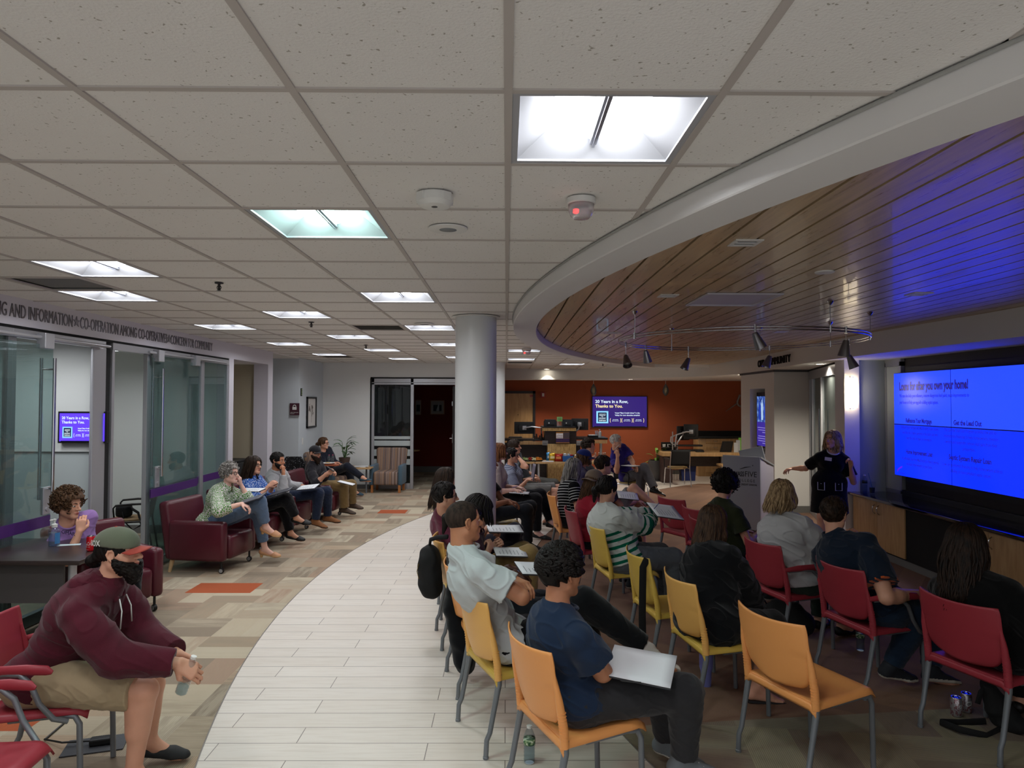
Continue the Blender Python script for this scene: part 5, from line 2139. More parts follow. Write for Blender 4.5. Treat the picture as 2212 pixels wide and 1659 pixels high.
# downlights
M_DL = mat('downlight_lens', '#ffffff', emit='#fff3dc', es=8.0)
for n, (px, py, z, lab, grp) in enumerate(((1181, 797, HC, 'round downlight in the tile ceiling over the left teller', 1), (1393, 814, 2.60, 'round downlight in the bulkhead soffit right of the wall screen', 2), (1598, 803, 2.60, 'round downlight in the bulkhead soffit under the OUR COMMUNITY letters', 2), (1776, 782, 2.60, 'round downlight in the bulkhead soffit above the speaking woman', 2))):
 p = atz(px, py, z)
 if n == 1:
  p = Vector((3.25, 18.3, z))
 if n == 2:
  p = Vector((5.05, 15.0, z))
 if n == 3:
  p = Vector((4.85, 10.75, z))
 mb = MB()
 mb.lathe([(0.085, 0.0), (0.083, -0.006), (0.066, -0.007), (0.062, 0.0)], 30)
 t = mb.build('downlight', M_WHITE, loc=p, smooth=35)
 tag(t, lab, 'downlight', 'round downlights')
 mb = MB()
 mb.lathe([(0.062, -0.003), (0.0, -0.004)], 30)
 mb.build('lens', M_DL, t)
 sl = bpy.data.lights.new('downlight_beam', 'SPOT')
 sl.energy = (40, 40, 90, 90)[n]
 sl.color = (1.0, 0.90, 0.74)
 sl.spot_size = math.radians(100 if n == 0 else 150)
 sl.spot_blend = 0.7
 sl.shadow_soft_size = 0.06
 so = bpy.data.objects.new('downlight_beam', sl)
 so.location = (0, 0, -0.012)
 so.parent = t
 COL.objects.link(so)

# glass pendants over the tellers
for px, lab in ((1282, 'smoky glass teardrop pendant hanging over the left end of the wall screen'), (1438, 'smoky glass teardrop pendant hanging right of the wall screen')):
 p = at(px, 866, 18.9)
 t = empty('pendant_lamp', (p.x, p.y, 0), label=lab, cat='pendant lamp', group='teardrop pendants')
 zt = at(px, 829, 18.9).z
 zb_ = at(px, 855, 18.9).z
 H_ = zt - zb_
 mb = MB()
 mb.tube([(0, 0, zt), (0, 0, 2.60)], 0.004, 6)
 mb.lathe([(0.06, 2.60), (0.055, 2.585), (0.0, 2.58)], 20)
 mb.build('cord', M_WHITE, t)
 mb = MB()
 prof = []
 for k in range(15):
  u = k / 14
  r = 0.095 * math.sin(PI * min(1, (u * 0.93 + 0.03))) ** 0.8 * (0.62 + 0.5 * u)
  prof.append((r, zt - H_ * u))
 mb.lathe(prof, 28)
 mb.build('glass_shade', glass_mat('smoky_glass', '#5b5240', 0.02, 0.12), t, smooth=True)
 mb = MB()
 mb.lathe([(0.0, zt - 0.10), (0.035, zt - 0.13), (0.04, zt - 0.20), (0.02, zt - 0.25), (0.0, zt - 0.26)], 16)
 mb.build('inner_bulb', mat('pendant_inner', '#b5ad92', rough=0.5, emit='#ffe9c0', es=0.12), t, smooth=True)

# wall sconce on the pilaster
c = Vector((4.80, 9.72, 2.14))
t = empty('wall_sconce', (c.x, c.y, c.z), label='glowing white rectangular wall sconce on the pilaster behind the speaking woman', cat='wall lamp')
mb = MB()
W2, H2 = 0.085, 0.205

def fn(u, v):
 a = (u - 0.5) * 2
 return (a * W2, -0.095 + 0.055 * a * a, (v - 0.5) * 2 * H2)

mb.grid(fn, 14, 4)
mb.build('glass_shade', mat('sconce_glass', '#fff6e0', emit='#ffeac0', es=1.6), t, smooth=True, solid=0.005)
mb = MB()
mb.box((-0.05, -0.02, -0.08), (0.05, 0.0, 0.08), 0.004)
for z in (-H2 - 0.012, H2 + 0.012):
 mb.tube([(0, 0, z), (0, -0.09, z)], 0.005, 8)
mb.box((-0.008, -0.006, -H2 - 0.02), (0.008, 0.0, H2 + 0.02))
mb.build('bracket', M_CHROME, t)
pl = bpy.data.lights.new('sconce_bulb', 'POINT')
pl.energy = 1.3
pl.color = (1.0, 0.86, 0.62)
pl.shadow_soft_size = 0.04
po = bpy.data.objects.new('sconce_bulb', pl)
po.location = (0.0, -0.035, 0)
po.parent = t
COL.objects.link(po)
# ---------------------------------------------------------------- screens, signs and pictures

def emis(name, col, k=1.0):
 return mat(name, '#000000', emit=col, es=k * 0.36, rough=0.4, spec=0.3)

def emis_lin(name, c, rough=0.25):
 m = mat(name, '#000000', rough=rough, spec=0.4)
 b = m.node_tree.nodes['Principled BSDF']
 b.inputs['Emission Color'].default_value = (*c, 1)
 b.inputs['Emission Strength'].default_value = 1.0
 return m

# video wall: four panels in the plane X = 5.3, read with the text running towards the viewer (-Y)
XV = 5.30
ym, y1v, z0v, z1v = 9.42, 7.00, 1.03, 2.40
vw = empty('video_wall', (XV, (ym + y1v) / 2, 0), label='bright blue video wall of four panels showing a loans slide', cat='video wall')
B0 = emis_lin('video_blue_top', (0.022 * SCREEN, 0.085 * SCREEN, 2.1 * SCREEN))
B1 = emis_lin('video_blue_bottom', (0.004 * SCREEN, 0.035 * SCREEN, 1.9 * SCREEN))
M_INK = emis_lin('video_ink', (0.004, 0.003, 0.075))
M_INK2 = emis_lin('video_ink_soft', (0.004, 0.006, 0.14))
ymid, zmid = (ym + y1v) / 2, (z0v + z1v) / 2
ox, oy = XV, (ym + y1v) / 2
for (ya, yb, za, zb2, m) in ((ym, ymid, zmid, z1v, B0), (ymid, y1v, zmid, z1v, B0), (ym, ymid, z0v, zmid, B1), (ymid, y1v, z0v, zmid, B1)):
 mb = MB()
 mb.box((-0.05, ya - oy, za), (0.03, yb - oy, zb2), 0.002)
 pnl = mb.build('panel', M_BLACK, vw)
 mb = MB()
 mb.box((-0.053, ya - oy - 0.006, za + 0.006), (-0.0505, yb - oy + 0.006, zb2 - 0.006))
 mb.build('picture', m, pnl)

def vtxt(s, u0, u1, v, h, m=M_INK, ext=0.0006, bold=0.0):
 """u along the wall 0..1 from the far edge, v height 0..1 from the bottom"""
 L_ = ym - y1v
 p0 = (XV - 0.0545, ym - u0 * L_, z0v + v * (z1v - z0v))
 p1 = (XV - 0.0545, ym - u1 * L_, z0v + v * (z1v - z0v))
 o = fit_text('slide_text', s, p0, p1, (0, 0, 1), h, m, ext=ext, parent=vw, bold=bold)
 return o

vtxt('Loans for after you own your home!', 0.055, 0.63, 0.832, 0.105, bold=0.05)
vtxt('We can also help you refinance, remove dangerous lead paint, make improvements to', 0.055, 0.635, 0.762, 0.044, M_INK2, bold=0.01)
vtxt('your home or help you upgrade a failing septic system.', 0.055, 0.40, 0.700, 0.044, M_INK2, bold=0.01)
vtxt('Refinance Your Mortgage', 0.115, 0.345, 0.522, 0.058, bold=0.03)
vtxt('Refinance your mortgage with MassHousing to save money,', 0.07, 0.40, 0.462, 0.040, M_INK2, bold=0.01)
vtxt('avoid the risk of higher payments in the future, and even', 0.08, 0.395, 0.412, 0.040, M_INK2, bold=0.01)
vtxt('cover the costs of repairs or renovations.', 0.115, 0.345, 0.362, 0.040, M_INK2, bold=0.01)
vtxt('Get the Lead Out', 0.52, 0.72, 0.522, 0.058, bold=0.03)
vtxt('The Get the Lead Out Program provides low and no-', 0.445, 0.82, 0.462, 0.040, M_INK2, bold=0.01)
vtxt('interest-rate financing to help homeowners, investor-', 0.445, 0.83, 0.412, 0.040, M_INK2, bold=0.01)
vtxt('owners and nonprofits remove lead paint from their', 0.45, 0.82, 0.362, 0.040, M_INK2, bold=0.01)
vtxt('properties.', 0.585, 0.675, 0.312, 0.040, M_INK2, bold=0.01)
vtxt('Home Improvement Loan', 0.115, 0.35, 0.225, 0.058, bold=0.03)
vtxt('An affordable loan from MassHousing to finance general,', 0.075, 0.40, 0.165, 0.040, M_INK2, bold=0.01)
vtxt('non-luxury improvements to your home.', 0.115, 0.345, 0.115, 0.040, M_INK2, bold=0.01)
vtxt('Septic System Repair Loan', 0.48, 0.78, 0.225, 0.058, bold=0.03)
vtxt('Low- or no-interest financing to help homeowners address', 0.43, 0.85, 0.165, 0.040, M_INK2, bold=0.01)
vtxt('a failing or non-compliant septic system.', 0.49, 0.78, 0.115, 0.040, M_INK2, bold=0.01)
vtxt('MassHousing', 0.045, 0.10, 0.025, 0.014, M_INK)
vtxt('18', 0.965, 0.978, 0.06, 0.02, M_INK2)
mb = MB()
L_ = ym - y1v
for k in range(2):
 pts = []
 for q in range(9):
  a = q / 8
  pts.append((-0.055, ym - (0.03 + 0.045 * a) * L_ - oy, z0v + 0.055 + 0.065 * a ** 0.6 + (0.012 * k)))
 mb.tube(pts, 0.003, 4)
mb.build('slide_logo', emis_lin('video_red', (0.06, 0.0, 0.09)), vw)
# black surround
mb = MB()
mb.box((5.36, 5.3, 0.76), (5.74, 9.36, 2.60))
tag(mb.build('wall_right', mat('surround_dark', '#1b1614', rough=0.6)), kind='structure')
mb = MB()
mb.box((5.335, 6.9, 0.95), (5.362, 9.30, 2.48))
mb.box((5.30, 5.3, 0.76), (5.36, 9.34, 0.84), 0.004)
tag(mb.build('trim_7', M_BLACK), kind='structure')

# wall screen on the rust wall
YS = 19.44
p0, p1 = at(1280, 922, YS), at(1397, 857, YS)

def promo_screen(name, c0, c1, Y, label, cat='screen', bg='#32206e', k=1.0):
 """landscape screen in a plane facing the viewer, c0 bottom left and c1 top right"""
 w_, h_ = c1.x - c0.x, c1.z - c0.z
 s = empty(name, (c0.x, Y, c0.z), label=label, cat=cat)
 mb = MB()
 mb.box((-0.02, 0.0, -0.02), (w_ + 0.02, 0.05, h_ + 0.02), 0.004)
 mb.build('casing', M_BLACK, s)
 mb = MB()
 mb.box((0, -0.004, 0), (w_, -0.001, h_))
 mb.build('picture', emis('promo_purple_%d' % int(k * 10), bg, k), s)
 mb = MB()
 mb.box((w_ * 0.03, -0.005, 0.0), (w_ * 0.97, -0.0045, h_ * 0.02))
 mb.build('picture_edge', M_BLACK, s)
 yt = -0.006

 def T(sx, a, b, v, h, m, bold=0.02):
  o = text_obj('promo_text', sx, 1.0, m, Matrix.Identity(4), ext=0.0004 / h, bold=bold)
  xs = [q.co.x for q in o.data.vertices]
  f = (b - a) * w_ / (max(xs) - min(xs))
  x0_ = min(xs)
  for q in o.data.vertices:
   q.co.x = (q.co.x - x0_) * f
   q.co.y *= h * h_ * 1.4
   q.co.z *= h * 1.4
  o.parent = s
  o.matrix_local = Matrix(((1, 0, 0, a * w_), (0, 0, -1, yt), (0, 1, 0, v * h_), (0, 0, 0, 1)))
 mw = emis('promo_white', '#dff2ff', 1.0)
 my = emis('promo_yellow', '#ffe9a8', 1.0)
 T('20 Years in a Row,', 0.05, 0.655, 0.79, 0.10, mw)
 T('Thanks to You.', 0.05, 0.555, 0.64, 0.10, my if k < 2 else mw)
 T('Voted "Best Credit Union" in the', 0.41, 0.87, 0.44, 0.045, mw)
 T('Valley for two decades straight!', 0.41, 0.87, 0.365, 0.045, mw)
 mb = MB()
 mb.box((0.07 * w_, yt, 0.12 * h_), (0.29 * w_, yt + 0.001, 0.52 * h_))
 mb.build('award_badge', emis('promo_cyan', '#8fd6ff', 1.0), s)
 mb = MB()
 mb.box((0.10 * w_, yt - 0.001, 0.165 * h_), (0.26 * w_, yt, 0.475 * h_))
 mb.build('award_badge_center', emis('promo_navy', '#101838', 1.0), s)
 yt = -0.0085
 T('ADVOCATE', 0.12, 0.24, 0.405, 0.028, mw)
 T('★BEST★', 0.12, 0.24, 0.36, 0.028, mw)
 T('OF', 0.165, 0.195, 0.325, 0.022, mw)
 T('THE VALLEY', 0.115, 0.245, 0.285, 0.024, mw)
 T('READERS POLL', 0.115, 0.245, 0.25, 0.024, mw)
 T('2026', 0.115, 0.245, 0.185, 0.042, mw)
 yt = -0.006
 for q in range(3):
  x0_ = 0.325 + q * 0.213
  T('2024 WINNER', x0_ + 0.045, x0_ + 0.15, 0.225, 0.022, mw)
  T('Best Credit Union', x0_ + 0.035, x0_ + 0.16, 0.185, 0.02, mw)
  mb = MB()
  for sg in (-1, 1):
   cx = (x0_ + 0.0975) * w_
   mb.tube([(cx + sg * (0.085 + 0.013 * math.cos(a)) * w_, yt, (0.215 + 0.075 * math.sin(a)) * h_) for a in np.linspace(-1.3, 1.3, 9)], [0.0012] + [0.006 * w_ / 1.5] * 7 + [0.0012], 5)
  mb.build('laurel', my if k < 2 else mw, s)
 return s

promo_screen('wall_screen', Vector((p0.x, YS, p0.z)), Vector((p1.x, YS, p1.z)), YS, 'purple wall screen reading 20 Years in a Row on the rust wall', bg='#37237a', k=0.8)
q0, q1 = at(131, 953, 7.36), at(229, 893, 7.36)
promo_screen('wall_screen', Vector((q0.x, 7.34, q0.z)), Vector((q1.x, 7.34, q1.z)), 7.34, 'bright violet screen reading 20 Years in a Row seen through the left office glass', bg='#4a2fe0', k=2.0)

# portrait display in the niche of the right wall
dn = empty('portrait_display', (XN + 0.10, 13.5, 0), label='tall narrow portrait display with a blue group photo in the white wall niche', cat='screen')
mb = MB()
mb.box((0.0, -0.28, 1.12), (0.06, 0.42, 2.20), 0.004)
mb.build('casing', M_BLACK, dn)
mb = MB()
mb.box((-0.003, -0.26, 1.15), (-0.001, 0.40, 1.62))
mb.build('caption_area', emis('display_violet', '#3a2a9a', 0.8), dn)
mb = MB()
mb.box((-0.003, -0.26, 1.62), (-0.001, 0.40, 2.12))

def grp(t):
 v = t.coord((6, 6, 3))
 n = t.noise(v, 3, 4, 0.7)
 c = t.ramp(n, [(0.35, rgb('#0e1a4a')), (0.5, rgb('#2c4fa8')), (0.68, rgb('#8fb6ea'))])
 t.b.inputs['Emission Strength'].default_value = 0.3
 t.l(c, t.b.inputs['Emission Color'])

mb.build('photo_area', nodemat('display_photo', grp, col='#000000'), dn)
for k, (yy, col, h) in enumerate(((0.24, '#1c3bb0', 0.36), (0.12, '#b8d4f4', 0.40), (-0.04, '#2446c4', 0.38), (-0.17, '#16308e', 0.35))):
 mb = MB()
 mb.lathe([(0.0, 1.66 + h), (0.022, 1.66 + h - 0.02), (0.02, 1.66 + h - 0.055), (0.03, 1.66 + h - 0.065), (0.055, 1.66 + h - 0.1), (0.05, 1.80), (0.045, 1.66), (0.0, 1.66)], 10, c=(0, yy, 0))
 for v in mb.V:
  v.x = -0.004 + v.x * 0.02
 mb.build('pictured_figure', emis('disp_fig%d' % k, col, 0.8), dn)
for k in range(7):
 z = 1.50 - 0.045 * k - (0.03 if k > 2 else 0)
 mb = MB()
 mb.box((-0.0045, -0.22, z), (-0.0032, 0.36 - (0.25 if k in (2, 6) else 0.03 * (k % 2)), z + 0.014))
 mb.build('caption_line', emis('disp_line', '#9a90e0', 0.7), dn)

# OUR COMMUNITY letters standing on the bulkhead face
pA, pB = atz(1607, 789, 2.66), atz(1667, 779, 2.66)
A_ = Vector((4.74, 12.7, 2.66))
B_ = Vector((4.62, 11.2, 2.66))
for s_, u0, u1 in (('OUR', 0.0, 0.22), ('COMMUNITY', 0.28, 1.0)):
 a_, b_ = Vector((4.70, 13.0, 2.655)), Vector((4.55, 11.15, 2.655))
 o = fit_text('lettering', s_, a_.lerp(b_, u0), a_.lerp(b_, u1), (0, 0, 1), 0.13, M_BLACKM, ext=0.010)
 tag(o, 'black raised word %s on the white bulkhead above the niche display' % s_, 'lettering')

# part of the metal logo on the rust wall
lg = empty('wall_logo', at(1590, 880, 19.49), label='large brushed metal letter U with a swoosh on the rust wall', cat='logo')
mb = MB()
og = at(1590, 880, 19.49)
pts = [at(x, y, 19.47) - og for x, y in ((1598.5, 853), (1595.5, 860), (1593, 867), (1592.8, 871), (1595, 875.5), (1599, 877.5), (1604, 876), (1608, 870), (1611, 861), (1613, 853))]
mb.tube(pts, 0.03, 8)
mb.build('letter_u', mat('logo_metal', '#8d8684', rough=0.35, metal=0.7), lg, smooth=40)
mb = MB()
mb.tube([at(x, y, 19.47) - og for x, y in ((1567, 889), (1580, 880), (1590.5, 872.5))], [0.004, 0.012, 0.02], 6)
mb.build('swoosh', mat('logo_metal', '#8d8684'), lg, smooth=40)

# framed botanical print, safe deposit sign, exit light switch
XLW = -4.2
y0f, y1f = 14.72, 15.42
fr = empty('framed_picture', (XLW, (y0f + y1f) / 2, 1.76), label='black framed botanical line drawing on the white wall above the seated people', cat='picture')
h2, z2 = (y1f - y0f) / 2, 0.33
mb = MB()
for q in ((-h2, -z2, h2, -z2 + 0.035), (-h2, z2 - 0.035, h2, z2), (-h2, -z2, -h2 + 0.04, z2), (h2 - 0.04, -z2, h2, z2)):
 mb.box((0, q[0], q[1]), (0.035, q[2], q[3]))
mb.build('frame', M_BLACK, fr)
mb = MB()
mb.box((0, -h2, -z2), (0.015, h2, z2))
mb.build('mount', mat('picture_mount', '#d6d3cf', rough=0.9), fr)
mb = MB()
rr_ = random.Random(5)

def branch(p, a, L_, d):
 if d == 0 or L_ < 0.02:
  return
 q = (p[0] + math.cos(a) * L_, p[1] + math.sin(a) * L_)
 mb.tube([(0.017, p[0], p[1]), (0.017, (p[0] + q[0]) / 2 + rr_.uniform(-.01, .01), (p[1] + q[1]) / 2), (0.017, q[0], q[1])], 0.0016, 4)
 for k in range(3):
  branch(q, a + rr_.uniform(-0.75, 0.75), L_ * rr_.uniform(0.55, 0.85), d - 1)

branch((0.0, -0.22), PI / 2, 0.12, 6)
mb.build('drawing', mat('ink_brown', '#6a5f58', rough=0.9), fr)

sg = empty('wall_sign', (0, 0, 0), label='dark plum square sign with a white padlock on the pale wall', cat='sign')
ys = 14.185
a0, a1 = at(626, 897, ys), at(647, 871, ys)
mb = MB()
mb.box((a0.x, ys - 0.012, a0.z), (a1.x, ys, a1.z), 0.003)
mb.build('plate', mat('sign_plum', '#45202e', rough=0.5), sg)
cx, cz, w_ = (a0.x + a1.x) / 2, a0.z + (a1.z - a0.z) * 0.58, (a1.x - a0.x)
mb = MB()
mb.box((cx - w_ * 0.22, ys - 0.016, cz - w_ * 0.16), (cx + w_ * 0.22, ys - 0.012, cz + w_ * 0.14), 0.0015)
mb.tube([(cx + w_ * 0.15 * math.cos(a), ys - 0.014, cz + w_ * 0.16 + w_ * 0.18 * math.sin(a)) for a in np.linspace(0, PI, 12)], 0.008, 6)
mb.build('padlock_symbol', M_WHITE, sg)
for s, z in (('SAFE DEPOSIT', 0.20), ('BOXES', 0.10)):
 fit_text('sign_text', s, (a0.x + w_ * 0.08, ys - 0.0135, a0.z + (a1.z - a0.z) * z), (a0.x + w_ * (0.92 if s[0] == 'S' else 0.48), ys - 0.0135, a0.z + (a1.z - a0.z) * z), (0, 0, 1), 0.016, M_WHITE, ext=0.001, parent=sg)
mb = MB()
mb.box((a0.x, ys - 0.014, a0.z - 0.03), (a1.x, ys - 0.002, a0.z - 0.005))
mb.build('sign_rail', M_ALU, sg)
mb = MB()
mb.box((-4.2, 14.30, 2.10), (-4.185, 14.38, 2.26), 0.002)
t = mb.build('wall_plate', M_BLACK)
tag(t, 'small narrow black plate with green marks high on the white wall edge', 'sign')
mb = MB()
for k in range(3):
 mb.box((-4.186, 14.315, 2.125 + k * 0.045), (-4.183, 14.365, 2.15 + k * 0.045))
mb.build('green_mark', mat('plate_green', '#8fae6c', rough=0.6), t)
mb = MB()
mb.box((-4.2, 14.42, 1.10), (-4.188, 14.50, 1.24), 0.003)
t = mb.build('light_switch', M_WHITE)
tag(t, 'white light switch plate below the small black plate on the left wall', 'light switch')
mb = MB()
mb.box((-4.189, 14.448, 1.135), (-4.182, 14.472, 1.205), 0.002)
mb.build('rocker', M_WHITE, t)

# fire alarm and door in the rust wall
p = at(1173, 853, 19.49)
mb = MB()
mb.box((p.x - 0.06, 19.44, p.z - 0.075), (p.x + 0.06, 19.5, p.z + 0.075), 0.006)
t = mb.build('fire_alarm', mat('alarm_red', '#8e1d18', rough=0.4))
tag(t, 'red fire alarm strobe on the rust wall right of the wooden door', 'fire alarm')
mb = MB()
mb.box((p.x - 0.03, 19.43, p.z - 0.045), (p.x + 0.03, 19.44, p.z + 0.045), 0.004)
mb.build('strobe_lens', M_WHITE, t)
c0, c1 = at(1085, 1010, 19.5), at(1152, 850, 19.5)
mb = MB()
x0d, x1d, zt = -0.12, at(1151, 900, 19.5).x, at(1120, 850, 19.5).z
mb.box((x0d, 19.46, 0), (x1d, 19.5, zt))
dd = mb.build('door_4', M_MAPLE)
tag(dd, kind='structure')
mb = MB()
mb.box((x1d, 19.44, 0), (x1d + 0.07, 19.52, zt + 0.07))
mb.box((x0d, 19.44, zt), (x1d + 0.07, 19.52, zt + 0.07))
mb.build('door_frame', mat('door_frame_charcoal', '#2d2a2c', rough=0.5), dd)
mb = MB()
mb.lathe([(0.0, 0.01), (0.012, 0.008), (0.012, 0)], 12, c=(at(1119, 896, 19.46).x, 19.45, at(1119, 896, 19.46).z), axis='y')
mb.build('peephole', M_BLACK, dd)
mb = MB()
q = at(1148, 855, 19.45)
mb.box((q.x - 0.045, 19.455, q.z - 0.03), (q.x + 0.045, 19.46, q.z + 0.03))
mb.build('red_sticker', mat('sticker_red', '#a2574e', rough=0.6), dd)

# glazed screen and open doorway of the back left room
gx0, gx1, gx2 = at(803, 900, YB).x, at(887, 900, YB).x, at(990, 900, YB).x
mb = MB()
zt = 2.52
for (a, b) in ((gx0, gx0 + 0.06), (gx1, gx1 + 0.07), (gx2, gx2 + 0.06)):
 mb.box((a, YB - 0.03, 0), (b, YB + 0.06, zt), 0.004)
mb.box((gx0, YB - 0.03, zt - 0.09), (gx2 + 0.06, YB + 0.06, zt), 0.004)
mb.box((gx0, YB - 0.03, zt - 0.14), (gx2 + 0.06, YB + 0.05, zt - 0.095), 0.004)
mb.box((gx0, YB - 0.03, 0), (gx1, YB + 0.06, 0.13), 0.004)
w7 = mb.build('window_7', M_ALU)
tag(w7, kind='structure')
mb = MB()
mb.box((gx0 + 0.06, YB + 0.01, 0.13), (gx1, YB + 0.018, zt - 0.14))
mb.build('pane', glass_mat('dark_room_glass', '#9aa3a3', 0.0, 0.02), w7)
mb = MB()
for (za, zb3) in ((0.98, 1.10), (1.13, 1.20), (0.55, 0.68), (0.75, 0.90)):
 mb.box((gx0 + 0.06, YB + 0.004, za), (gx1, YB + 0.009, zb3))
mb.build('frosted_bands', M_FROST, w7)
mb = MB()
mb.box((gx0 - 0.03, YB - 0.02, 0), (gx0, YB + 0.02, zt + 0.03))
mb.box((gx0 - 0.03, YB - 0.02, zt), (gx2 + 0.06, YB + 0.02, zt + 0.03))
mb.build('shadow_gap', M_BLACKM, w7)
# open wooden door leaf seen edge-on with lever
xk = at(981, 900, YB + 0.3).x
mb = MB()
mb.box((xk - 0.02, YB + 0.05, 0.02), (xk + 0.03, YB + 0.95, 2.35), 0.003)
d5 = mb.build('door_5', mat('door_dark', '#181210', rough=0.5))
tag(d5, kind='structure')
mb = MB()
zk = at(978, 947, YB + 0.12).z
mb.box((xk - 0.03, YB + 0.08, zk - 0.10), (xk - 0.02, YB + 0.15, zk + 0.10), 0.002)
mb.tube([(xk - 0.02, YB + 0.115, zk), (xk - 0.08, YB + 0.115, zk), (xk - 0.08, YB + 0.24, zk)], 0.011, 8)
mb.build('door_handle', M_CHROME, d5, smooth=40)
mb = MB()
mb.box((xk - 0.035, YB + 0.04, 1.9), (xk - 0.018, YB + 0.06, 2.0))
mb.box((xk - 0.035, YB + 0.04, 0.25), (xk - 0.018, YB + 0.06, 0.35))
mb.build('hinge', M_ALU, d5)
# drapes reflected in the dark glass, stood in for by a mesh behind it
mb = MB()
mb.grid(lambda u, v: (-4.2 + 0.06 * math.sin(u * 60) + 0.25 * math.sin(u * 3), 16.6 + u * 2.9, 0.25 + v * 2.2), 90, 2)
cur = mb.build('curtain', fabric('curtain_grey', '#6d5f5c'), smooth=True)
tag(cur, 'long grey folded curtain behind the dark glass screen, standing in for reflected drapes', 'curtain')
for n, (px0, px1, py0, py1, lab) in enumerate(((930, 960, 865, 895, 'white framed picture of a sailboat on the dark red wall past the doorway'), (897, 910, 864, 896, 'white framed picture partly hidden by the door post on the dark red wall'))):
 c0, c1 = at(px0, py1, 19.88), at(px1, py0, 19.88)
 f_ = empty('framed_picture', ((c0.x + c1.x) / 2, 19.88, (c0.z + c1.z) / 2), label=lab, cat='picture', group='framed pictures in the dark room')
 a, b = (c1.x - c0.x) / 2, (c1.z - c0.z) / 2
 mb = MB()
 for q in ((-a, -b, a, -b + 0.02), (-a, b - 0.02, a, b), (-a, -b, -a + 0.02, b), (a - 0.02, -b, a, b)):
  mb.box((q[0], -0.02, q[1]), (q[2], 0.0, q[3]))
 mb.build('frame', mat('frame_wood_light', '#a58c78', rough=0.6), f_)
 mb = MB()
 mb.box((-a, -0.008, -b), (a, 0, b))
 mb.build('mount', mat('mount_grey', '#9b9ca0', rough=0.9), f_)
 mb = MB()
 mb.box((-a * 0.6, -0.012, -b * 0.55), (a * 0.6, -0.008, b * 0.35))
 mb.build('print', mat('print_navy', '#1b2733', rough=0.7), f_)
 if n == 0:
  mb = MB()
  mb.poly([(-0.04, -0.014, -0.10), (0.05, -0.014, 0.16), (0.05, -0.014, -0.10)])
  mb.build('pictured_sail', mat('sail_grey', '#a7b2bd', rough=0.7), f_)
# small shelf table seen through the doorway
mb = MB()
c0 = at(897, 972, 18.0)
mb.lathe([(0.30, -0.02), (0.30, 0.0)], 30)
tb = mb.build('side_table', M_MAPLE, loc=(c0.x - 0.18, 18.0, c0.z))
tag(tb, 'pale round table top just visible past the door post in the dark room', 'table')
mb = MB()
mb.tube([(0, 0, -c0.z), (0, 0, -0.02)], 0.03, 10)
mb.build('pedestal', M_STEEL, tb)
# ---------------------------------------------------------------- seats

def plast(name, col, r=0.42):
 return mat(name, col, rough=r, spec=0.45, bump=(420, 0.06, 0.001))

P_ORG = plast('plastic_orange', '#e39a58')
P_YEL = plast('plastic_mustard', '#ccaa4c')
P_YO = plast('plastic_amber', '#e0aa5c')
P_RED = plast('plastic_red', '#97303b')

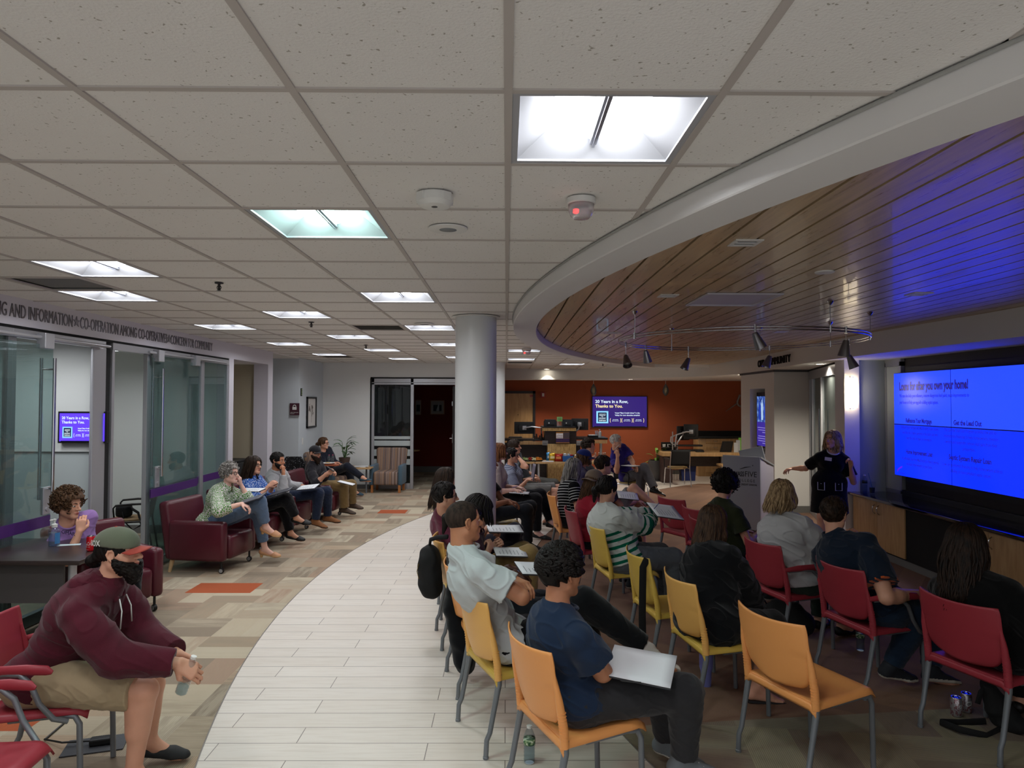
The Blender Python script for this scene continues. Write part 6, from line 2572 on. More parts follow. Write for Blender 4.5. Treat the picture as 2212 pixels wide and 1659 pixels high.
def stack_chair(seat_m, back_m, arms=False):
 """x forward, origin on the floor under the middle of the seat"""
 t = empty('stacking_chair')
 mb = MB()

 def seat(u, v):
  x = -0.225 + 0.47 * u
  hw = 0.262 - 0.03 * u - 0.02 * max(0, u - 0.85) / 0.15
  a = (v - 0.5) * 2
  z = 0.452 - 0.020 * math.sin(PI * min(1, u * 1.05)) * (1 - a * a) + 0.012 * u
  if u > 0.86:
   z -= 0.035 * ((u - 0.86) / 0.14) ** 2
  edge = max(0, abs(a) - 0.9) / 0.1
  z -= 0.028 * edge ** 2
  return (x, hw * a, z)
 mb.grid(seat, 18, 20)
 # rolled rear edge
 mb.grid(lambda u, v: (-0.225 - 0.006 * math.sin(PI * u), 0.262 * (v - 0.5) * 2, 0.452 - 0.028 * max(0, abs(v - 0.5) * 2 - 0.9) / 0.1 - 0.042 * u), 3, 12)
 mb.build('seat', seat_m, t, smooth=True, solid=0.009)
 mb = MB()

 def back(u, v):
  a = (u - 0.5) * 2
  q = min(1, abs(v - 0.56) / 0.575)
  hw = 0.246 * (1 - q ** 3.4) ** (1 / 3.4) if v < 0.56 else 0.256 * (1 - q ** 7) ** (1 / 5.0)
  z = 0.495 + 0.355 * v + 0.012 * a * a * (1 if v > 0.8 else 0)
  x = -0.222 - 0.082 * v - 0.046 * (1 - a * a) + 0.018 * a * a * v
  return (x, hw * a, z)
 mb.grid(back, 22, 24)
 mb.build('backrest', back_m, t, smooth=True, solid=0.008)
 for s in (-1, 1):
  mb = MB()
  mb.tube([(-0.218, s * 0.250, 0.425), (-0.225, s * 0.250, 0.52), (-0.248, s * 0.250, 0.64), (-0.270, s * 0.243, 0.76)], [0.021, 0.021, 0.018, 0.007], 14)
  for k in range(9):
   z = 0.462 + k * 0.0155
   mb.lathe([(0.0218, z), (0.0222, z + 0.001), (0.0218, z + 0.002)], 14, c=(-0.2205 - (z - 0.46) * 0.12, s * 0.250, 0))
  mb.build('back_post', back_m, t, smooth=40)
  mb = MB()
  mb.tube([(-0.216, s * 0.250, 0.46), (-0.216, s * 0.250, 0.40), (-0.240, s * 0.250, 0.28), (-0.268, s * 0.250, 0.14), (-0.287, s * 0.250, 0.10), (-0.292, s * 0.250, 0.004)], [0.018, 0.018, 0.0155, 0.0145, 0.0145, 0.0145], 12)
  mb.lathe([(0.0165, 0), (0.0165, 0.012), (0.0145, 0.014)], 12, c=(-0.292, s * 0.250, 0))
  mb.build('leg', M_STEEL, t, smooth=40)
  mb = MB()
  mb.tube([(-0.1, s * 0.235, 0.425), (0.13, s * 0.222, 0.430), (0.19, s * 0.218, 0.42), (0.212, s * 0.217, 0.38), (0.222, s * 0.217, 0.004)], 0.0145, 12)
  mb.build('leg', M_STEEL, t, smooth=40)
  if arms:
   mb = MB()
   mb.tube([(0.17, s * 0.25, 0.41), (0.12, s * 0.285, 0.44), (0.06, s * 0.295, 0.52), (0.02, s * 0.295, 0.62), (-0.03, s * 0.29, 0.665), (-0.10, s * 0.285, 0.672), (-0.22, s * 0.26, 0.66)], 0.0135, 10)
   mb.build('arm_tube', M_STEEL, t, smooth=40)
   mb = MB()
   mb.tube([(-0.26, s * 0.262, 0.672), (-0.15, s * 0.283, 0.686), (0.0, s * 0.292, 0.688), (0.09, s * 0.292, 0.680), (0.115, s * 0.292, 0.668)], [0.016, 0.024, 0.026, 0.024, 0.010], 12, flat=0.6)
   mb.build('armrest', seat_m, t, smooth=40)
 return t

KIND = {}

def place_chair(kind, x, y, az, label, grp='stacking chairs of the audience', parent_z=0):
 defs = {'org': (P_ORG, P_ORG, False), 'yel': (P_YEL, P_YEL, False), 'yo': (P_YEL, P_YO, False), 'red': (P_RED, P_RED, False), 'reda': (P_RED, P_RED, True)}
 if kind not in KIND:
  KIND[kind] = stack_chair(*defs[kind])
  o = KIND[kind]
 else:
  o = copy_tree(KIND[kind])
 o.location = (x, y, 0)
 o.rotation_euler = (0, 0, math.radians(az))
 tag(o, label, 'chair', grp)
 return o

CH = {}

def rc(key, kind, mx, my, az, label):
 """mx, my: middle of the rear seat edge"""
 a = math.radians(az)
 x, y = mx + 0.225 * math.cos(a), my + 0.225 * math.sin(a)
 CH[key] = (x, y, az)
 return place_chair(kind, x, y, az, label)

rc('A', 'org', 1.493, 3.84, 22, 'empty orange stacking chair, nearest one in the foreground right of center')
rc('B', 'org', 0.17, 3.448, 22.5, 'orange stacking chair under the man in the navy t-shirt')
rc('C', 'yo', -0.139, 4.225, 22, 'amber backed chair with mustard seat under the man in the white t-shirt')
rc('K', 'org', -0.31, 5.01, 13.4, 'orange stacking chair half hidden left of the white t-shirt man, with dark clothes on it')
rc('L', 'yo', -0.49, 5.93, 10.8, 'amber stacking chair with a black bag hanging behind it, beside the plank floor')
rc('M', 'yo', -0.56, 6.72, 8, 'amber stacking chair under the man in glasses and maroon t-shirt')
rc('N', 'yel', -0.70, 7.88, 5, 'mustard chair of the woman with sunglasses on her hair, left of the thick column')
rc('D', 'yo', 1.206, 4.64, 9.3, 'amber chair with mustard seat under the woman in the black hooded jacket')
rc('E', 'yel', 1.067, 5.36, 9, 'empty mustard chair with a black strap, between the striped sweater and the black jacket')
rc('F', 'yel', 0.90, 6.52, 9, 'mustard stacking chair under the woman in the green and white striped sweater')
rc('G', 'red', 0.76, 7.5, 8, 'red stacking chair under the person in the red t-shirt and tan cap')
rc('H', 'reda', 2.177, 5.81, 14.5, 'red armchair of stacking type under the blonde woman in the white blouse')
rc('I', 'reda', 2.432, 5.0, 13, 'red chair with armrests under the man in the dark blue shirt')
rc('J', 'red', 2.708, 4.133, 18.5, 'red stacking chair under the long haired woman in black at the right edge')
rc('O', 'red', 1.98, 6.92, 12, 'red stacking chair under the curly haired woman in the olive shirt')
rc('Q', 'reda', 2.03, 8.4, 26, 'empty red chair with armrests between the bare knees and the lectern')
rc('R', 'red', 2.10, 7.62, 16, 'empty red stacking chair between the striped sweater woman and the brown haired woman')
rc('S', 'org', 0.64, 8.72, 4, 'orange chair under the grey haired woman in the black and white striped top')
rc('T', 'yel', -0.32, 9.02, -6, 'mustard stacking chair right behind the thick column under dark trousers')
rc('U', 'org', -0.30, 10.44, -8, 'orange chair under the auburn haired person in the pale blouse')
rc('V', 'yel', 0.0, 11.38, -8, 'mustard chair under the person in the blue grey striped shirt')
rc('X1', 'yel', 0.24, 12.73, -8, 'mustard chair under the dark haired person in grey at the far end')
rc('Y1', 'red', 0.96, 10.6, 2, 'red chair under the person in the blue cap')
rc('Z1', 'org', 1.2, 12.2, -4, 'orange chair under the curly haired person with a raised pen')
rc('A2', 'red', 1.26, 9.35, 0, 'red chair under the person in shorts with bare knees')
rc('P', 'reda', -2.60, 3.70, 10, 'red chair with grey tube arms under the bearded man in the maroon hoodie')
rc('P0', 'reda', -2.49, 2.97, 4, 'red chair cut off in the lower left corner of the picture')

def box_part(t, name, m, a, b, bev=0.02, rot=None):
 mb = MB()
 if rot:
  mb.T = rot
 mb.box(a, b, bev)
 return mb.build(name, m, t, smooth=50)

M_MAR = mat('maroon_leather', '#4e1824', rough=0.34, spec=0.5, bump=(60, 0.12, 0.004))

def club_chair(tablet=False):
 t = empty('lounge_chair')
 box_part(t, 'arm', M_MAR, (-0.36, 0.27, 0.14), (0.34, 0.385, 0.60), 0.045)
 box_part(t, 'arm', M_MAR, (-0.36, -0.385, 0.14), (0.34, -0.27, 0.60), 0.045)
 box_part(t, 'seat', M_MAR, (-0.30, -0.268, 0.15), (0.37, 0.268, 0.43), 0.05)
 box_part(t, 'backrest', M_MAR, (-0.08, -0.37, 0.15), (0.06, 0.37, 0.83), 0.05, Matrix.Translation((-0.30, 0, 0)) @ Matrix.Rotation(math.radians(-9), 4, 'Y'))
 for s in (-1, 1):
  mb = MB()
  mb.tube([(-0.33, s * 0.32, 0.15), (-0.36, s * 0.33, 0.0)], [0.028, 0.018], 8)
  mb.build('leg', mat('leg_beech', '#c4a47a', rough=0.5), t)
  mb = MB()
  mb.lathe([(0.0, -0.014), (0.030, -0.014), (0.033, 0), (0.030, 0.014), (0.0, 0.014)], 18, c=(0.28, s * 0.32, 0.034), axis='y')
  mb.tube([(0.28, s * 0.32, 0.06), (0.28, s * 0.32, 0.15)], 0.012, 8)
  w = mb.build('caster', M_BLACK, t, smooth=40)
  for q in (-1, 1):
   mb = MB()
   mb.lathe([(0.0, q * 0.016), (0.022, q * 0.016), (0.022, q * 0.014)], 16, c=(0.28, s * 0.32, 0.034), axis='y')
   mb.build('hub_cap', mat('caster_hub', '#9ea0a4', rough=0.35, metal=0.5), w)
 if tablet:
  mb = MB()
  mb.prism([(-0.02 + 0.24 * math.cos(a), 0.20 + 0.16 * math.sin(a)) for a in np.linspace(0, 2 * PI, 28)[:-1]], 0.655, 0.675)
  mb.build('tablet_arm', mat('tablet_cherry', '#8c5a3c', rough=0.35), t)
  mb = MB()
  mb.tube([(0.0, 0.33, 0.58), (0.0, 0.33, 0.655)], 0.014, 8)
  mb.build('tablet_post', M_STEEL, t)
 return t

club = club_chair()
club2 = club_chair(True)
CL = [(club, -3.52, 8.52, -8, 'maroon leather lounge chair on casters, nearest one, under the woman in the leaf print'),
  (club2, -3.50, 9.75, -6, 'maroon leather lounge chair under the woman in the blue floral blouse'),
  (None, -3.42, 10.72, -4, 'maroon leather lounge chair under the man in the pale grey shirt'),
  (None, -3.22, 12.05, -4, 'maroon leather lounge chair under the bearded man in the black cap'),
  (None, -3.75, 6.62, -35, 'maroon leather lounge chair behind the desk under the curly haired person'),
  ]
for k, (o, x, y, az, lab) in enumerate(CL):
 o = o or copy_tree(club2 if k in (2,) else club)
 o.location = (x, y, 0)
 o.rotation_euler = (0, 0, math.radians(az))
 tag(o, lab, 'armchair', 'maroon lounge chairs')

def _stripe(t):
 v = t.coord((1, 1, 1))
 sx = t.n('ShaderNodeSeparateXYZ')
 t.l(v, sx.inputs[0])
 n = t.n('ShaderNodeTexNoise', noise_dimensions='1D')
 n.inputs['Scale'].default_value = 26
 n.inputs['Detail'].default_value = 2
 t.l(sx.outputs[1], n.inputs['W'])
 t.l(t.ramp(n.outputs[0], [(0.0, rgb('#5f524e')), (0.42, rgb('#8a6f5e')), (0.47, rgb('#a2836a')), (0.52, rgb('#6b6a72')), (0.56, rgb('#9b8a82')), (0.62, rgb('#5c4a48'))], 'CONSTANT'), t.b.inputs['Base Color'])

M_STRIPE = nodemat('upholstery_stripe', _stripe, rough=0.9, spec=0.15)
M_TEAL = fabric('upholstery_slate_blue', '#4f6473')

def wing_chair():
 t = empty('striped_armchair')
 for s in (-1, 1):
  box_part(t, 'arm', M_TEAL, (-0.30, s * 0.27 if s > 0 else -0.36, 0.16), (0.30, 0.36 if s > 0 else -0.27, 0.60), 0.035)
 box_part(t, 'seat', M_STRIPE, (-0.26, -0.265, 0.17), (0.33, 0.265, 0.46), 0.04)
 mb = MB()
 mb.T = Matrix.Translation((-0.27, 0, 0)) @ Matrix.Rotation(math.radians(-10), 4, 'Y')
 mb.prism([(-0.28, 0.40), (0.28, 0.40), (0.33, 0.62), (0.355, 0.93), (0.30, 0.955), (-0.30, 0.955), (-0.355, 0.93), (-0.33, 0.62)], -0.06, 0.06, 'x')
 mb.build('backrest', M_STRIPE, t, bevel=0.03, smooth=50)
 for a in (-0.24, 0.26):
  for s in (-1, 1):
   mb = MB()
   mb.box((a - 0.025, s * 0.30 - 0.025, 0), (a + 0.025, s * 0.30 + 0.025, 0.17), 0.004)
   mb.build('leg', mat('leg_oak', '#b0703c', rough=0.5), t)
 return t

wc = wing_chair()
wc.location = (-2.62, 15.62, 0)
wc.rotation_euler = (0, 0, math.radians(-92))
tag(wc, 'empty brown striped armchair with slate blue arms before the dark glass screen', 'armchair', 'striped armchairs')
w2 = copy_tree(wc)
w2.location = (-3.62, 14.66, 0)
w2.rotation_euler = (0, 0, math.radians(-25))
tag(w2, 'striped armchair with blue arms under the woman in the navy blazer', 'armchair', 'striped armchairs')

def guest_chair(seat_m, back_m, mesh=True, frame_m=None):
 t = empty('guest_chair')
 fm = frame_m or M_CHROME
 mb = MB()
 mb.lathe([(0.0, 0.40), (0.19, 0.41), (0.235, 0.435), (0.23, 0.46), (0.15, 0.475), (0.0, 0.478)], 28)
 for v in mb.V:
  v.x = v.x * 1.0
 mb.build('seat', seat_m, t, smooth=45)
 mb = MB()
 mb.grid(lambda u, v: (-0.235 - 0.07 * v - 0.03 * (1 - ((u - 0.5) * 2) ** 2), (u - 0.5) * (0.44 + 0.03 * v), 0.50 + 0.38 * v), 10, 6)
 mb.build('backrest', back_m, t, smooth=True, solid=0.012)
 for s in (-1, 1):
  mb = MB()
  mb.tube([(-0.30, s * 0.225, 0.84), (-0.24, s * 0.235, 0.55), (-0.23, s * 0.235, 0.42), (-0.30, s * 0.25, 0.004)], 0.012, 10)
  mb.build('leg', fm, t, smooth=40)
  mb = MB()
  mb.tube([(-0.23, s * 0.235, 0.43), (0.15, s * 0.235, 0.43), (0.20, s * 0.24, 0.38), (0.25, s * 0.25, 0.004)], 0.012, 10)
  mb.build('leg', fm, t, smooth=40)
  mb = MB()
  mb.tube([(0.14, s * 0.27, 0.43), (0.16, s * 0.275, 0.62), (0.13, s * 0.275, 0.655), (-0.05, s * 0.275, 0.665), (-0.26, s * 0.25, 0.66)], [0.011, 0.011, 0.013, 0.015, 0.012], 10)
  mb.build('armrest', M_BLACK, t, smooth=40)
 return t

M_MESH = mat('mesh_black', '#131416', rough=0.8, alpha=0.93)
M_TANV = mat('tan_vinyl', '#a58a58', rough=0.5)
g = guest_chair(M_TANV, M_MESH)
g.location = (4.10, 16.75, 0)
g.rotation_euler = (0, 0, math.radians(92))
tag(g, 'black mesh back guest chair with tan seat before the right desk', 'chair', 'chrome legged guest chairs')
g2 = copy_tree(g)
g2.location = (2.42, 13.52, 0)
g2.rotation_euler = (0, 0, math.radians(-48))
tag(g2, 'black armed guest chair under the grey haired man in the purple polo', 'chair', 'chrome legged guest chairs')
M_RINGF = nodemat('brown_ring_fabric', lambda t: (lambda vo: (t.l(t.coord((16, 16, 16)), vo.inputs['Vector']), t.l(t.ramp(vo.outputs[0], [(0.36, rgb('#8a7152')), (0.40, rgb('#5f4a34')), (0.46, rgb('#8a7152'))]), t.b.inputs['Base Color'])))(t.n('ShaderNodeTexVoronoi')), rough=0.9)
g3 = guest_chair(M_RINGF, M_RINGF, frame_m=M_BLACK)
g3.location = (-4.95, 9.3, 0)
g3.rotation_euler = (0, 0, math.radians(200))
tag(g3, 'brown ring patterned office chair with black arms inside the second glass office', 'chair')
for dx in (0.0,):
 mb = MB()
 mb.box((-0.09, -0.07, 0.0), (0.09, 0.07, 0.16), 0.04)
 b = mb.build('camera_bag', M_BLACKM, loc=(-4.98, 9.2, 0.48), smooth=50)
 tag(b, 'small black bag with a looped strap on the brown patterned office chair', 'bag')
 mb = MB()
 mb.tube([(0.08, 0.0, 0.12), (0.20, -0.03, 0.06), (0.24, -0.03, -0.10), (0.14, -0.05, -0.16), (0.04, -0.06, -0.05), (0.02, -0.07, 0.08)], 0.02, 6, flat=0.25)
 mb.build('strap', M_BLACKM, b, smooth=True)

# ---------------------------------------------------------------- left desk
dk = empty('desk', (-4.6, 5.8, 0), label='dark laminate desk with a sanitizer bottle and soda can behind the hoodie man', cat='desk')
box_part(dk, 'desktop', M_WENGE, (-2.0, -0.43, 0.745), (1.36, 0.44, 0.78), 0.004)
box_part(dk, 'modesty_panel', mat('modesty_grey', '#4b4747', rough=0.4), (-2.0, -0.36, 0.44), (1.2, -0.34, 0.745), 0.0)
mb = MB()
mb.tube([(1.30, 0.30, 0.74), (1.32, 0.34, 0.0)], [0.036, 0.036], 16)
mb.build('leg', M_ALU, dk, smooth=40)
mb = MB()
mb.tube([(1.25, -0.33, 0.74), (1.25, -0.33, 0.0)], [0.03, 0.03], 16)
mb.build('leg', M_ALU, dk, smooth=40)
pp = empty('desk_divider', (-4.6, 6.2, 0), label='purple desk divider panel with a round aluminium post at the left edge', cat='divider')
z1_ = at(20, 1012, 6.2).z
xp = at(20, 1012, 6.2).x + 4.6
mb = MB()
mb.tube([(xp, 0, 0.78), (xp, 0, z1_)], 0.03, 20)
mb.build('post', M_ALU, pp, smooth=40)
mb = MB()
mb.lathe([(0.0, z1_ + 0.008), (0.036, z1_ + 0.006), (0.036, z1_)], 20, c=(xp, 0, 0))
mb.build('post_cap', M_CHROME, pp)
mb = MB()
mb.box((-2, -0.012, 0.80), (xp - 0.02, 0.012, z1_ - 0.01))
mb.build('panel', mat('divider_purple', '#3a1648', rough=0.4), pp)

def bottle(name, loc, r, h, label, capm=M_WHITE, lab_m=None, grp=None, rot=None, fill=0.5, parent=None):
 mb = MB()
 pr = [(0.0, 0.0), (r * 0.75, 0.0), (r * 0.95, h * 0.03)]
 for k in range(9):
  z = h * (0.06 + 0.36 * k / 8)
  pr.append((r * (0.97 if k % 2 else 0.90), z))
 pr += [(r, h * 0.46), (r, h * 0.66), (r * 0.94, h * 0.72), (r * 0.62, h * 0.85), (r * 0.40, h * 0.91), (r * 0.38, h * 0.94)]
 mb.lathe(pr, 24)
 b = mb.build(name, M_PET, loc=loc, smooth=40)
 if rot:
  b.rotation_euler = rot
 tag(b, label, 'bottle', grp)
 mb = MB()
 mb.lathe([(r * 0.44, h * 0.925), (r * 0.46, h * 0.99), (0.0, h)], 16)
 mb.build('cap', capm, b, smooth=40)
 if fill:
  mb = MB()
  mb.lathe([(0.0, 0.004), (r * 0.80, 0.004), (r * 0.88, h * 0.05), (r * 0.88, h * fill), (0.0, h * fill)], 20)
  mb.build('water', glass_mat('water', '#dfe9ee', 0.0, 0.03), b, smooth=40)
 if lab_m:
  mb = MB()
  mb.lathe([(r * 1.012, h * 0.50), (r * 1.012, h * 0.66)], 24)
  mb.build('paper_label', lab_m, b, smooth=True)
 return b

M_LAB = nodemat('bottle_label_green', lambda t: t.l(t.ramp(t.noise(t.coord((40, 40, 60)), 1, 2), [(0.45, rgb('#2e5a3c')), (0.55, rgb('#8fae7a')), (0.62, rgb('#d8ddd0'))]), t.b.inputs['Base Color']), rough=0.4)
bottle('water_bottle', (0.135, 3.93, 0), 0.033, 0.205, 'clear water bottle with green label standing on the pale planks by the orange chair', lab_m=M_LAB, fill=0.62)
bottle('water_bottle', (2.87, 5.68, 0), 0.033, 0.205, 'clear water bottle on the floor between the red chairs', lab_m=M_LAB, fill=0.5)
bottle('water_bottle', (2.02, 6.6, 0), 0.033, 0.205, 'small bottle with pinkish contents on the floor under the red chair', lab_m=mat('label_pink', '#9b4a60', rough=0.4), fill=0.5)
# sanitizer pump bottle
p = at(117, 1170, 5.92)
sz = empty('sanitizer_bottle', (p.x, 5.92, 0.782), label='clear pump bottle of hand sanitizer on the dark desk', cat='bottle')
mb = MB()
mb.lathe([(0.0, 0.0), (0.040, 0.0), (0.043, 0.008), (0.043, 0.125), (0.034, 0.142), (0.020, 0.150), (0.020, 0.155)], 24)
mb.build('body', M_PET, sz, smooth=40)
mb = MB()
mb.lathe([(0.0, 0.003), (0.038, 0.003), (0.038, 0.11), (0.0, 0.11)], 20)
mb.build('gel', glass_mat('gel', '#d6e8f4', 0.0, 0.05), sz, smooth=40)
mb = MB()
mb.lathe([(0.022, 0.153), (0.024, 0.178), (0.014, 0.182), (0.007, 0.186), (0.007, 0.205), (0.012, 0.208), (0.014, 0.22), (0.0, 0.224)], 18)
mb.tube([(0, 0, 0.215), (-0.02, -0.03, 0.214)], 0.006, 8)
mb.build('pump', M_WHITE, sz, smooth=40)
mb = MB()
for k in range(7):
 a0 = -0.9 + 0.16 * k
 mb.poly([(0.0437 * math.cos(a0), 0.0437 * math.sin(a0), 0.02), (0.0437 * math.cos(a0 + 0.16), 0.0437 * math.sin(a0 + 0.16), 0.02), (0.0437 * math.cos(a0 + 0.16), 0.0437 * math.sin(a0 + 0.16), 0.11), (0.0437 * math.cos(a0), 0.0437 * math.sin(a0), 0.11)])
mb.build('side_label', mat('label_blue', '#3f78ac', rough=0.4), sz)
mb = MB()
p = at(130, 1172, 5.95)
mb.prism([(0, 0), (0.17, 0.05), (0.14, 0.11), (-0.03, 0.07)], 0, 0.0012)
t = mb.build('paper_card', mat('card_pale_blue', '#b9c9cc', rough=0.8), loc=(p.x, 5.9, 0.7805))
tag(t, 'small pale card lying on the dark desk under the sanitizer bottle', 'paper')
# soda can
p = at(196, 1195, 5.72)

def can(name, loc, label, side, text=None, rot=0.0):
 t = empty(name, loc, rot, label=label, cat='can')
 mb = MB()
 mb.lathe([(0.026, 0.0), (0.0325, 0.008), (0.033, 0.012), (0.033, 0.108), (0.028, 0.118)], 30)
 mb.build('body', side, t, smooth=35)
 mb = MB()
 mb.lathe([(0.028, 0.118), (0.0275, 0.1215), (0.025, 0.1215), (0.024, 0.118), (0.0, 0.118)], 30)
 mb.prism([(-0.006, -0.012), (0.006, -0.012), (0.006, 0.010), (-0.006, 0.010)], 0.1185, 0.1195)
 mb.build('lid', M_CHROME, t, smooth=35)
 if text:
  for s, h, z, w_ in text:
   o = text_obj('can_lettering', s, 1.0, M_WHITE, Matrix.Identity(4), ext=0.001)
   xs = [q.co.x for q in o.data.vertices]
   a_, b_ = min(xs), max(xs)
   for q in o.data.vertices:
    u = (q.co.x - (a_ + b_) / 2) / (b_ - a_) * w_
    y = q.co.y * h * 1.4 + u * 0.25 * (1 if h > 0.02 else 0)
    a = u / 0.033
    R_ = 0.0333 + q.co.z * 0.2
    q.co = (R_ * math.sin(a), -R_ * math.cos(a), z + y)
   o.parent = t
   o.matrix_local = Matrix.Identity(4)
 return t

M_RED = mat('can_red', '#c11420', rough=0.28, metal=0.3)
can('soda_can', (p.x, 5.72, 0.7815), 'red soda can with white script on the dark desk behind the cap', M_RED, [('Coca-Cola', 0.030, 0.045, 0.085), ('ORIGINAL TASTE', 0.005, 0.034, 0.05), ('12 FL OZ', 0.005, 0.012, 0.03)], rot=-0.45)
M_SIL = nodemat('can_silver', lambda t: t.l(t.ramp(t.noise(t.coord((50, 50, 40)), 1, 2), [(0.5, rgb('#a9a5a8')), (0.56, rgb('#7c2f38')), (0.66, rgb('#b6b2b4'))]), t.b.inputs['Base Color']), rough=0.3, metal=0.7)
can('soda_can', (2.885, 4.50, 0), 'silver and red drink can on the carpet, left of the pair by the black strap', M_SIL, [('COLA', 0.02, 0.06, 0.06)], rot=0.9)
can('soda_can', (2.99, 4.56, 0), 'silver and red drink can on the carpet, right of the pair by the black strap', M_SIL, [('CL', 0.03, 0.05, 0.05)], rot=0.1)

# ---------------------------------------------------------------- counter under the video wall
ct = empty('sideboard_counter', (4.80, 5.0, 0), label='long black topped counter with maple doors under the video wall', cat='counter')
box_part(ct, 'countertop', mat('black_granite', '#101214', rough=0.08, spec=0.7), (-0.06, -1.0, 0.735), (0.50, 4.70, 0.77), 0.004)
box_part(ct, 'body', M_BLACKM, (0.02, -1.0, 0.10), (0.48, 4.66, 0.735), 0.0)
box_part(ct, 'plinth', M_BASE, (0.05, -1.0, 0.0), (0.48, 4.66, 0.10), 0.0)
for (ya, yb, two) in ((3.42, 4.66, 1), (1.45, 2.45, 1), (-0.9, 0.2, 1)):
 ym_ = (ya + yb) / 2
 for (a, b, hy_) in ((ya, ym_ - 0.003, ym_ - 0.05), (ym_ + 0.003, yb, ym_ + 0.05)):
  d = box_part(ct, 'cabinet_door', M_MAPLE, (0.0, a, 0.12), (0.02, b, 0.725), 0.002)
  mb = MB()
  mb.tube([(0.0, hy_, 0.56), (-0.03, hy_, 0.585), (-0.035, hy_, 0.62), (-0.03, hy_, 0.655), (0.0, hy_, 0.68)], 0.006, 8)
  mb.build('handle', M_CHROME, d, smooth=True)
for px, h_, lab in ((1868, 0.20, 'water bottle with dark label on the black counter, left one'), (1900, 0.22, 'water bottle with dark label on the black counter, right one near the wall')):
 q = atz(px, 1062 if px < 1880 else 1058, 0.77)
 bottle('water_bottle', (q.x, q.y, 0.771), 0.036, 0.235, lab, lab_m=mat('label_dark', '#1e2b26', rough=0.4), fill=0.4)
q = atz(1884, 1065, 0.77)
cu = empty('iced_drink', (q.x, q.y, 0.771), label='clear plastic cup of dark drink with a teal straw on the black counter', cat='cup')
mb = MB()
mb.lathe([(0.0, 0.0), (0.030, 0.0), (0.045, 0.15), (0.047, 0.152)], 24)
mb.build('cup', M_PET, cu, smooth=40)
mb = MB()
mb.lathe([(0.0, 0.003), (0.028, 0.003), (0.036, 0.075), (0.0, 0.075)], 20)
mb.build('drink', mat('cola', '#140a07', rough=0.1), cu, smooth=40)
mb = MB()
mb.tube([(0.015, 0, 0.02), (-0.05, 0.0, 0.27)], 0.004, 8)
mb.build('straw', mat('straw_teal', '#2c6f86', rough=0.4), cu)

# ---------------------------------------------------------------- lectern
A_ = Vector((3.42, 11.0, 0))
ldir = Vector((0.78, -0.62, 0)).normalized()
lc = empty('lectern', A_, math.atan2(ldir.y, ldir.x), label='grey lectern with black credit union logo beside the speaking woman', cat='lectern')
M_LG = mat('lectern_grey', '#8d9094', rough=0.45, metal=0.2)
box_part(lc, 'front_panel', M_LG, (0, -0.02, 0.05), (0.58, 0.02, 1.17), 0.004)
mb = MB()
mb.prism([(0.02, 0.05), (0.62, 0.05), (0.62, 0.98), (0.30, 1.04), (0.02, 1.15)], 0.555, 0.58, 'x')
mb.prism([(0.02, 0.05), (0.62, 0.05), (0.62, 0.98), (0.30, 1.04), (0.02, 1.15)], 0.0, 0.025, 'x')
mb.build('side_panel', mat('lectern_side', '#a3a0ae', rough=0.4), lc)
mb = MB()
mb.prism([(0.0, 1.15), (0.64, 0.985), (0.64, 1.01), (0.0, 1.175)], -0.01, 0.59, 'x')
mb.build('reading_top', M_LG, lc)
mb = MB()
mb.T = Matrix.Translation((0.36, 0.30, 1.08)) @ Matrix.Rotation(-0.25, 4, 'Y')
mb.box((-0.18, -0.01, -0.02), (0.20, 0.01, 0.20), 0.004)
mb.build('raised_shield', M_LG, lc)
bpy.context.view_layer.update()

def ltxt(s, u0, u1, z, h, bold=0.0):
 p0 = lc.matrix_world @ Vector((u0, -0.0215, z))
 p1 = lc.matrix_world @ Vector((u1, -0.0215, z))
 return fit_text('logo_text', s, p0, p1, (0, 0, 1), h, mat('logo_black', '#151517', rough=0.4), ext=0.001, parent=lc, bold=bold)

ltxt('UMASS', 0.14, 0.335, 0.86, 0.075, 0.02)
ltxt('FIVE', 0.35, 0.53, 0.86, 0.085)
ltxt('C O L L E G E', 0.20, 0.50, 0.78, 0.042)
ltxt('FEDERAL CREDIT UNION', 0.12, 0.53, 0.725, 0.027, 0.01)
mb = MB()
mb.tube([(0.27, -0.023, 0.97), (0.35, -0.023, 1.0), (0.44, -0.023, 1.015)], [0.003, 0.007, 0.002], 6)
mb.lathe([(0.0, 0.004), (0.008, 0.0)], 12, c=(0.47, -0.022, 1.035), axis='y')
mb.build('logo_swoosh', mat('logo_black', '#151517'), lc)
mb = MB()
q = at(1598, 975, 11.6)
mb.box((-0.13, -0.09, 0.0), (0.13, 0.09, 0.035), 0.003)
t = mb.build('paper_stack', mat('paper_cream', '#c8bca4', rough=0.9), loc=(4.02, 11.14, 1.055), rz=-0.67)
t.rotation_euler = (-0.255, 0, -0.67)
tag(t, 'cream papers lying on the slanted top of the grey lectern', 'papers')

# ---------------------------------------------------------------- teller station
YT = 17.3

def X(px, Y=YT):
 return at(px, 900, Y).x

def Zz(py, Y=YT):
 return at(1200, py, Y).z

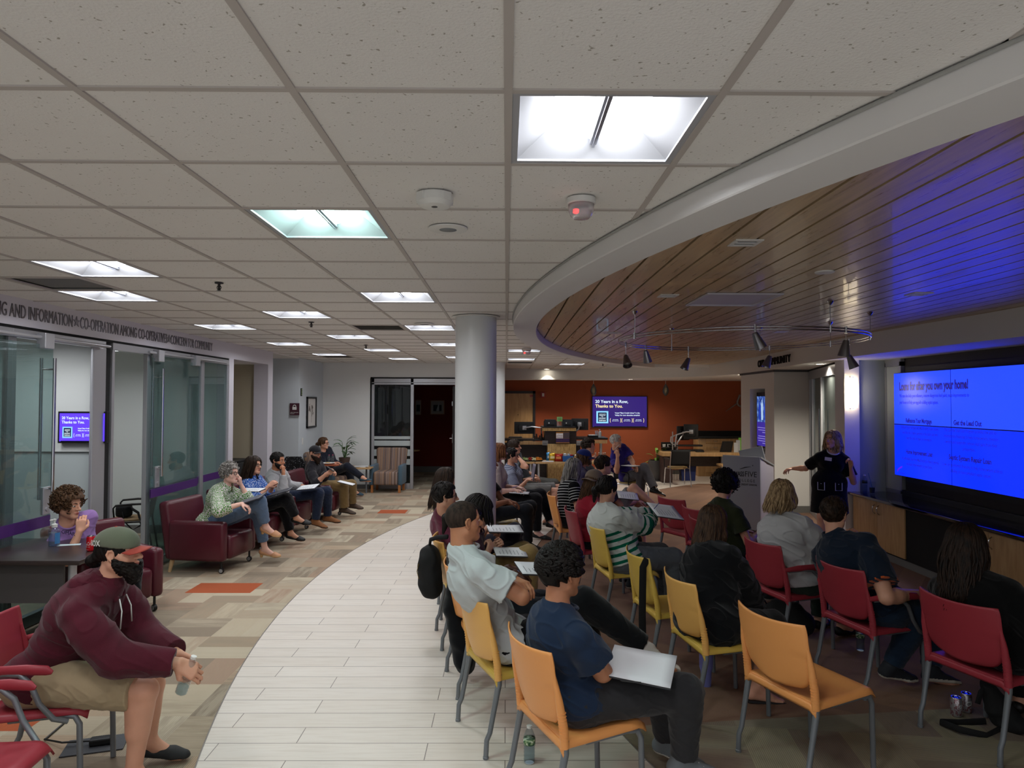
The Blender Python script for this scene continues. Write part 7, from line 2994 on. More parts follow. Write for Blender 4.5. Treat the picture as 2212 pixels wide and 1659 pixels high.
M_BUR = nodemat('burl_veneer', lambda t: t.l(t.ramp(t.noise(t.coord((16, 16, 5)), 2, 6, 0.7), [(0.35, rgb('#8f7244')), (0.5, rgb('#b8965e')), (0.65, rgb('#cbab74'))]), t.b.inputs['Base Color']), rough=0.4)
ts = empty('teller_station', (0, YT, 0), label='maple and dark wood teller station with raised middle tower and black worktops', cat='counter')
box_part(ts, 'tower', M_BUR, (X(1182), -0.25, 0.06), (X(1242), 0.5, Zz(958)), 0.004)
box_part(ts, 'tower_core', M_WENGE, (X(1176), -0.15, Zz(958)), (X(1244), 0.5, Zz(930)), 0.0)
box_part(ts, 'tower_shelf', M_BUR, (X(1170), -0.30, Zz(930)), (X(1242), 0.55, Zz(923)), 0.003)
box_part(ts, 'tower_top', M_BLACK, (X(1170), -0.32, Zz(923)), (X(1242), 0.55, Zz(921)), 0.002)
box_part(ts, 'left_worktop', M_BLACK, (X(1088), -0.1, Zz(949)), (X(1184), 0.7, Zz(952)), 0.003)
box_part(ts, 'left_edge_band', M_MAPLE, (X(1105), -0.14, Zz(960)), (X(1172), -0.1, Zz(953)), 0.003)
box_part(ts, 'right_worktop', M_BLACK, (X(1242), -0.1, Zz(945)), (X(1312), 0.7, Zz(949)), 0.003)
box_part(ts, 'right_edge_band', M_MAPLE, (X(1253), -0.14, Zz(957)), (X(1310), -0.1, Zz(950)), 0.003)
box_part(ts, 'back_panel', M_WENGE, (X(1090), 0.25, 0.05), (X(1256), 0.3, Zz(958)), 0.0)
box_part(ts, 'kick_base', M_BLACKM, (X(1165), -0.15, 0.0), (X(1246), 0.5, 0.065), 0.0)
for px in (1171, 1244):
 w_ = 12
 pl_ = box_part(ts, 'counter_plaque', mat('plaque_grey', '#8b8b8c', rough=0.5), (X(px), -0.17, Zz(961)), (X(px + w_), -0.12, Zz(951)), 0.002)
 fit_text('plaque_text', 'NCUA', (X(px + 2), YT - 0.172, Zz(959)), (X(px + w_ - 3), YT - 0.172, Zz(959)), (0, 0, 1), 0.03, M_BLACK, ext=0.001, parent=ts)
for px in (1116, 1299):
 mb = MB()
 mb.tube([(X(px), 0.1, Zz(958)), (X(px), 0.1, 0)], 0.035, 12)
 mb.build('leg', M_ALU, ts, smooth=40)
# poster on the tower
ps = empty('poster', (0, YT - 0.27, 0), label='small purple and white rewards poster on the teller tower', cat='poster')
YP = YT - 0.26
box_part(ps, 'sheet', mat('poster_orange', '#a9743a', rough=0.6), (X(1201, YP), -0.01, Zz(956)), (X(1230, YP), 0.0, Zz(932)), 0.0)
box_part(ps, 'purple_band', mat('poster_purple', '#3c2450', rough=0.6), (X(1201, YP), -0.014, Zz(954)), (X(1230, YP), -0.01, Zz(946)), 0.0)
box_part(ps, 'white_card', M_PAPER, (X(1201.5, YP), -0.015, Zz(945.5)), (X(1216, YP), -0.01, Zz(935)), 0.0)
box_part(ps, 'photo', mat('poster_photo', '#4a3f45', rough=0.6), (X(1216.5, YP), -0.014, Zz(945.5)), (X(1230, YP), -0.01, Zz(933)), 0.0)
for s, z in (('uChoose', 940), ('Rewards', 944)):
 fit_text('poster_text', s, (X(1203, YP), YP - 0.027, Zz(z)), (X(1215, YP), YP - 0.027, Zz(z)), (0, 0, 1), 0.03, mat('text_red', '#93282c', rough=0.6), ext=0.001, parent=ps)

def printer(px0, px1, Y, label):
 x0_, x1_ = X(px0, Y), X(px1, Y)
 t = empty('printer', ((x0_ + x1_) / 2, Y, Zz(921)), label=label, cat='printer', group='black printers on the teller tower')
 w_ = (x1_ - x0_) / 2
 mb = MB()
 mb.prism([(-w_, 0), (w_, 0), (w_, 0.12), (w_ * 0.8, 0.17), (-w_ * 0.8, 0.17), (-w_, 0.12)], -0.14, 0.14, 'y')
 mb.build('housing', mat('printer_charcoal', '#24272b', rough=0.5), t)
 box_part(t, 'paper_slot', M_BLACKM, (-w_ * 0.6, -0.15, 0.02), (w_ * 0.6, -0.139, 0.05), 0.0)
 box_part(t, 'badge', M_WHITE, (-w_ * 0.35, -0.145, 0.07), (-w_ * 0.15, -0.139, 0.10), 0.0)

printer(1175, 1202, YT + 0.05, 'charcoal printer on the teller tower, left of the green notice')
printer(1214, 1236, YT + 0.05, 'charcoal printer on the teller tower, right of the green notice')
nt = empty('notice_holder', (X(1208), YT - 0.2, Zz(921)), label='bright green notice in a clear stand on top of the teller tower', cat='notice')
box_part(nt, 'notice', mat('notice_green', '#8fd05a', rough=0.6), (-0.07, -0.005, 0.13), (0.06, 0.0, 0.24), 0.0)
box_part(nt, 'holder', M_PET, (-0.075, -0.012, 0.0), (0.065, 0.008, 0.24), 0.0)
mb = MB()
for k in range(3):
 mb.box((-0.05, -0.008, 0.16 + k * 0.025), (0.04, -0.0055, 0.168 + k * 0.025))
mb.build('printed_lines', M_BLACK, nt)

def monitor(cx, cz, Y, w_, h_, rz, label, arm=None):
 t = empty('monitor', (cx, Y, cz), rz, label=label, cat='monitor', group='black computer monitors seen from behind')
 box_part(t, 'casing', mat('monitor_black', '#15171a', rough=0.5), (-w_ / 2, -0.02, -h_ / 2), (w_ / 2, 0.02, h_ / 2), 0.008)
 box_part(t, 'rear_hump', mat('monitor_black', '#15171a'), (-w_ * 0.3, -0.045, -h_ * 0.3), (w_ * 0.3, -0.018, h_ * 0.25), 0.012)
 box_part(t, 'mount_plate', M_ALU, (-0.05, -0.065, -0.05), (0.05, -0.044, 0.05), 0.004)
 if arm:
  mb = MB()
  mb.tube([(0, -0.07, 0)] + arm, 0.02, 8)
  mb.build('arm', M_ALU, t, smooth=40)
 return t

zt_ = Zz(951)
monitor(X(1133), Zz(925), YT + 0.2, 0.50, 0.30, 0.05, 'black monitor on a silver arm over the left teller worktop', [(0.18, -0.08, 0.03), (0.42, -0.03, 0.0), (0.45, 0.0, -0.30)])
monitor(X(1255), Zz(917), YT + 0.25, 0.42, 0.29, -0.25, 'black tilted monitor on a silver arm over the right teller worktop', [(-0.02, -0.08, -0.12), (-0.12, -0.05, -0.20), (-0.16, 0.0, -0.36)])
for px, dx, lab in ((1167, 0, 'tangle of black cables and card reader on the left teller worktop'), (1258, 0, 'black keyboard on the right teller worktop')):
 mb = MB()
 if px < 1200:
  for k in range(7):
   mb.box((-0.14 + k * 0.04, -0.06, 0), (-0.11 + k * 0.04, 0.06, 0.10 + 0.05 * math.sin(k * 2.1)), 0.008)
 else:
  mb.box((-0.2, -0.07, 0), (0.2, 0.07, 0.025), 0.006)
 t = mb.build('card_reader' if px < 1200 else 'keyboard', M_BLACK, loc=(X(px), YT + 0.1, zt_ + 0.012))
 tag(t, lab, 'device')
mb = MB()
mb.box((-0.14, -0.1, 0), (0.14, 0.1, 0.05), 0.01)
t = mb.build('paper_tray', M_BLACK, loc=(X(1283), YT + 0.12, Zz(945) + 0.002))
tag(t, 'black tray with white papers at the right end of the teller worktop', 'tray')
mb = MB()
mb.box((-0.12, -0.09, 0.05), (0.10, 0.08, 0.062))
mb.build('papers', M_PAPER, t)
pc = empty('pen_cup', (X(1289), YT + 0.05, Zz(945)), label='clear cup of pens on the right teller worktop', cat='cup')
mb = MB()
mb.lathe([(0.0, 0.002), (0.035, 0.002), (0.038, 0.10)], 16)
mb.build('cup', M_PET, pc, smooth=40)
for k in range(4):
 mb = MB()
 mb.tube([(0.01 * (k - 1.5), 0, 0.01), (0.022 * (k - 1.5), 0.01, 0.17)], 0.005, 6)
 mb.build('pen', mat('pen_pale_blue', '#a9bcd0', rough=0.4), pc)
mb = MB()
mb.lathe([(0.0, 0.0), (0.04, 0.0), (0.04, 0.14), (0.012, 0.16), (0.012, 0.20), (0.0, 0.20)], 18)
mb.tube([(0, 0, 0.2), (-0.03, 0, 0.2)], 0.007, 6)
t = mb.build('sanitizer_bottle', mat('bottle_pale', '#b9c6cc', rough=0.2, alpha=0.8), loc=(X(1296), YT + 0.02, Zz(945)), smooth=40)
tag(t, 'pale pump bottle at the right end of the teller worktop', 'bottle')
oc = empty('office_chair', (0.24, 18.1, 0), label='grey mesh office chair behind the left teller worktop beside the column', cat='chair')
mb = MB()
mb.prism([(-0.22, 0.60), (0.20, 0.60), (0.22, 0.95), (0.17, 1.10), (-0.17, 1.10), (-0.22, 0.95)], -0.02, 0.02, 'y')
mb.build('backrest', mat('mesh_grey', '#3d4044', rough=0.8), oc, bevel=0.02)
box_part(oc, 'seat', M_BLACKM, (-0.24, 0.0, 0.46), (0.24, 0.45, 0.53), 0.03)
mb = MB()
mb.tube([(0, 0.2, 0.46), (0, 0.2, 0.06)], 0.03, 10)
for k in range(5):
 a = k * 2 * PI / 5
 mb.tube([(0, 0.2, 0.09), (0.28 * math.cos(a), 0.2 + 0.28 * math.sin(a), 0.05)], 0.02, 6)
mb.build('base', M_BLACK, oc)

# snack table before the tellers
YK = 16.5
st = empty('snack_table', (0, YK, 0), label='long maple snack table with vegetables and chips before the teller station', cat='table')
zt2 = Zz(996, YK)
x0_, x1_ = X(1120, YK), X(1312, YK)
xm = X(1155, YK)
box_part(st, 'tabletop', M_MAPLE, (x0_, -0.25, zt2 - 0.045), (xm - 0.005, 0.35, zt2), 0.004)
box_part(st, 'tabletop', M_MAPLE, (xm + 0.005, -0.25, zt2 - 0.045), (x1_, 0.35, zt2), 0.004)
for px in (1146, 1163, 1303):
 mb = MB()
 mb.tube([(X(px, YK), -0.15, zt2 - 0.04), (X(px, YK), -0.15, 0)], 0.026, 12)
 mb.build('leg', M_ALU, st, smooth=40)
vt = empty('vegetable_tray', (X(1147, YK), YK, zt2), label='black tray heaped with cut vegetables on the snack table', cat='food tray')
mb = MB()
mb.prism([(0.29 * math.cos(a), 0.17 * math.sin(a)) for a in np.linspace(0, 2 * PI, 25)[:-1]], 0.0, 0.025)
mb.build('tray', M_BLACK, vt)
rv = random.Random(3)
for nm, col, cx, n_, sh in (('broccoli', '#6f8a45', -0.19, 26, 0.018), ('celery_sticks', '#b8c98a', -0.12, 16, 0.012), ('cherry_tomatoes', '#a01f1c', -0.02, 22, 0.014), ('cauliflower', '#d6d2a4', 0.07, 22, 0.016), ('carrot_sticks', '#e08a24', 0.19, 34, 0.012)):
 mb = MB()
 for k in range(n_):
  x, y = cx + rv.uniform(-0.05, 0.05), rv.uniform(-0.11, 0.10)
  z = 0.03 + rv.uniform(0, 0.06) * (1 - abs(y) / 0.13)
  if 'stick' in nm:
   a = rv.uniform(-0.6, 0.6)
   mb.tube([(x - 0.035 * math.cos(a), y - 0.035 * math.sin(a), z), (x + 0.035 * math.cos(a), y + 0.035 * math.sin(a), z + rv.uniform(-.01, .01))], 0.007, 5)
  else:
   mb.lathe([(0.0, -sh), (sh * 0.8, -sh * 0.5), (sh, 0.2 * sh), (sh * 0.6, sh * 0.8), (0, sh)], 7, c=(x, y, z))
 o = mb.build(nm, mat('veg_' + nm, col, rough=0.5), vt, smooth=True)
 o['kind'] = 'stuff'
for k, (px0, px1, col, col2, lab) in enumerate(((1180, 1190, '#2f7fb4', '#cfd6da', 'blue chip bag on the snack table, leftmost bag'), (1186, 1200, '#c8a020', '#e6d7a0', 'yellow chip bag on the snack table'), (1198, 1215, '#a8281c', '#d98a4a', 'red chip bag on the snack table'))):
 xa, xb2 = X(px0, YK), X(px1, YK)
 hh = 0.20 - 0.01 * k
 mb = MB()

 def fn(u, v, w_=(xb2 - xa) / 2, hh=hh):
  a = u * 2 * PI
  fat = 0.045 * (math.sin(PI * v) ** 0.6) + 0.002
  return (math.cos(a) * w_ * (1 + 0.06 * math.sin(9 * v)), math.sin(a) * fat, hh * v)
 mb.grid(fn, 16, 10)
 t = mb.build('chip_bag', mat('foil_' + str(k), col, rough=0.3, metal=0.3), loc=((xa + xb2) / 2, YK - 0.06 * k, zt2 + 0.001), rz=0.2 - 0.2 * k, smooth=True)
 tag(t, lab, 'snack bag', 'chip bags on the snack table')
 mb = MB()
 w_ = (xb2 - xa) / 2
 mb.grid(lambda u, v: (w_ * 1.3 * (u - 0.5), -0.047, hh * (0.35 + 0.3 * v)), 3, 3)
 mb.build('printed_panel', mat('foil_print_' + str(k), col2, rough=0.4), t)
tb_ = empty('blue_tub', (X(1225, YK), YK - 0.1, zt2 + 0.001), label='blue plastic tub of snack packs on the snack table', cat='tub')
mb = MB()
mb.prism([(-0.11, 0.0), (0.11, 0.0), (0.125, 0.13), (-0.125, 0.13)], -0.09, 0.09, 'y')
mb.build('tub', mat('tub_blue', '#23599c', rough=0.4), tb_)
for k, (dx, c_) in enumerate(((-0.06, '#c9ccd0'), (0.03, '#aab6c4'), (0.09, '#9a2430'))):
 box_part(tb_, 'snack_pack', mat('pack_%d' % k, c_, rough=0.3, metal=0.4), (dx - 0.035, -0.05, 0.1), (dx + 0.035, 0.04, 0.19 - 0.012 * k), 0.012)
mb = MB()
mb.lathe([(0.0, 0.0), (0.07, 0.0), (0.11, 0.10), (0.115, 0.13), (0.105, 0.13), (0.065, 0.02), (0.0, 0.015)], 24)
t = mb.build('steel_bowl', M_CHROME, loc=(X(1243, YK), YK + 0.2, zt2), smooth=40)
tag(t, 'steel serving bowl with tongs behind the blue tub', 'bowl')
mb = MB()
mb.tube([(0.0, 0, 0.08), (-0.16, 0, 0.2)], 0.008, 6)
mb.build('tongs', M_MAPLE, t)
for k, px in enumerate((1286, 1295, 1303, 1308)):
 bottle('water_bottle', (X(px, YK), YK - 0.02 + 0.09 * (k % 2), zt2 + 0.001), 0.035, 0.20, 'small clear water bottle in the cluster on the snack table, behind the purple polo man', grp='water bottles clustered on the snack table', fill=0.0)
mb = MB()
mb.prism([(-0.14, -0.05), (0.12, -0.08), (0.14, 0.03), (-0.10, 0.06)], 0.0, 0.02)
t = mb.build('napkins', M_PAPER, loc=(X(1183, YK), YK - 0.18, zt2 + 0.001))
tag(t, 'white napkins lying before the chip bags on the snack table', 'napkins')

# ---------------------------------------------------------------- right desk
YR = 17.6

def XR(px):
 return at(px, 950, YR).x

def ZR(py):
 return at(1500, py, YR).z

rd = empty('reception_desk', (0, YR, 0), label='maple topped reception desk with dark end panel before the rust wall', cat='desk')
box_part(rd, 'desktop', M_MAPLE, (XR(1425), -0.3, ZR(984)), (XR(1640), 0.5, ZR(976)), 0.004)
box_part(rd, 'end_panel', mat('desk_end_plum', '#3a2826', rough=0.5), (XR(1426), -0.22, 0.0), (XR(1448), 0.45, ZR(984)), 0.0)
box_part(rd, 'modesty_panel', M_WENGE, (XR(1448), 0.1, ZR(1008)), (XR(1640), 0.14, ZR(984)), 0.0)
mb = MB()
mb.tube([(XR(1561), 0.0, ZR(984)), (XR(1561), 0.0, 0)], 0.05, 14)
mb.build('leg', M_ALU, rd, smooth=40)
cr = empty('credenza', (0, 18.9, 0), label='maple credenza with black top and drawers against the rust wall', cat='cabinet')
YC = 18.9

def XC(px):
 return at(px, 950, YC).x

def ZC(py):
 return at(1500, py, YC).z

box_part(cr, 'carcass', M_MAPLE, (XC(1508), 0, 0), (XC(1640), 0.5, ZC(947)), 0.003)
box_part(cr, 'top', M_BLACK, (XC(1508), -0.05, ZC(947)), (XC(1640), 0.55, ZC(942)), 0.003)
box_part(cr, 'black_hutch', M_BLACKM, (XC(1509), 0.2, ZC(942)), (XC(1640), 0.55, ZC(932)), 0.003)
for k, (ya, yb2) in enumerate(((958, 947.5), (973, 959), (1004, 990), (1020, 1006))):
 d_ = box_part(cr, 'drawer', M_MAPLE, (XC(1524), -0.02, ZC(ya)), (XC(1566), 0.0, ZC(yb2)), 0.003)
 mb = MB()
 xm_, zm_ = (XC(1524) + XC(1566)) / 2, (ZC(ya) + ZC(yb2)) / 2
 mb.tube([(xm_ - 0.06, -0.02, zm_ + 0.01), (xm_ - 0.03, -0.045, zm_ - 0.01), (xm_ + 0.03, -0.045, zm_ - 0.01), (xm_ + 0.06, -0.02, zm_ + 0.01)], 0.006, 6)
 mb.build('handle', M_CHROME, d_, smooth=True)
monitor(XR(1495), ZR(933), YR + 0.1, 0.36, 0.38, -0.18, 'black portrait monitor on a silver arm over the right desk', [(-0.12, -0.09, 0.0), (-0.36, -0.07, -0.08), (-0.40, -0.05, -0.38)])
monitor(XR(1483), ZR(937), YR + 0.35, 0.36, 0.36, 0.3, 'second black monitor behind the portrait one over the right desk', [(-0.10, -0.08, -0.1), (-0.2, -0.05, -0.25), (-0.2, -0.05, -0.45)])
mb = MB()
mb.tube([(0, 0, 0), (0, 0, 0.50)], 0.015, 10)
mb.tube([(0, 0, 0.18), (-0.05, 0.0, 0.25), (-0.04, 0.0, 0.36), (0.14, 0.1, 0.42)], 0.018, 8)
mb.build('monitor_arm', M_ALU, rd, loc=(XR(1455), 0.1, ZR(976)), smooth=40)
mb = MB()
mb.box((-0.19, -0.1, 0), (0.19, 0.1, 0.03), 0.004)
mb.box((-0.19, -0.1, 0.07), (0.19, 0.1, 0.10), 0.004)
mb.box((-0.19, 0.08, 0.03), (0.19, 0.1, 0.22), 0.004)
t = mb.build('desk_organizer', M_BLACK, loc=(XR(1452) + 0.0, YR + 0.32, ZR(976)))
tag(t, 'black desk organizer with white cups at the left end of the right desk', 'organizer')
for k in range(3):
 mb = MB()
 mb.lathe([(0.0, 0.10), (0.035, 0.10), (0.042, 0.17)], 14, c=(-0.13 + k * 0.12, 0, 0))
 mb.build('white_cup', M_WHITE, t, smooth=40)
mb = MB()
mb.box((-0.5, -0.12, 0), (0.38, 0.12, 0.04), 0.006)
mb.box((-0.5, -0.10, 0.12), (0.36, 0.12, 0.16), 0.006)
t = mb.build('paper_tray', M_BLACK, loc=(XR(1492), YR + 0.3, ZR(976)))
tag(t, 'black glossy stacked trays in the middle of the right desk', 'tray')
mb = MB()
mb.box((-0.1, -0.07, 0.0), (0.1, 0.07, 0.035), 0.012)
t = mb.build('desk_phone', M_BLACK, loc=(XR(1509), YR - 0.1, ZR(976)), smooth=50)
tag(t, 'black telephone on the front of the right desk', 'telephone')
dp = empty('tilted_display', (XR(1568), YR - 0.05, ZR(976)), label='black framed tilted display panel on the right desk by the leaflets', cat='screen')
mb = MB()
mb.prism([(-0.17, 0), (0.12, 0), (0.17, 0.27), (-0.10, 0.27)], -0.01, 0.02, 'y')
mb.build('frame', M_BLACK, dp)
mb = MB()
mb.prism([(-0.11, 0.03), (0.09, 0.03), (0.13, 0.24), (-0.06, 0.24)], -0.014, -0.010, 'y')
mb.build('panel', mat('display_brown', '#231d19', rough=0.3), dp)
lf = empty('leaflet_rack', (XR(1590), YR - 0.1, ZR(976)), label='rack of white and green leaflets at the right end of the desk', cat='leaflet rack')
for k, c_ in enumerate(('#c9cdd0', '#b9bdc2', '#7cc04a')):
 box_part(lf, 'leaflet', mat('leaflet_%d' % k, c_, rough=0.7), (-0.09 + 0.07 * k, 0.03 * k, 0.0), (0.01 + 0.07 * k, 0.03 * k + 0.01, 0.24 + 0.06 * k), 0.0)
mb = MB()
mb.box((-0.01, 0, 0), (0.01, 0.01, 0.01))
# lower side shelf with books
sh_ = empty('side_shelf', (XR(1555), YR - 0.6, 0), label='low maple pull-out shelf with books beside the lectern', cat='shelf')
zz = at(1555, 1003, YR - 0.6).z
box_part(sh_, 'shelf_board', M_MAPLE, (-0.18, -0.15, zz - 0.05), (0.55, 0.3, zz), 0.004)
mb = MB()
mb.tube([(0.2, 0.1, 0), (0.2, 0.1, zz - 0.05)], 0.04, 10)
mb.build('leg', M_ALU, sh_)
for k in range(2):
 mb = MB()
 mb.box((-0.12, -0.08, 0), (0.13, 0.08, 0.03), 0.003)
 t = mb.build('book', mat('book_%d' % k, ('#cfc3a6', '#c9ced2')[k], rough=0.8), loc=(XR(1555) + 0.17, YR - 0.6, zz + 0.001 + 0.031 * k), rz=0.3 * k)
 tag(t, ('cream book lying on the low shelf beside the lectern', 'pale book on top of the cream one beside the lectern')[k], 'book')
mb = MB()
mb.prism([(-0.17, 0.0), (0.17, 0.0), (0.2, 0.42), (-0.2, 0.42)], -0.13, 0.13, 'y')
t = mb.build('recycling_bin', mat('bin_blue', '#14245c', rough=0.5), loc=(XR(1492), YR + 0.35, 0))
tag(t, 'dark blue recycling bin under the right desk', 'bin')
mb = MB()
for k in range(9):
 mb.tube([(XR(1455 + k * 3), 0.3, ZR(1004)), (XR(1452 + k * 3.4), 0.25, 0.02)], 0.008, 5)
t = mb.build('cable_bundle', M_BLACKM, loc=(0, YR, 0))
tag(t, 'black cables hanging down under the right desk', 'cables')

# ---------------------------------------------------------------- plants

def leaf(mb, p, d, L_, w_, droop=0.4, up=(0, 0, 1)):
 p, d = Vector(p), Vector(d).normalized()
 side = d.cross(Vector(up)).normalized()
 n = 6
 rows = []
 for i in range(n + 1):
  u = i / n
  c_ = p + d * (L_ * u) + Vector((0, 0, -droop * L_ * u * u))
  hw = w_ * math.sin(PI * (u * 0.94 + 0.03)) ** 0.8
  rows.append(mb.pts([c_ + side * hw + Vector((0, 0, hw * 0.25)), c_, c_ - side * hw + Vector((0, 0, hw * 0.25))]))
 for a, b in zip(rows, rows[1:]):
  mb.face((a, a + 1, b + 1, b))
  mb.face((a + 1, a + 2, b + 2, b + 1))

M_LEAF = nodemat('leaf_variegated', lambda t: t.l(t.ramp(t.noise(t.coord((30, 30, 9)), 1.5, 3), [(0.4, rgb('#2f5a34')), (0.55, rgb('#4f7d4a')), (0.66, rgb('#b4c39a'))]), t.b.inputs['Base Color']), rough=0.4)

def plant(loc, s, label, n, pot, seed, stand=None, leafm=None, cat='potted plant', rad=1.0):
 t = empty('potted_plant', loc, label=label, cat=cat)
 rr_ = random.Random(seed)
 mb = MB()
 mb.lathe(pot, 28)
 mb.build('pot', mat('pot_%d' % seed, stand or '#4a3a34', rough=0.5), t, smooth=40)
 zt_ = pot[-1][1] if pot[-1][0] < pot[-2][0] else pot[-1][1]
 mb2 = MB()
 for k in range(n):
  a = rr_.uniform(0, 2 * PI)
  h_ = rr_.uniform(0.05, 0.34) * s
  e = rr_.uniform(0.1, 1.1)
  p = (0.05 * s * math.cos(a), 0.05 * s * math.sin(a), zt_ + h_)
  mb2.tube([(0, 0, zt_ - 0.02), (p[0] * 0.6, p[1] * 0.6, zt_ + h_ * 0.5), p], 0.004, 5)
  mb = MB()
  leaf(mb, p, (math.cos(a) * rad, math.sin(a) * rad, e), rr_.uniform(0.16, 0.24) * s, 0.030 * s)
  mb.build('leaf', leafm or M_LEAF, t, smooth=True)
 mb2.build('stems', mat('stem_green', '#4f7040', rough=0.6), t)
 return t

YPl = 15.3
q = at(744, 1000, YPl)
zb0 = at(744, 1008, YPl).z
# small corner table that carries the plant and papers
ct2 = empty('corner_table', (q.x, YPl, 0), label='small pale corner table under the leafy plant by the back wall', cat='table')
box_part(ct2, 'top', M_MAPLE, (-0.25, -0.3, zb0 - 0.03), (0.62, 0.3, zb0), 0.004)
for s in (-1, 1):
 mb = MB()
 mb.tube([(0.18 + s * 0.3, 0.0, zb0 - 0.03), (0.18 + s * 0.3, 0.0, 0)], 0.02, 8)
 mb.build('leg', M_STEEL, ct2)
plant((q.x, YPl, zb0 + 0.001), 1.25, 'leafy green and white potted plant between the blazer woman and the striped chair', 22, [(0.0, 0.0), (0.09, 0.0), (0.12, 0.17), (0.125, 0.20), (0.115, 0.20), (0.11, 0.16), (0.0, 0.16)], 11)
for k, (dx, c_) in enumerate(((0.36, '#d6d0c4'), (0.40, '#c9ccd0'))):
 mb = MB()
 mb.box((-0.14, -0.10, 0), (0.14, 0.10, 0.012))
 t = mb.build('magazine', mat('magazine_%d' % k, c_, rough=0.8), loc=(q.x + dx, YPl - 0.12, zb0 + 0.001 + 0.013 * k), rz=0.25 * k)
 tag(t, ('magazine on the corner table right of the plant, lower one', 'magazine on the corner table right of the plant, upper one')[k], 'magazine')
q = at(1418, 960, 17.9)
plant((q.x, 17.9, 0), 1.3, 'green pothos plant in a tall round charcoal planter left of the right desk', 14, [(0.0, 0.0), (0.14, 0.0), (0.22, 0.16), (0.24, 0.36), (0.20, 0.52), (0.19, 0.52), (0.21, 0.36), (0.0, 0.34)], 21, '#4d4a4a', mat('pothos_leaf', '#6f9a3c', rough=0.4), rad=0.6)

# ---------------------------------------------------------------- copier in the alcove, black cart
mb = MB()
mb.box((-0.55, -0.3, 0), (0.35, 0.3, 0.98), 0.02)
t = mb.build('copier', M_BLACKM, loc=(-4.75, 11.75, 0), smooth=50)
tag(t, 'black copier cabinet in the beige alcove behind the lounge chairs', 'copier')
mb = MB()
mb.box((-0.55, -0.3, 0.985), (0.35, 0.3, 1.02), 0.01)
mb.build('lid', M_BLACK, t)
fd = empty('folding_chair', (-3.9, 12.9, 0), label='black folding chair back with white speckles behind the pale shirt man', cat='chair')
M_SPECK = nodemat('speckled_black', lambda t: t.l(t.ramp(t.noise(t.coord((60, 60, 60)), 1, 1), [(0.66, rgb('#0c0c0d')), (0.70, rgb('#c9cbd0'))]), t.b.inputs['Base Color']), rough=0.3)
mb = MB()
mb.prism([(-0.20, 0.62), (0.20, 0.62), (0.22, 0.85), (0.14, 0.98), (-0.14, 0.98), (-0.22, 0.85)], -0.012, 0.012, 'y')
mb.build('backrest', M_SPECK, fd, bevel=0.008)
mb = MB()
for s in (-1, 1):
 mb.tube([(s * 0.22, 0, 0.9), (s * 0.22, -0.25, 0.0)], 0.011, 8)
 mb.tube([(s * 0.21, 0.0, 0.55), (s * 0.21, 0.25, 0.0)], 0.011, 8)
mb.box((-0.2, -0.35, 0.43), (0.2, 0.03, 0.46), 0.008)
mb.build('frame', M_BLACK, fd)

# floor things
mb = MB()
mb.box((-0.16, -0.10, 0), (0.16, 0.10, 0.008), 0.003)
t = mb.build('floor_outlet', mat('outlet_grey', '#3f4146', rough=0.5), loc=(-2.37, 4.12, 0), rz=0.3)
tag(t, 'grey floor outlet plate with a black plug on the carpet behind the bearded man', 'floor outlet')
mb = MB()
mb.box((-0.03, -0.03, 0.008), (0.09, 0.03, 0.045), 0.008)
mb.tube([(0.0, 0, 0.03), (-0.18, 0.03, 0.03), (-0.3, 0.15, 0.01), (-0.25, 0.4, 0.008)], 0.006, 6)
mb.build('plug_and_cord', M_BLACK, t)
# black strap and bag on the floor by the red chair
bg = empty('crossbody_bag', (3.03, 4.33, 0), label='slumped black crossbody bag with loose strap on the carpet at lower right', cat='bag')
F_ = Field((-0.16, -0.2, -0.02), (0.2, 0.2, 0.36), 0.008)
F_.add([rcone((0.06, 0, 0.06), (-0.05, 0.02, 0.27), 0.075, 0.028), rcone((0.05, 0.04, 0.05), (0.08, -0.07, 0.05), 0.06, 0.05), rcone((-0.02, 0.0, 0.12), (-0.06, 0.0, 0.25), 0.05, 0.03)], 0.03)
F_.disp(lambda X_, Y_, Z_: 0.006 * wob(X_, Y_, Z_, 40))
F_.cut((0, 0, 0.001), (0, 0, -1))
V_, Q_ = F_.mesh()
new_mesh('bag_body', V_, Q_, M_BLACKM, bg, smooth=True)
mb = MB()
mb.tube([(-0.02, -0.05, 0.02), (-0.15, -0.12, 0.012), (-0.30, -0.10, 0.04), (-0.34, 0.02, 0.03), (-0.20, 0.05, 0.012), (-0.05, 0.03, 0.03)], 0.020, 8, flat=0.25)
mb.tube([(-0.06, 0.0, 0.26), (-0.10, 0.0, 0.22), (-0.12, 0.0, 0.15)], 0.018, 8, flat=0.3)
mb.build('strap', M_BLACKM, bg, smooth=True)
bg2 = empty('handbag', (2.45, 6.15, 0), label='black handbag on the floor under the red chair of the blonde woman', cat='bag')
F_ = Field((-0.25, -0.25, -0.02), (0.25, 0.25, 0.36), 0.01)
F_.add([rcone((-0.1, 0.1, 0.10), (0.1, -0.1, 0.10), 0.11, 0.11), rcone((-0.05, 0.05, 0.2), (0.06, -0.06, 0.2), 0.07, 0.07)], 0.04)
F_.cut((0, 0, 0.001), (0, 0, -1))
V_, Q_ = F_.mesh()
new_mesh('bag_body', V_, Q_, M_BLACKM, bg2, smooth=True)
mb = MB()
mb.tube([(-0.12, 0.1, 0.2), (-0.22, 0.12, 0.36), (-0.12, 0.05, 0.40), (-0.02, 0.0, 0.28)], 0.007, 6)
mb.build('handle', M_BLACKM, bg2, smooth=True)
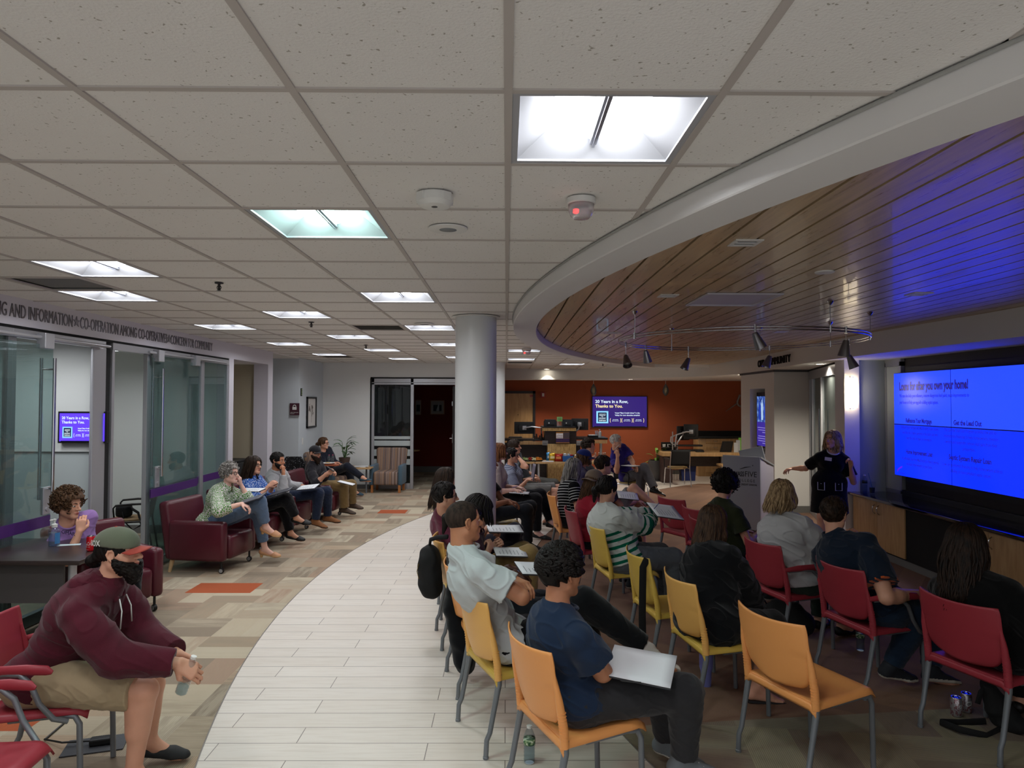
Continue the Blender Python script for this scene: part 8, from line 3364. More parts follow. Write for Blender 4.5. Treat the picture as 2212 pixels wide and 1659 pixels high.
# tumbler
tu = empty('tumbler', (1.42, 4.98, 0), label='tall lilac tumbler on the floor under the amber chair', cat='tumbler')
mb = MB()
mb.lathe([(0.0, 0.0), (0.034, 0.0), (0.038, 0.10), (0.047, 0.13), (0.048, 0.235), (0.0, 0.235)], 28)
mb.build('cup', mat('tumbler_lilac', '#7274b0', rough=0.35), tu, smooth=40)
mb = MB()
mb.lathe([(0.048, 0.236), (0.046, 0.262), (0.03, 0.27), (0.0, 0.272)], 28)
mb.build('lid', mat('tumbler_lid', '#b9bad2', rough=0.3), tu, smooth=40)
# bag hanging behind chair L
hb = empty('backpack', (-0.62, 5.70, -0.02), label='small black backpack hanging behind the amber chair beside the plank floor', cat='bag')
F_ = Field((-0.14, -0.2, 0.4), (0.16, 0.2, 0.9), 0.008)
F_.add([rcone((0, 0.03, 0.78), (0.01, -0.02, 0.55), 0.075, 0.095), rcone((0, 0.0, 0.72), (0.03, -0.05, 0.52), 0.09, 0.08)], 0.04)
F_.disp(lambda X_, Y_, Z_: 0.005 * wob(X_, Y_, Z_, 35))
V_, Q_ = F_.mesh()
new_mesh('bag_body', V_, Q_, M_BLACKM, hb, smooth=True)
mb = MB()
mb.tube([(-0.075, -0.06, 0.72), (-0.09, -0.06, 0.66), (-0.075, -0.06, 0.60)], 0.003, 5)
mb.build('zipper', mat('zip_brass', '#8a7440', rough=0.4, metal=0.8), hb)
mb = MB()
mb.tube([(0.0, 0.03, 0.84), (0.01, 0.0, 0.90), (0.07, -0.06, 0.93), (0.16, -0.14, 0.95)], 0.020, 8, flat=0.6)
mb.build('strap', M_BLACKM, hb, smooth=True)
# strap over the empty mustard chair
sb = MB()
ex, ey, ea = CH['E']
sb.tube([(-0.30, -0.24, 0.86), (-0.33, -0.235, 0.80), (-0.335, -0.23, 0.45), (-0.33, -0.23, 0.18)], 0.026, 8, flat=0.15)
t = sb.build('shoulder_strap', M_BLACKM, loc=(ex, ey, 0), rz=math.radians(ea), smooth=50)
tag(t, 'long black shoulder strap hanging from the empty mustard chair', 'strap')
mb = MB()
mb.box((-0.36, -0.27, 0.19), (-0.32, -0.20, 0.25), 0.006)
mb.build('buckle', M_BLACK, t)
cl = MB()
F_ = Field((-0.4, -0.25, 0.05), (0.1, 0.25, 0.95), 0.01)
F_.add([rcone((-0.27, 0.0, 0.80), (-0.30, 0.05, 0.50), 0.05, 0.05), rcone((-0.29, 0.05, 0.55), (-0.20, 0.0, 0.14), 0.06, 0.075), rcone((-0.26, -0.1, 0.80), (-0.27, 0.12, 0.80), 0.035, 0.035)], 0.03)
F_.disp(lambda X_, Y_, Z_: 0.008 * wob(X_, Y_, Z_, 40))
V_, Q_ = F_.mesh()
t = new_mesh('jacket', V_, Q_, fabric('jacket_black', '#111216'), None, (CH['K'][0], CH['K'][1], 0), smooth=True)
t.rotation_euler = (0, 0, math.radians(13))
tag(t, 'black jacket hanging down behind the orange chair left of the white t-shirt man', 'jacket')
# ---------------------------------------------------------------- the people
HB = hairmat('black', '#0b0908', '#1c1613')
HD = hairmat('dark_brown', '#17100c', '#33241a')
HM = hairmat('brown', '#2c1d12', '#5c412b')
HG = hairmat('grey', '#4a4744', '#a09b95')
HW = hairmat('white_grey', '#8d8880', '#c9c4bb')
HL = hairmat('blonde', '#5c4630', '#b59a74')
HA = hairmat('auburn', '#50301c', '#8a5a38')
FB = {}

def fab(c, **k):
 return fabric('cloth_' + c.strip('#'), c, **k)

def banded(name, base, col, lo, step, duty, sl, top_):
 """bands around body and sleeves, from the height stored in 'band'"""
 def fn(t):
  a = t.n('ShaderNodeAttribute', attribute_name='band')
  z = a.outputs['Fac']
  st = t.math('LESS_THAN', t.math('FLOORED_MODULO', z, step), step * duty)
  body = t.math('MULTIPLY', t.math('LESS_THAN', z, top_), t.math('GREATER_THAN', z, lo))
  arm = t.math('MULTIPLY', t.math('GREATER_THAN', z, sl[0]), t.math('LESS_THAN', z, sl[1]))
  m = t.math('MULTIPLY', st, t.math('ADD', body, arm))
  t.l(t.mix(m, rgb(base), rgb(col)), t.b.inputs['Base Color'])
  t.bump(t.noise(t.coord(), 500, 2), 0.25, 0.002)
 return nodemat(name, fn, rough=0.95, spec=0.12)

def patterned(name, scale, stops, vor=False):
 def fn(t):
  if vor:
   v = t.n('ShaderNodeTexVoronoi', feature='DISTANCE_TO_EDGE')
   t.l(t.coord((scale, scale, scale * 0.6)), v.inputs['Vector'])
   f = v.outputs[0]
  else:
   f = t.noise(t.coord((scale,) * 3), 1, 2)
  t.l(t.ramp(f, [(p, rgb(c)) for p, c in stops], 'CONSTANT'), t.b.inputs['Base Color'])
 return nodemat(name, fn, rough=0.9, spec=0.15)

def seat(key, dx=-0.08, dy=0.0, z=0.555):
 x, y, a = CH[key]
 a = math.radians(a)
 return (x + dx * math.cos(a) - dy * math.sin(a), y + dx * math.sin(a) + dy * math.cos(a), z)

def Wd(v):
 return ('w', v[0], v[1], v[2])

def A(px, py, Y):
 return Wd(at(px, py, Y))

SNK = dict(mat=mat('sneaker_dark', '#1d2026', rough=0.8), sole=mat('sole_cream', '#b9b3a6', rough=0.8), kind='sneaker')
SNG = dict(mat=mat('sneaker_grey', '#6c7378', rough=0.8), sole=mat('sole_white', '#cfccc4', rough=0.8), kind='sneaker')
SNW = dict(mat=mat('sneaker_white', '#b9b7b0', rough=0.8), sole=mat('sole_white', '#cfccc4'), kind='sneaker', sock=fab('#c9c7c2'), sockh=0.5)
BLKF = dict(mat=mat('flat_black', '#0e0d0e', rough=0.5), kind='flat')
BLKC = dict(mat=mat('clog_black', '#121212', rough=0.6), kind='clog')
DRB = dict(mat=mat('shoe_black_leather', '#0c0c0d', rough=0.25), sole=mat('sole_black', '#0a0a0a'), kind='derby')
BRN = dict(mat=mat('shoe_tan_suede', '#8a5a36', rough=0.8), sole=mat('sole_brown', '#3a281c'), kind='derby', sock=fab('#15161a'), sockh=0.5)
BOOT = dict(mat=mat('boot_brown', '#4a3a2e', rough=0.7), sole=mat('sole_black', '#0a0a0a'), kind='boot')
SAND = dict(mat=mat('sandal_black', '#141112', rough=0.6), kind='sandal')
HEEL = dict(mat=mat('heel_tan', '#bf8c66', rough=0.5), sole=mat('heel_wood', '#c8a070', rough=0.5), kind='pump')
GRP = None

# bearded man in the foreground
p1 = person('bearded person in maroon hoodie and green cap leaning forward with a water bottle', (-2.40, 3.74, 0.56), 3, at(256, 1196, 3.72), hyaw=4, hpitch=2, s=1.06, w=1.12, tone='light', vox=0.0048,
   RW=A(384, 1432, 3.56), LW=A(382, 1412, 3.76), RE=(0.2, -0.5, -0.9), RH=((0.8, 0.25, -0.55), (-0.2, 0.8, -0.5)), LH=((0.9, -0.2, -0.5), (-0.1, -0.9, -0.3)), curlR=0.75, curlL=0.8, thumbR=0.9,
   RK=A(312, 1492, 3.60), RA=A(288, 1665, 3.60), LK=A(328, 1478, 3.92), LA=A(322, 1600, 3.92), RF=(1, -0.05, -0.08), LF=(1, 0.1, -0.1),
   top=dict(mat=fabric('hoodie_maroon', '#4c1a26', bs=260, amt=0.5, vary=0.35), sleeve=1.93, kind='hood', loose=0.018, amp=0.0045, freq=20, hem=0.03, infl=0.026, name='hoodie', cuff=0.010), bottom=dict(mat=fab('#a39274'), len=0.46, name='shorts'),
   shoes=dict(mat=mat('clog_charcoal', '#1d1e20', rough=0.7), kind='clog'), hair=dict(style='bun', mat=HB, flat=0.004, q=0.0), beard=dict(mat=HB, len=0.045, infl=0.010, amp=0.006), seed=1)
cap_on(p1, fabric('cap_olive', '#5f6353', bs=500), fabric('brim_rust', '#a2463c', bs=500), vox=0.005)
hp, M_, s_ = p1['h']
for s2, sz in (('SOX', 0.030),):
 o = text_obj('cap_lettering', s2, 1.0, M_WHITE, Matrix.Identity(4), ext=0.0, bold=0.02)
 xs = [q.co.x for q in o.data.vertices]
 a_, b_ = min(xs), max(xs)
 for q in o.data.vertices:
  u = (q.co.x - (a_ + b_) / 2) / (b_ - a_) * 0.062
  ang_ = math.radians(236) + u / 0.105
  c_ = hp((-0.010 + 0.122 * math.cos(ang_), 0.099 * math.sin(ang_), 0.060 + q.co.y * sz * 1.4))
  q.co = Vector(c_) - Vector(p1['loc'])
 o.parent = p1['root']
mb = MB()
for y in (0.012, -0.012):
 c0 = Vector(p1['N']) + Vector(p1['tf']) * 0.10 + Vector(p1['tl']) * y * 3
 mb.tube([c0 + Vector((0, 0, 0.0)), c0 + Vector((0.02, y, -0.06)), c0 + Vector((0.02, y * 2, -0.15))], 0.0035, 6)
link_part(mb, 'drawstring', M_WHITE, p1, smooth=True)
wq = Vector(at(408, 1446, 3.60))
bt = bottle('water_bottle', wq + Vector((-0.04, 0, -0.12)), 0.031, 0.205, 'clear water bottle held between the knees by the bearded person in the hoodie', fill=0.2)
bt.rotation_euler = (0.05, math.radians(20), 0)

# behind the desk
p2 = person('curly haired person in lavender t-shirt resting chin on hand behind the desk', (-3.80, 6.50, 0.52), -30, at(148, 1092, 6.22), hyaw=-8, hpitch=-6, tone='light', vox=0.0065,
   RW=A(172, 1148, 6.05), RE=(0.3, -0.3, -1), RH=((-0.15, 0.2, 1), (-0.8, 0.5, 0)), LW=A(135, 1175, 6.15), curlR=0.8,
   top=dict(mat=fab('#8f6fa8'), sleeve=0.6, name='t_shirt'), bottom=dict(mat=fab('#15171c')), shoes=SNK, hair=dict(style='curly', mat=HM, flat=0.036, q=1.6), seed=2)
o = fit_text('shirt_lettering', 'OMAR', A(133, 1152, 5.98)[1:], A(162, 1158, 5.98)[1:], (0, -0.3, 1), 0.035, mat('navy_print', '#1c1a3a'), ext=0.001)
o.parent = p2['root']
o.matrix_parent_inverse = Matrix.Translation(-Vector(p2['loc']))

# lounge row
LP = patterned('leaf_print', 12, [(0.0, '#d8d6cf'), (0.10, '#24462c'), (0.17, '#5f9440'), (0.36, '#2c5a34')], True)
person('grey curly haired person in green leaf print blouse with hand at mouth', (-3.52, 8.48, 0.54), -8, at(497, 1024, 8.42), hyaw=-12, female=True, s=0.98, w=1.08, tone='pale', vox=0.0065,
  LW=A(520, 1046, 8.55), LE=(0.5, 0.2, -1), LH=((0.1, -0.5, 1), (-1, 0, 0)), RW=A(523, 1088, 8.15), RE=(-0.2, -0.8, -0.5), RH=((1, 0.1, -0.5), (0, 0, -1)),
  RK=A(560, 1085, 8.36), RA=A(574, 1138, 8.48), LK=A(556, 1098, 8.62), LA=A(572, 1186, 8.72), RF=(1, 0, -0.25), LF=(1, 0.1, -0.12),
  top=dict(mat=LP, sleeve=1.55, loose=0.022, name='blouse', kind='shirt', vneck=0.02), bottom=dict(mat=fab('#5a6d86'), len=0.90, name='jeans'), shoes=HEEL, hair=dict(style='curly', mat=HG, flat=0.018), glasses=1, seed=3)
BP = patterned('blue_floral', 55, [(0.0, '#2f56a0'), (0.56, '#b9c6dc'), (0.64, '#2a4d94')])
person('dark haired person in blue floral blouse and round glasses with hands together', (-3.42, 9.66, 0.54), -6, at(548, 1006, 9.55), hyaw=-16, female=True, w=1.08, tone='light', vox=0.007,
  RW=A(580, 1050, 9.35), LW=A(590, 1048, 9.5), RH=((0.6, 0.4, 0.5), (0, 0.8, 0)), LH=((0.6, -0.4, 0.5), (0, -0.8, 0)), curlR=1.0, curlL=1.0,
  RK=A(618, 1078, 9.5), RA=A(640, 1118, 9.6), LK=A(612, 1090, 9.75), LA=A(628, 1152, 9.85), RF=(1, 0, -0.1), LF=(1, 0.1, -0.15),
  top=dict(mat=BP, sleeve=1.5, loose=0.022, name='blouse', kind='shirt', vneck=0.02), bottom=dict(mat=fab('#121216'), len=0.93), shoes=BLKF, hair=dict(style='long', mat=HD, len=0.30), glasses=1, seed=4)
person('bearded person in pale grey dress shirt resting mouth on fist', (-3.46, 10.68, 0.54), -6, at(600, 996, 10.45), hyaw=-14, hpitch=-4, tone='tan', vox=0.0075,
  RW=A(612, 1022, 10.2), RE=(0.4, -0.2, -1), RH=((-0.1, 0.2, 1), (-1, 0.2, 0)), curlR=1.5, LW=A(655, 1050, 10.75),
  RK=A(688, 1066, 10.55), RA=A(682, 1124, 10.6), LK=A(706, 1062, 10.9), LA=A(708, 1116, 11.0), RF=(1, -0.1, -0.2), LF=(1, 0.1, -0.1),
  top=dict(mat=fab('#a9a9ab'), sleeve=1.9, loose=0.02, kind='shirt'), bottom=dict(mat=fab('#20283c'), name='jeans'), shoes=BRN, hair=dict(style='short', mat=HB, flat=0.008), beard=dict(mat=HB, len=0.005, amp=0.003), seed=5)
p6 = person('bearded person in black cap and khaki work trousers holding a phone', (-3.18, 11.98, 0.54), -8, at(681, 980, 11.85), hyaw=-38, tone='light', vox=0.008,
   RW=A(707, 1022, 11.5), LW=A(712, 1018, 11.7), RE=(-0.1, -0.5, -1), RH=((0.5, 0.5, 0.3), (-0.2, 0.6, 0.2)), curlR=1.0, curlL=1.0,
   RK=A(742, 1050, 11.9), RA=A(744, 1098, 11.95), LK=A(760, 1046, 12.2), LA=A(760, 1088, 12.3), RF=(1, 0, -0.1), LF=(1, 0.2, -0.1),
   top=dict(mat=fab('#26252a'), sleeve=1.35, loose=0.015, kind='shirt'), bottom=dict(mat=fab('#75603e'), flare=0.02, name='work_trousers'), shoes=BOOT, hair=dict(style='short', mat=HD, flat=0.003, q=0.0), beard=dict(mat=HD, len=0.05, infl=0.012), seed=6)
cap_on(p6, fab('#26262a'), fab('#232327'))
person('person in navy blazer and blue top with glasses, legs crossed by the plant', (-3.55, 14.60, 0.55), -18, at(699, 958, 14.3), hyaw=-10, female=True, tone='light', vox=0.010,
  RW=A(722, 1000, 14.1), LW=A(738, 1004, 14.4), RK=A(750, 1008, 14.2), RA=A(784, 1032, 14.0), LK=A(752, 1016, 14.6), LA=A(765, 1060, 14.7), RF=(1, 0, 0.1), LF=(1, 0.1, -0.1),
  top=dict(mat=fab('#191c28'), sleeve=1.9, loose=0.02, name='blazer', kind='none', vneck=0.07), bottom=dict(mat=fab('#1a1d28')), shoes=dict(mat=mat('flat_teal', '#274250', rough=0.6), kind='flat'), hair=dict(style='pony', mat=HM), glasses=1, seed=7)

# left half ring of seats
JN = fab('#22262e')
p11 = person('buzz cut person in white t-shirt with gold chain, arms folded', seat('C', -0.03), 22, at(1002, 1128, 4.16), hyaw=24, hpitch=2, s=1.04, w=1.06, tone='tan', vox=0.0048, neck_r=1.1,
    RW=A(1092, 1245, 4.25), RE=('w',) + tuple(at(1128, 1290, 3.98)), RH=((0.0, 1, 0.1), (-1, 0, 0)), LW=A(1110, 1252, 4.15), LE=(0.8, 0.5, -0.5), LH=((0.3, -1, -0.1), (0, 0, -1)),
    RK=A(1262, 1300, 4.16), RA=A(1396, 1400, 4.12), LK=A(1262, 1345, 4.46), LA=A(1290, 1470, 4.5), RF=(1, -0.25, -0.35),
    top=dict(mat=fab('#b9bfc0'), sleeve=0.66, loose=0.022, amp=0.006, name='t_shirt'), bottom=dict(mat=fab('#0e0f12')), shoes=SNW, hair=dict(style='buzz', mat=hairmat('stubble', '#231b17', '#3a2d26', 0.8)), brow='#15100d', seed=8)
hp, M_, s_ = p11['h']
mb = MB()
N_, t_, l_, u_ = p11['N'], p11['tf'], p11['tl'], p11['up']
mb.tube([Vector(N_ + u_ * (0.052 - 0.045 * max(math.cos(a), 0) + 0.002 * math.sin(a * 30)) + t_ * (0.012 + 0.074 * math.cos(a)) + l_ * 0.071 * math.sin(a)) for a in np.linspace(0, 2 * PI, 41)[:-1]], 0.0028, 6, closed=True)
link_part(mb, 'gold_chain', mat('gold', '#b08d3c', rough=0.25, metal=1.0), p11, smooth=True)
mb = MB()
E_, W_ = p11['arms']['L'][1], p11['arms']['L'][2]
mb.tube([Vector(W_ + (E_ - W_) * 0.10), Vector(W_ + (E_ - W_) * 0.19)], 0.034, 16)
link_part(mb, 'watch', M_BLACK, p11, smooth=40)
p12 = person('person in navy t-shirt with thick black wavy hair, arms folded, seen from behind', seat('B', -0.02), 20, at(1214, 1238, 3.50), hyaw=32, hpitch=-4, s=1.06, w=1.08, tone='tan', vox=0.0048,
    RW=A(1262, 1432, 3.60), RE=('w',) + tuple(at(1302, 1452, 3.38)), RH=((-0.1, 1, 0.1), (-1, 0, 0)), LW=A(1300, 1425, 3.55), LE=(0.7, 0.4, -0.6), LH=((0.2, -1, 0), (0, 0, -1)),
    RK=A(1480, 1496, 3.46), RA=A(1478, 1640, 3.50), LK=A(1418, 1452, 3.86), LA=A(1440, 1600, 3.92), RF=(0.9, -0.3, -0.1), LF=(0.6, -0.8, -0.12),
    top=dict(mat=fab('#1e2c42'), sleeve=0.62, loose=0.02, amp=0.006, name='t_shirt'), bottom=dict(mat=fab('#2e2e30'), name='jeans'), shoes=SNG, hair=dict(style='wavy', mat=HB, q=1.3), brow='#15100d', seed=9)
mb = MB()
E_, W_ = p12['arms']['R'][1], p12['arms']['R'][2]
mb.tube([Vector(W_ + (E_ - W_) * 0.06), Vector(W_ + (E_ - W_) * 0.12)], 0.032, 16)
link_part(mb, 'watch', M_BLACK, p12, smooth=40)
person('dark skinned person writing with a blue pen, mostly hidden behind the white t-shirt', seat('K', -0.05), 14, at(1008, 1126, 5.10), hyaw=15, hpitch=-18, s=0.98, tone='dark', vox=0.0065,
  RW=A(1112, 1238, 4.88), RH=((1, 0.2, -0.3), (0, 0, -1)), LW=A(1098, 1226, 5.2), LH=((1, -0.3, -0.2), (0, 0, -1)), curlR=1.0,
  top=dict(mat=fab('#1b1a20'), sleeve=1.2, name='t_shirt'), bottom=dict(mat=JN), shoes=SNK, hair=dict(style='pony', mat=HB), seed=10)
person('person in dark maroon long sleeved top and khaki trousers with black framed glasses', seat('L', 0.02), 8, at(1034, 1106, 5.80), hyaw=8, hpitch=-22, tone='light', vox=0.0065,
  RW=A(1052, 1196, 5.72), RE=(-0.1, -0.3, -1), RH=((0.3, 0.3, 0.6), (-0.6, 0.5, 0)), LW=A(1068, 1178, 5.95), LH=((0.4, -0.5, 0.4), (-0.4, -0.6, 0)), curlR=1.2, curlL=1.2,
  RK=A(1142, 1198, 5.85), LK=A(1130, 1190, 6.2), top=dict(mat=fab('#3a1626'), sleeve=1.9, name='sweater'), bottom=dict(mat=fab('#8d754c')), shoes=SNK, hair=dict(style='bob', mat=HB, len=0.12), glasses=1, seed=12)
person('person in maroon t-shirt with thin glasses and short black hair beside the column', seat('M', -0.10), 6, at(962, 1074, 6.25), hyaw=8, tone='light', vox=0.0065,
  RW=A(1050, 1142, 6.2), RH=((1, 0.2, -0.1), (0, 0, -1)), curlR=1.1, LW=A(1048, 1150, 6.5), RK=A(1105, 1155, 6.3), LK=A(1112, 1148, 6.65),
  top=dict(mat=fab('#5e2a3a'), sleeve=0.6, name='t_shirt'), bottom=dict(mat=fab('#1b1a28')), shoes=SNK, hair=dict(style='short', mat=HB), glasses=1, seed=13)
x_, y_, a_ = CH['N']
person('long dark haired person with sunglasses on top of the head left of the column', (-0.56, 7.88, 0.555), 5, at(965, 1036, 7.7), hyaw=12, female=True, tone='light', vox=0.007,
  top=dict(mat=fab('#20242c'), sleeve=1.2, name='top'), bottom=dict(mat=JN), shoes=BLKF, hair=dict(style='long', mat=HD, len=0.34), glasses='head', seed=14)
# behind the column
person('brown skinned person in dark trousers with a white watch, head hidden behind the column', seat('T', -0.12), -6, (-0.22, 9.0, 1.20), tone='brown', vox=0.008,
  RW=A(1100, 1082, 8.7), LW=A(1118, 1094, 8.95), RH=((1, 0.1, -0.3), (0, 0, -1)), LH=((1, -0.1, -0.5), (0, 0, -1)), RK=A(1138, 1102, 8.8), RA=A(1140, 1175, 8.85), LK=A(1146, 1094, 9.1),
  top=dict(mat=fab('#1a171c'), sleeve=0.6, name='t_shirt'), bottom=dict(mat=fab('#15181f')), shoes=SNK, hair=dict(style='short', mat=HB), seed=15)
person('auburn haired person in pale lace blouse and glasses writing, beside the column edge', (-0.12, 10.42, 0.555), -8, at(1080, 977, 10.4), hyaw=-4, female=True, w=1.1, s=1.05, tone='pale', vox=0.008,
  RW=A(1112, 1058, 10.2), LW=A(1118, 1052, 10.5), RK=A(1158, 1078, 10.2), RA=A(1160, 1150, 10.2), LK=A(1168, 1068, 10.5), LA=A(1190, 1128, 10.35), RF=(1, 0, -0.1), LF=(1, 0, -0.15),
  top=dict(mat=fab('#9f918d', vary=0.3), sleeve=1.2, loose=0.02, name='blouse'), bottom=dict(mat=fab('#0d0d10')), shoes=dict(BLKC, sock=fab('#a59f94'), sockh=0.4), hair=dict(style='bob', mat=HA, len=0.13), glasses=1, seed=16)
SH = banded('pinstripe_blue_grey', '#8d93a6', '#5a6078', -1, 0.022, 0.4, (2, 3), 1.5)
person('person in blue grey striped shirt and tortoise glasses holding up a magazine', (0.22, 11.35, 0.55), -8, at(1106, 985, 11.2), hyaw=-8, female=True, w=1.12, tone='light', vox=0.008,
  RW=A(1140, 1036, 11.0), LW=A(1150, 1032, 11.3), RE=(0.1, -0.5, -1), RK=A(1205, 1062, 11.1), RA=A(1182, 1122, 10.9), LK=A(1212, 1054, 11.5), LA=A(1235, 1098, 11.4), RF=(1, -0.1, -0.1), LF=(1, 0, -0.1),
  top=dict(mat=SH, sleeve=0.7, loose=0.02), bottom=dict(mat=fab('#70706e'), len=0.42, name='shorts'), shoes=SAND, hair=dict(style='bun', mat=HB), glasses=1, seed=17)
person('dark haired person in grey t-shirt, chin on hand, at the row end', (0.42, 12.7, 0.555), -8, at(1112, 966, 12.5), hyaw=0, tone='light', vox=0.010,
  RW=A(1118, 986, 12.3), RE=(0.5, -0.2, -1), RH=((-0.1, 0, 1), (-1, 0, 0)), LW=A(1150, 1024, 12.6),
  top=dict(mat=fab('#3d4246'), sleeve=0.6, name='t_shirt'), bottom=dict(mat=fab('#4a4b48')), shoes=SNK, hair=dict(style='short', mat=HD, flat=0.02), seed=18)

# right half ring of seats
person('grey long haired person in black and white striped top, second row', seat('S'), 10, at(1240, 1012, 8.85), hyaw=40, female=True, tone='light', vox=0.007,
  top=dict(mat=banded('stripe_black_white', '#101012', '#c9c9c9', -1, 0.034, 0.22, (2, 3), 1.5), sleeve=0.6, name='top'), bottom=dict(mat=JN), shoes=BLKF, hair=dict(style='long', mat=HG, len=0.36), seed=19)
p21 = person('person in red t-shirt with tan cap worn backwards and long brown hair', seat('G'), 10, at(1284, 1042, 7.55), hyaw=46, hpitch=-10, hroll=0, tone='light', vox=0.0065,
    top=dict(mat=fab('#8c1c2c'), sleeve=0.7, name='t_shirt'), bottom=dict(mat=fab('#15151a')), shoes=SNK, hair=dict(style='long', mat=HM, len=0.30, flat=0.004), seed=20)
cap_on(p21, fab('#77675a'), fab('#83705f'), back=True)
GST = banded('sweater_green_bands', '#b9bdb9', '#0e5c46', 0.0, 0.062, 0.42, (2.22, 2.62), 0.30)
person('black haired person in white sweater with green stripes writing on a pad', seat('F', -0.04), 18, at(1312, 1058, 6.60), hyaw=34, hpitch=-10, female=True, s=1.04, w=1.34, tone='light', vox=0.0055,
  RW=A(1412, 1120, 6.75), RE=(0.3, -1.0, -0.8), RH=((0.3, 1, 0.2), (-0.3, 0, -1)), LW=A(1425, 1108, 7.0), curlR=1.1,
  top=dict(mat=GST, sleeve=1.85, loose=0.026, amp=0.007, name='sweater', infl=0.022), bottom=dict(mat=fab('#5d6268'), name='trousers'), shoes=SNK, hair=dict(style='pony', mat=HB), seed=21)
person('person in light shorts with bare crossed knees behind the striped sweater', (1.42, 9.35, 0.555), 0, at(1304, 1006, 9.2), hyaw=10, tone='light', vox=0.008,
  RK=A(1369, 1054, 9.1), RA=A(1414, 1092, 9.0), LK=A(1380, 1068, 9.5), RF=(1, 0, -0.2), top=dict(mat=fab('#39365a'), sleeve=0.6, name='t_shirt'), bottom=dict(mat=fab('#8e8f92'), len=0.42, name='shorts'), shoes=BLKF, hair=dict(style='short', mat=HD), seed=22)
p19 = person('person in royal blue cap with brown hair, third row', (1.12, 10.6, 0.555), 2, at(1262, 990, 10.6), hyaw=-12, hpitch=-6, tone='light', vox=0.008,
    top=dict(mat=fab('#3b3550'), sleeve=0.6, name='t_shirt'), bottom=dict(mat=JN), shoes=SNK, hair=dict(style='long', mat=HM, len=0.14, flat=0.006), seed=23)
cap_on(p19, fab('#1c2a66'), fab('#182458'))
person('curly dark haired person holding a pen before the snack table', (1.36, 12.2, 0.555), -4, at(1272, 966, 12.0), hyaw=-30, tone='light', vox=0.009,
  RW=A(1290, 1000, 11.7), RE=(0.4, -0.3, -1), RH=((-0.1, 0, 1), (-1, 0, 0)), curlR=1.1,
  top=dict(mat=fab('#2b2c33'), sleeve=0.6, name='t_shirt'), bottom=dict(mat=JN), shoes=SNK, hair=dict(style='wavy', mat=HD, q=0.7), seed=24)
p24 = person('grey haired person in purple polo with hand at chin and crossed legs', (2.40, 13.55, 0.56), -48, at(1331, 954, 13.2), hyaw=-28, s=1.08, w=1.05, tone='light', vox=0.008,
    RW=A(1334, 987, 12.85), RE=(0.6, -0.4, -1), RH=((-0.3, 0.2, 1), (-1, 0.3, 0)), curlR=1.1, LW=A(1368, 1004, 13.0), LE=(-0.2, 1, -0.6), LK=A(1392, 1010, 13.0), LA=A(1414, 1056, 12.8), RK=A(1384, 1022, 13.0), RA=A(1384, 1078, 13.1), LF=(0.9, 0.5, -0.25), RF=(1, 0, -0.1),
    top=dict(mat=fab('#2c2270'), sleeve=0.7, loose=0.03, kind='polo', name='polo_shirt'), bottom=dict(mat=fab('#55545a'), flare=0.012), shoes=DRB, hair=dict(style='short', mat=HW), brow='#77706a', seed=25)
person('curly black haired person in olive t-shirt looking down, seen from behind', seat('O', 0.02), 25, at(1566, 1050, 6.95), hyaw=42, hpitch=-18, female=True, w=1.15, tone='light', vox=0.006,
  RW=A(1640, 1150, 6.9), top=dict(mat=fab('#2b2f1e'), sleeve=0.6, name='t_shirt'), bottom=dict(mat=fab('#121214')), shoes=SNK, hair=dict(style='curly', mat=HB, q=1.3, flat=0.045), seed=26)
person('long brown haired person in black hooded jacket with glasses on head, seen from behind', seat('D', -0.06), 30, at(1540, 1132, 4.92), hyaw=58, hpitch=-2, female=True, s=1.02, w=1.2, tone='light', vox=0.0052, RW=A(1640, 1330, 4.95), LW=A(1600, 1310, 5.2),
  RA=A(1632, 1500, 4.72), LA=A(1650, 1480, 5.0), RF=(1, -0.5, -0.1), LF=(1, -0.2, -0.1),
  top=dict(mat=fab('#0f1013'), sleeve=1.9, loose=0.03, kind='hood', name='hooded_jacket', hem=0.22, infl=0.028, amp=0.008), bottom=dict(mat=fab('#101012'), len=0.80), shoes=SAND, hair=dict(style='long', mat=hairmat('long_brown', '#241812', '#4c3626'), len=0.36, q=1.2), glasses='head', seed=27)
person('blonde person in white blouse with glasses on head, seen from behind on a red chair', seat('H', 0.03), 30, at(1690, 1070, 5.98), hyaw=52, hpitch=-2, female=True, s=1.06, w=1.34, tone='light', vox=0.0055,
  RW=A(1800, 1195, 6.0), RE=(0, -0.8, -1), top=dict(mat=fab('#b4b4b6'), sleeve=1.5, loose=0.026, amp=0.007, kind='shirt', name='blouse', hem=0.06, infl=0.024), bottom=dict(mat=fab('#2c3830')), shoes=BLKF, hair=dict(style='bob', mat=HL, len=0.17, q=1.3), glasses='head', seed=28)
p28 = person('person in navy polo with orange sleeve trim, hand at chin, on a red chair', seat('I', 0.03), 24, at(1802, 1112, 5.18), hyaw=42, hpitch=-2, s=1.06, w=1.3, tone='light', vox=0.0052,
    RW=A(1982, 1282, 4.86), RE=('w',) + tuple(at(1915, 1290, 4.72)), RH=((1, 0.2, -0.1), (0, 0, -1)), LW=A(1842, 1172, 5.42), LE=(0.8, 0.1, -0.6), LH=((-0.2, -0.3, 1), (-1, 0, 0)), curlL=1.2,
    RK=A(1985, 1330, 4.90), RA=A(1925, 1440, 4.96), LK=A(2012, 1315, 5.2), LA=A(2012, 1450, 5.02), RF=(1, -0.3, -0.15), LF=(1, -0.25, -0.15),
    top=dict(mat=fab('#16202f'), sleeve=0.75, loose=0.024, amp=0.006, kind='polo', name='polo_shirt', cuffmat=fab('#b4562c')), bottom=dict(mat=fab('#1c2a3c'), name='jeans'), shoes=SNK, hair=dict(style='short', mat=HD), glasses=1, seed=29)
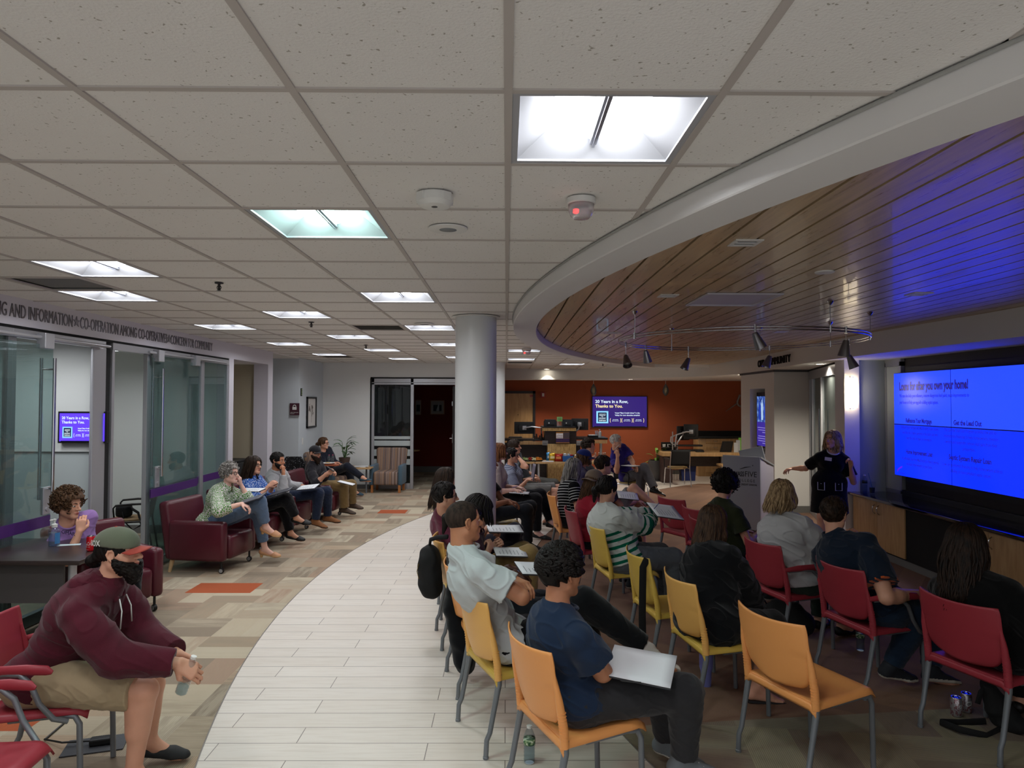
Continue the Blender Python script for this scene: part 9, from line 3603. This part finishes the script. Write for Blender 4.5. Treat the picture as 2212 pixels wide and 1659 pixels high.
person('long dark wavy haired person in black top at the right edge, seen from behind', seat('J', 0.04), 28, at(2086, 1182, 4.22), hyaw=50, hpitch=-3, female=True, s=1.06, w=1.34, tone='light', vox=0.0052,
  RW=A(2230, 1400, 4.2), RE=(0, -0.8, -0.8), top=dict(mat=fab('#0b0b0c'), sleeve=1.9, loose=0.03, kind='none', name='top', infl=0.024), bottom=dict(mat=fab('#0e0e10')), shoes=BLKF, hair=dict(style='big', mat=hairmat('dark_wavy', '#0f0b09', '#2c1e16'), len=0.34, q=1.2), seed=30)

# the speaker at the front
PP = (4.28, 9.25, 0.93)
M_DRESS = fab('#0b0b0d')
M_TRIM = fab('#c9c6c4')
ps_ = person('person speaking in black dress with white trim, one hand on the lectern', PP, -112, at(1798, 950, 9.2), hyaw=-150, hpitch=0, female=True, s=1.0, w=1.1, tone='light', vox=0.0065, standing=True,
    RW=A(1712, 1012, 9.75), RE=(0.3, 0.1, -1), RH=((0.9, -0.9, -0.2), (0, 0, -1)), curlR=0.5, LW=A(1838, 1010, 8.98), LE=(-0.2, 0.3, -1), LH=((0.1, -0.1, 1), (0.6, -0.8, 0)), curlL=1.1, thumbL=0.2,
    top=dict(mat=M_DRESS, sleeve=0.72, loose=0.014, name='dress_top', infl=0.014, amp=0.002, hem=0.0, rib=M_TRIM, cuffmat=M_TRIM, kind='tee'), bottom=None, shoes=BLKF, hair=dict(style='big', mat=HL, len=0.24, flat=0.012), seed=31)
P_ = V3(PP)
f_, l_ = ps_['f'], ps_['l']
make_mesh_part('dress_skirt', [ell(P_ + np.array([0, 0, 0.02]), (0.135, 0.20, 0.16), np.array([f_, l_, [0, 0, 1]])), rcone(P_ + l_ * 0.06, P_ + l_ * 0.07 - np.array([0, 0, 0.42]), 0.135, 0.155, clip=[(P_ - np.array([0, 0, 0.38]), (0, 0, -1))]), rcone(P_ - l_ * 0.06, P_ - l_ * 0.07 - np.array([0, 0, 0.42]), 0.135, 0.155, clip=[(P_ - np.array([0, 0, 0.38]), (0, 0, -1))]),
    rcone(P_ + np.array([0, 0, 0.05]), P_ + np.array([0, 0, 0.22]), 0.13, 0.10)], 0.0065, M_DRESS, ps_['root'], ps_['loc'], 0.05, 0.012, amp=0.002)
for sg in (-1, 1):
 mb = MB()
 c_ = P_ + f_ * 0.160 + l_ * sg * 0.105 - np.array([0, 0, 0.02])
 lw = l_ * 0.04 - f_ * 0.012 * sg
 mb.tube([Vector(c_ - lw + (0, 0, 0.05)), Vector(c_ - lw - (0, 0, 0.05)), Vector(c_ + lw - (0, 0, 0.05)), Vector(c_ + lw + (0, 0, 0.05))], 0.005, 6)
 mb.lathe([(0, 0.006), (0.008, 0.004), (0.008, 0)], 8, c=Vector(c_ + (0, 0, 0.03)))
 link_part(mb, 'pocket_trim', M_TRIM, ps_)
mb = MB()
c_ = ps_['C'] + ps_['tf'] * 0.172 - ps_['tl'] * 0.055 + ps_['up'] * 0.05
a_, b_ = ps_['tl'] * 0.042, ps_['up'] * 0.022
mb.poly([Vector(c_ - a_ - b_), Vector(c_ + a_ - b_), Vector(c_ + a_ + b_), Vector(c_ - a_ + b_)])
link_part(mb, 'name_badge', mat('badge_white', '#c9c2c4', rough=0.5), ps_, solid=0.003)

# pads, papers and pens
def pad(c, yaw, tilt, label, w_=0.216, h_=0.28, th=0.010, m=None, roll=0.0, cat='notepad', written=True):
 t = empty('notepad', c, 0, label=label, cat=cat)
 t.rotation_euler = (math.radians(roll), math.radians(tilt), math.radians(yaw))
 mb = MB()
 mb.box((-h_ / 2, -w_ / 2, -th), (h_ / 2, w_ / 2, -0.002))
 mb.build('backing', mat('pad_backing', '#33343a', rough=0.7), t)
 mb = MB()
 mb.grid(lambda u, v: ((u - 0.5) * h_, (v - 0.5) * w_, 0.0012 + 0.004 * u * u * (v ** 3)), 6, 6)
 mb.build('sheet', m or M_PAPER, t, solid=0.003, smooth=True)
 if written:
  mb = MB()
  rr = random.Random(int(abs(c[0]) * 1000))
  for k in range(7):
   x = -h_ * 0.36 + k * 0.03
   mb.box((x, -w_ * 0.36, 0.0045), (x + 0.004, -w_ * 0.36 + w_ * rr.uniform(0.2, 0.55), 0.005))
  mb.build('handwriting', mat('pencil_grey', '#7c7f86', rough=0.9), t)
 return t

def pen(a, b, label, c='#16161a'):
 mb = MB()
 a, b = Vector(a), Vector(b)
 mb.tube([a, a + (b - a) * 0.1, b], [0.0012, 0.004, 0.004], 8)
 return tag(mb.build('pen', mat('pen_' + c[1:], c, rough=0.3), smooth=40), label, 'pen')

pad(at(1385, 1438, 3.40), -20, 4, 'large white paper folder lying on the lap of the navy t-shirt person', 0.24, 0.31, roll=16, written=False)
pen(at(1340, 1470, 3.22), at(1385, 1475, 3.20), 'black pen with pink end clipped to the white folder in front')
pad(at(1236, 1305, 4.25), 20, 12, 'white notepad on the raised knee of the white t-shirt person', 0.15, 0.20, roll=14, written=False)
pad(at(1160, 1228, 5.0), 16, 6, 'white notepad under the blue pen, behind the white t-shirt person', roll=10)
pen(at(1118, 1232, 4.92), at(1128, 1244, 4.90), 'blue pen in dark fingers over the notepad', '#5f7fc0')
pad(at(1102, 1192, 5.75), 10, 4, 'white notepad on khaki knees left of the column', 0.2, 0.26, roll=8)
pad(at(1090, 1142, 6.15), 8, 2, 'wide white notepad before the maroon t-shirt person in glasses', 0.24, 0.30, roll=4)
pen(at(1046, 1132, 6.1), at(1044, 1112, 6.1), 'dark pen held upright before the foot of the thick column')
pad(at(1122, 1064, 10.2), -6, 3, 'white notepad of the auburn haired person beside the column')
pen(at(1106, 1054, 10.1), at(1118, 1050, 10.1), 'violet pen of the auburn haired person', '#4a3488')
mg = pad(at(1152, 1020, 11.0), 10, -80, 'magazine held upright by the person in the blue grey striped shirt', 0.2, 0.26, m=mat('magazine_cover', '#77707e', rough=0.4), cat='magazine', written=False)
pad(at(1437, 1104, 6.72), 20, 10, 'white notepad held by the person in the green striped sweater', 0.24, 0.30, roll=24)
pen(at(1412, 1100, 6.6), at(1424, 1086, 6.6), 'navy pen over the pad of the green striped sweater person', '#26246a')
pad(at(1356, 1070, 8.95), 0, 6, 'open white booklet between the striped sweater and the bare knees', 0.2, 0.26, roll=20)
pad(at(1362, 1006, 12.85), -48, 0, 'white papers on the knee of the purple polo person')
pen(at(1328, 970, 12.7), at(1338, 960, 12.7), 'white pen in the chin hand of the purple polo person', '#c9c9c9')
pen(at(1292, 985, 11.6), at(1303, 990, 11.6), 'black pen of the curly haired person before the snack table')
pad(at(543, 1078, 8.25), -8, -18, 'grey clipboard on the lap of the leaf print blouse person', 0.22, 0.30, m=mat('clipboard_grey', '#5b5d66', rough=0.5), roll=10, written=False)
pad(at(545, 1058, 8.8), -8, 0, 'white papers on the first lounge chair tablet beside the leaf print blouse', 0.2, 0.26, roll=4)
pad(at(606, 1062, 9.35), -6, -16, 'dark clipboard on the lap of the blue floral blouse person', 0.22, 0.30, m=mat('clipboard_dark', '#44464e', rough=0.5), roll=8, written=False)
pad(at(665, 1052, 10.4), -6, -6, 'white handout on the lap of the pale grey shirt person', 0.22, 0.28, roll=10)
pad(at(748, 1043, 11.75), -10, 12, 'white sheet draped over the khaki knees of the black cap person', 0.11, 0.28, roll=6, written=False)
ph = MB()
ph.T = Matrix.Translation(at(714, 1013, 11.5)) @ Matrix.Rotation(0.6, 4, 'Y')
ph.box((-0.075, -0.036, -0.005), (0.075, 0.036, 0.005), 0.003)
tag(ph.build('phone', M_BLACK, smooth=50), 'black phone in the hands of the bearded person in the black cap', 'phone')
pl_ = MB()
c_ = at(708, 1002, 13.2)
pl_.lathe([(0.0, 0.0), (0.10, 0.002), (0.13, 0.018), (0.132, 0.02)], 28, c=c_)
t = pl_.build('plate', M_WHITE, smooth=40)
tag(t, 'white plate with snacks on the tablet arm behind the black cap person', 'plate')
mb = MB()
mb.lathe([(0.0, 0.03), (0.04, 0.028), (0.05, 0.01)], 12, c=c_)
mb.build('snack', mat('snack_tan', '#b89a62', rough=0.8), t)
mb = MB()
mb.prism([(c_.x - 0.18 + 0.36 * u, c_.y + 0.13 * v) for u, v in ((0, -1), (1, -1), (1.1, 0), (1, 1), (0, 1))], c_.z - 0.03, c_.z - 0.004)
mb.tube([(c_.x - 0.1, c_.y + 0.08, c_.z - 0.03), (c_.x - 0.1, c_.y + 0.08, 0)], 0.015, 8)
t = mb.build('tablet_table', mat('tablet_orange', '#a2583a', rough=0.4))
tag(t, 'small orange edged tablet table under the white plate', 'table')
for k, dx in enumerate((-0.03, 0.04)):
 bottle('water_bottle', (c_.x + 0.03 + dx, c_.y + 0.09, c_.z - 0.003), 0.028, 0.17, 'small clear bottle with pink cap beside the white plate', capm=mat('cap_pink', '#b04a6a', rough=0.4), fill=0.3, grp='bottles with pink caps')
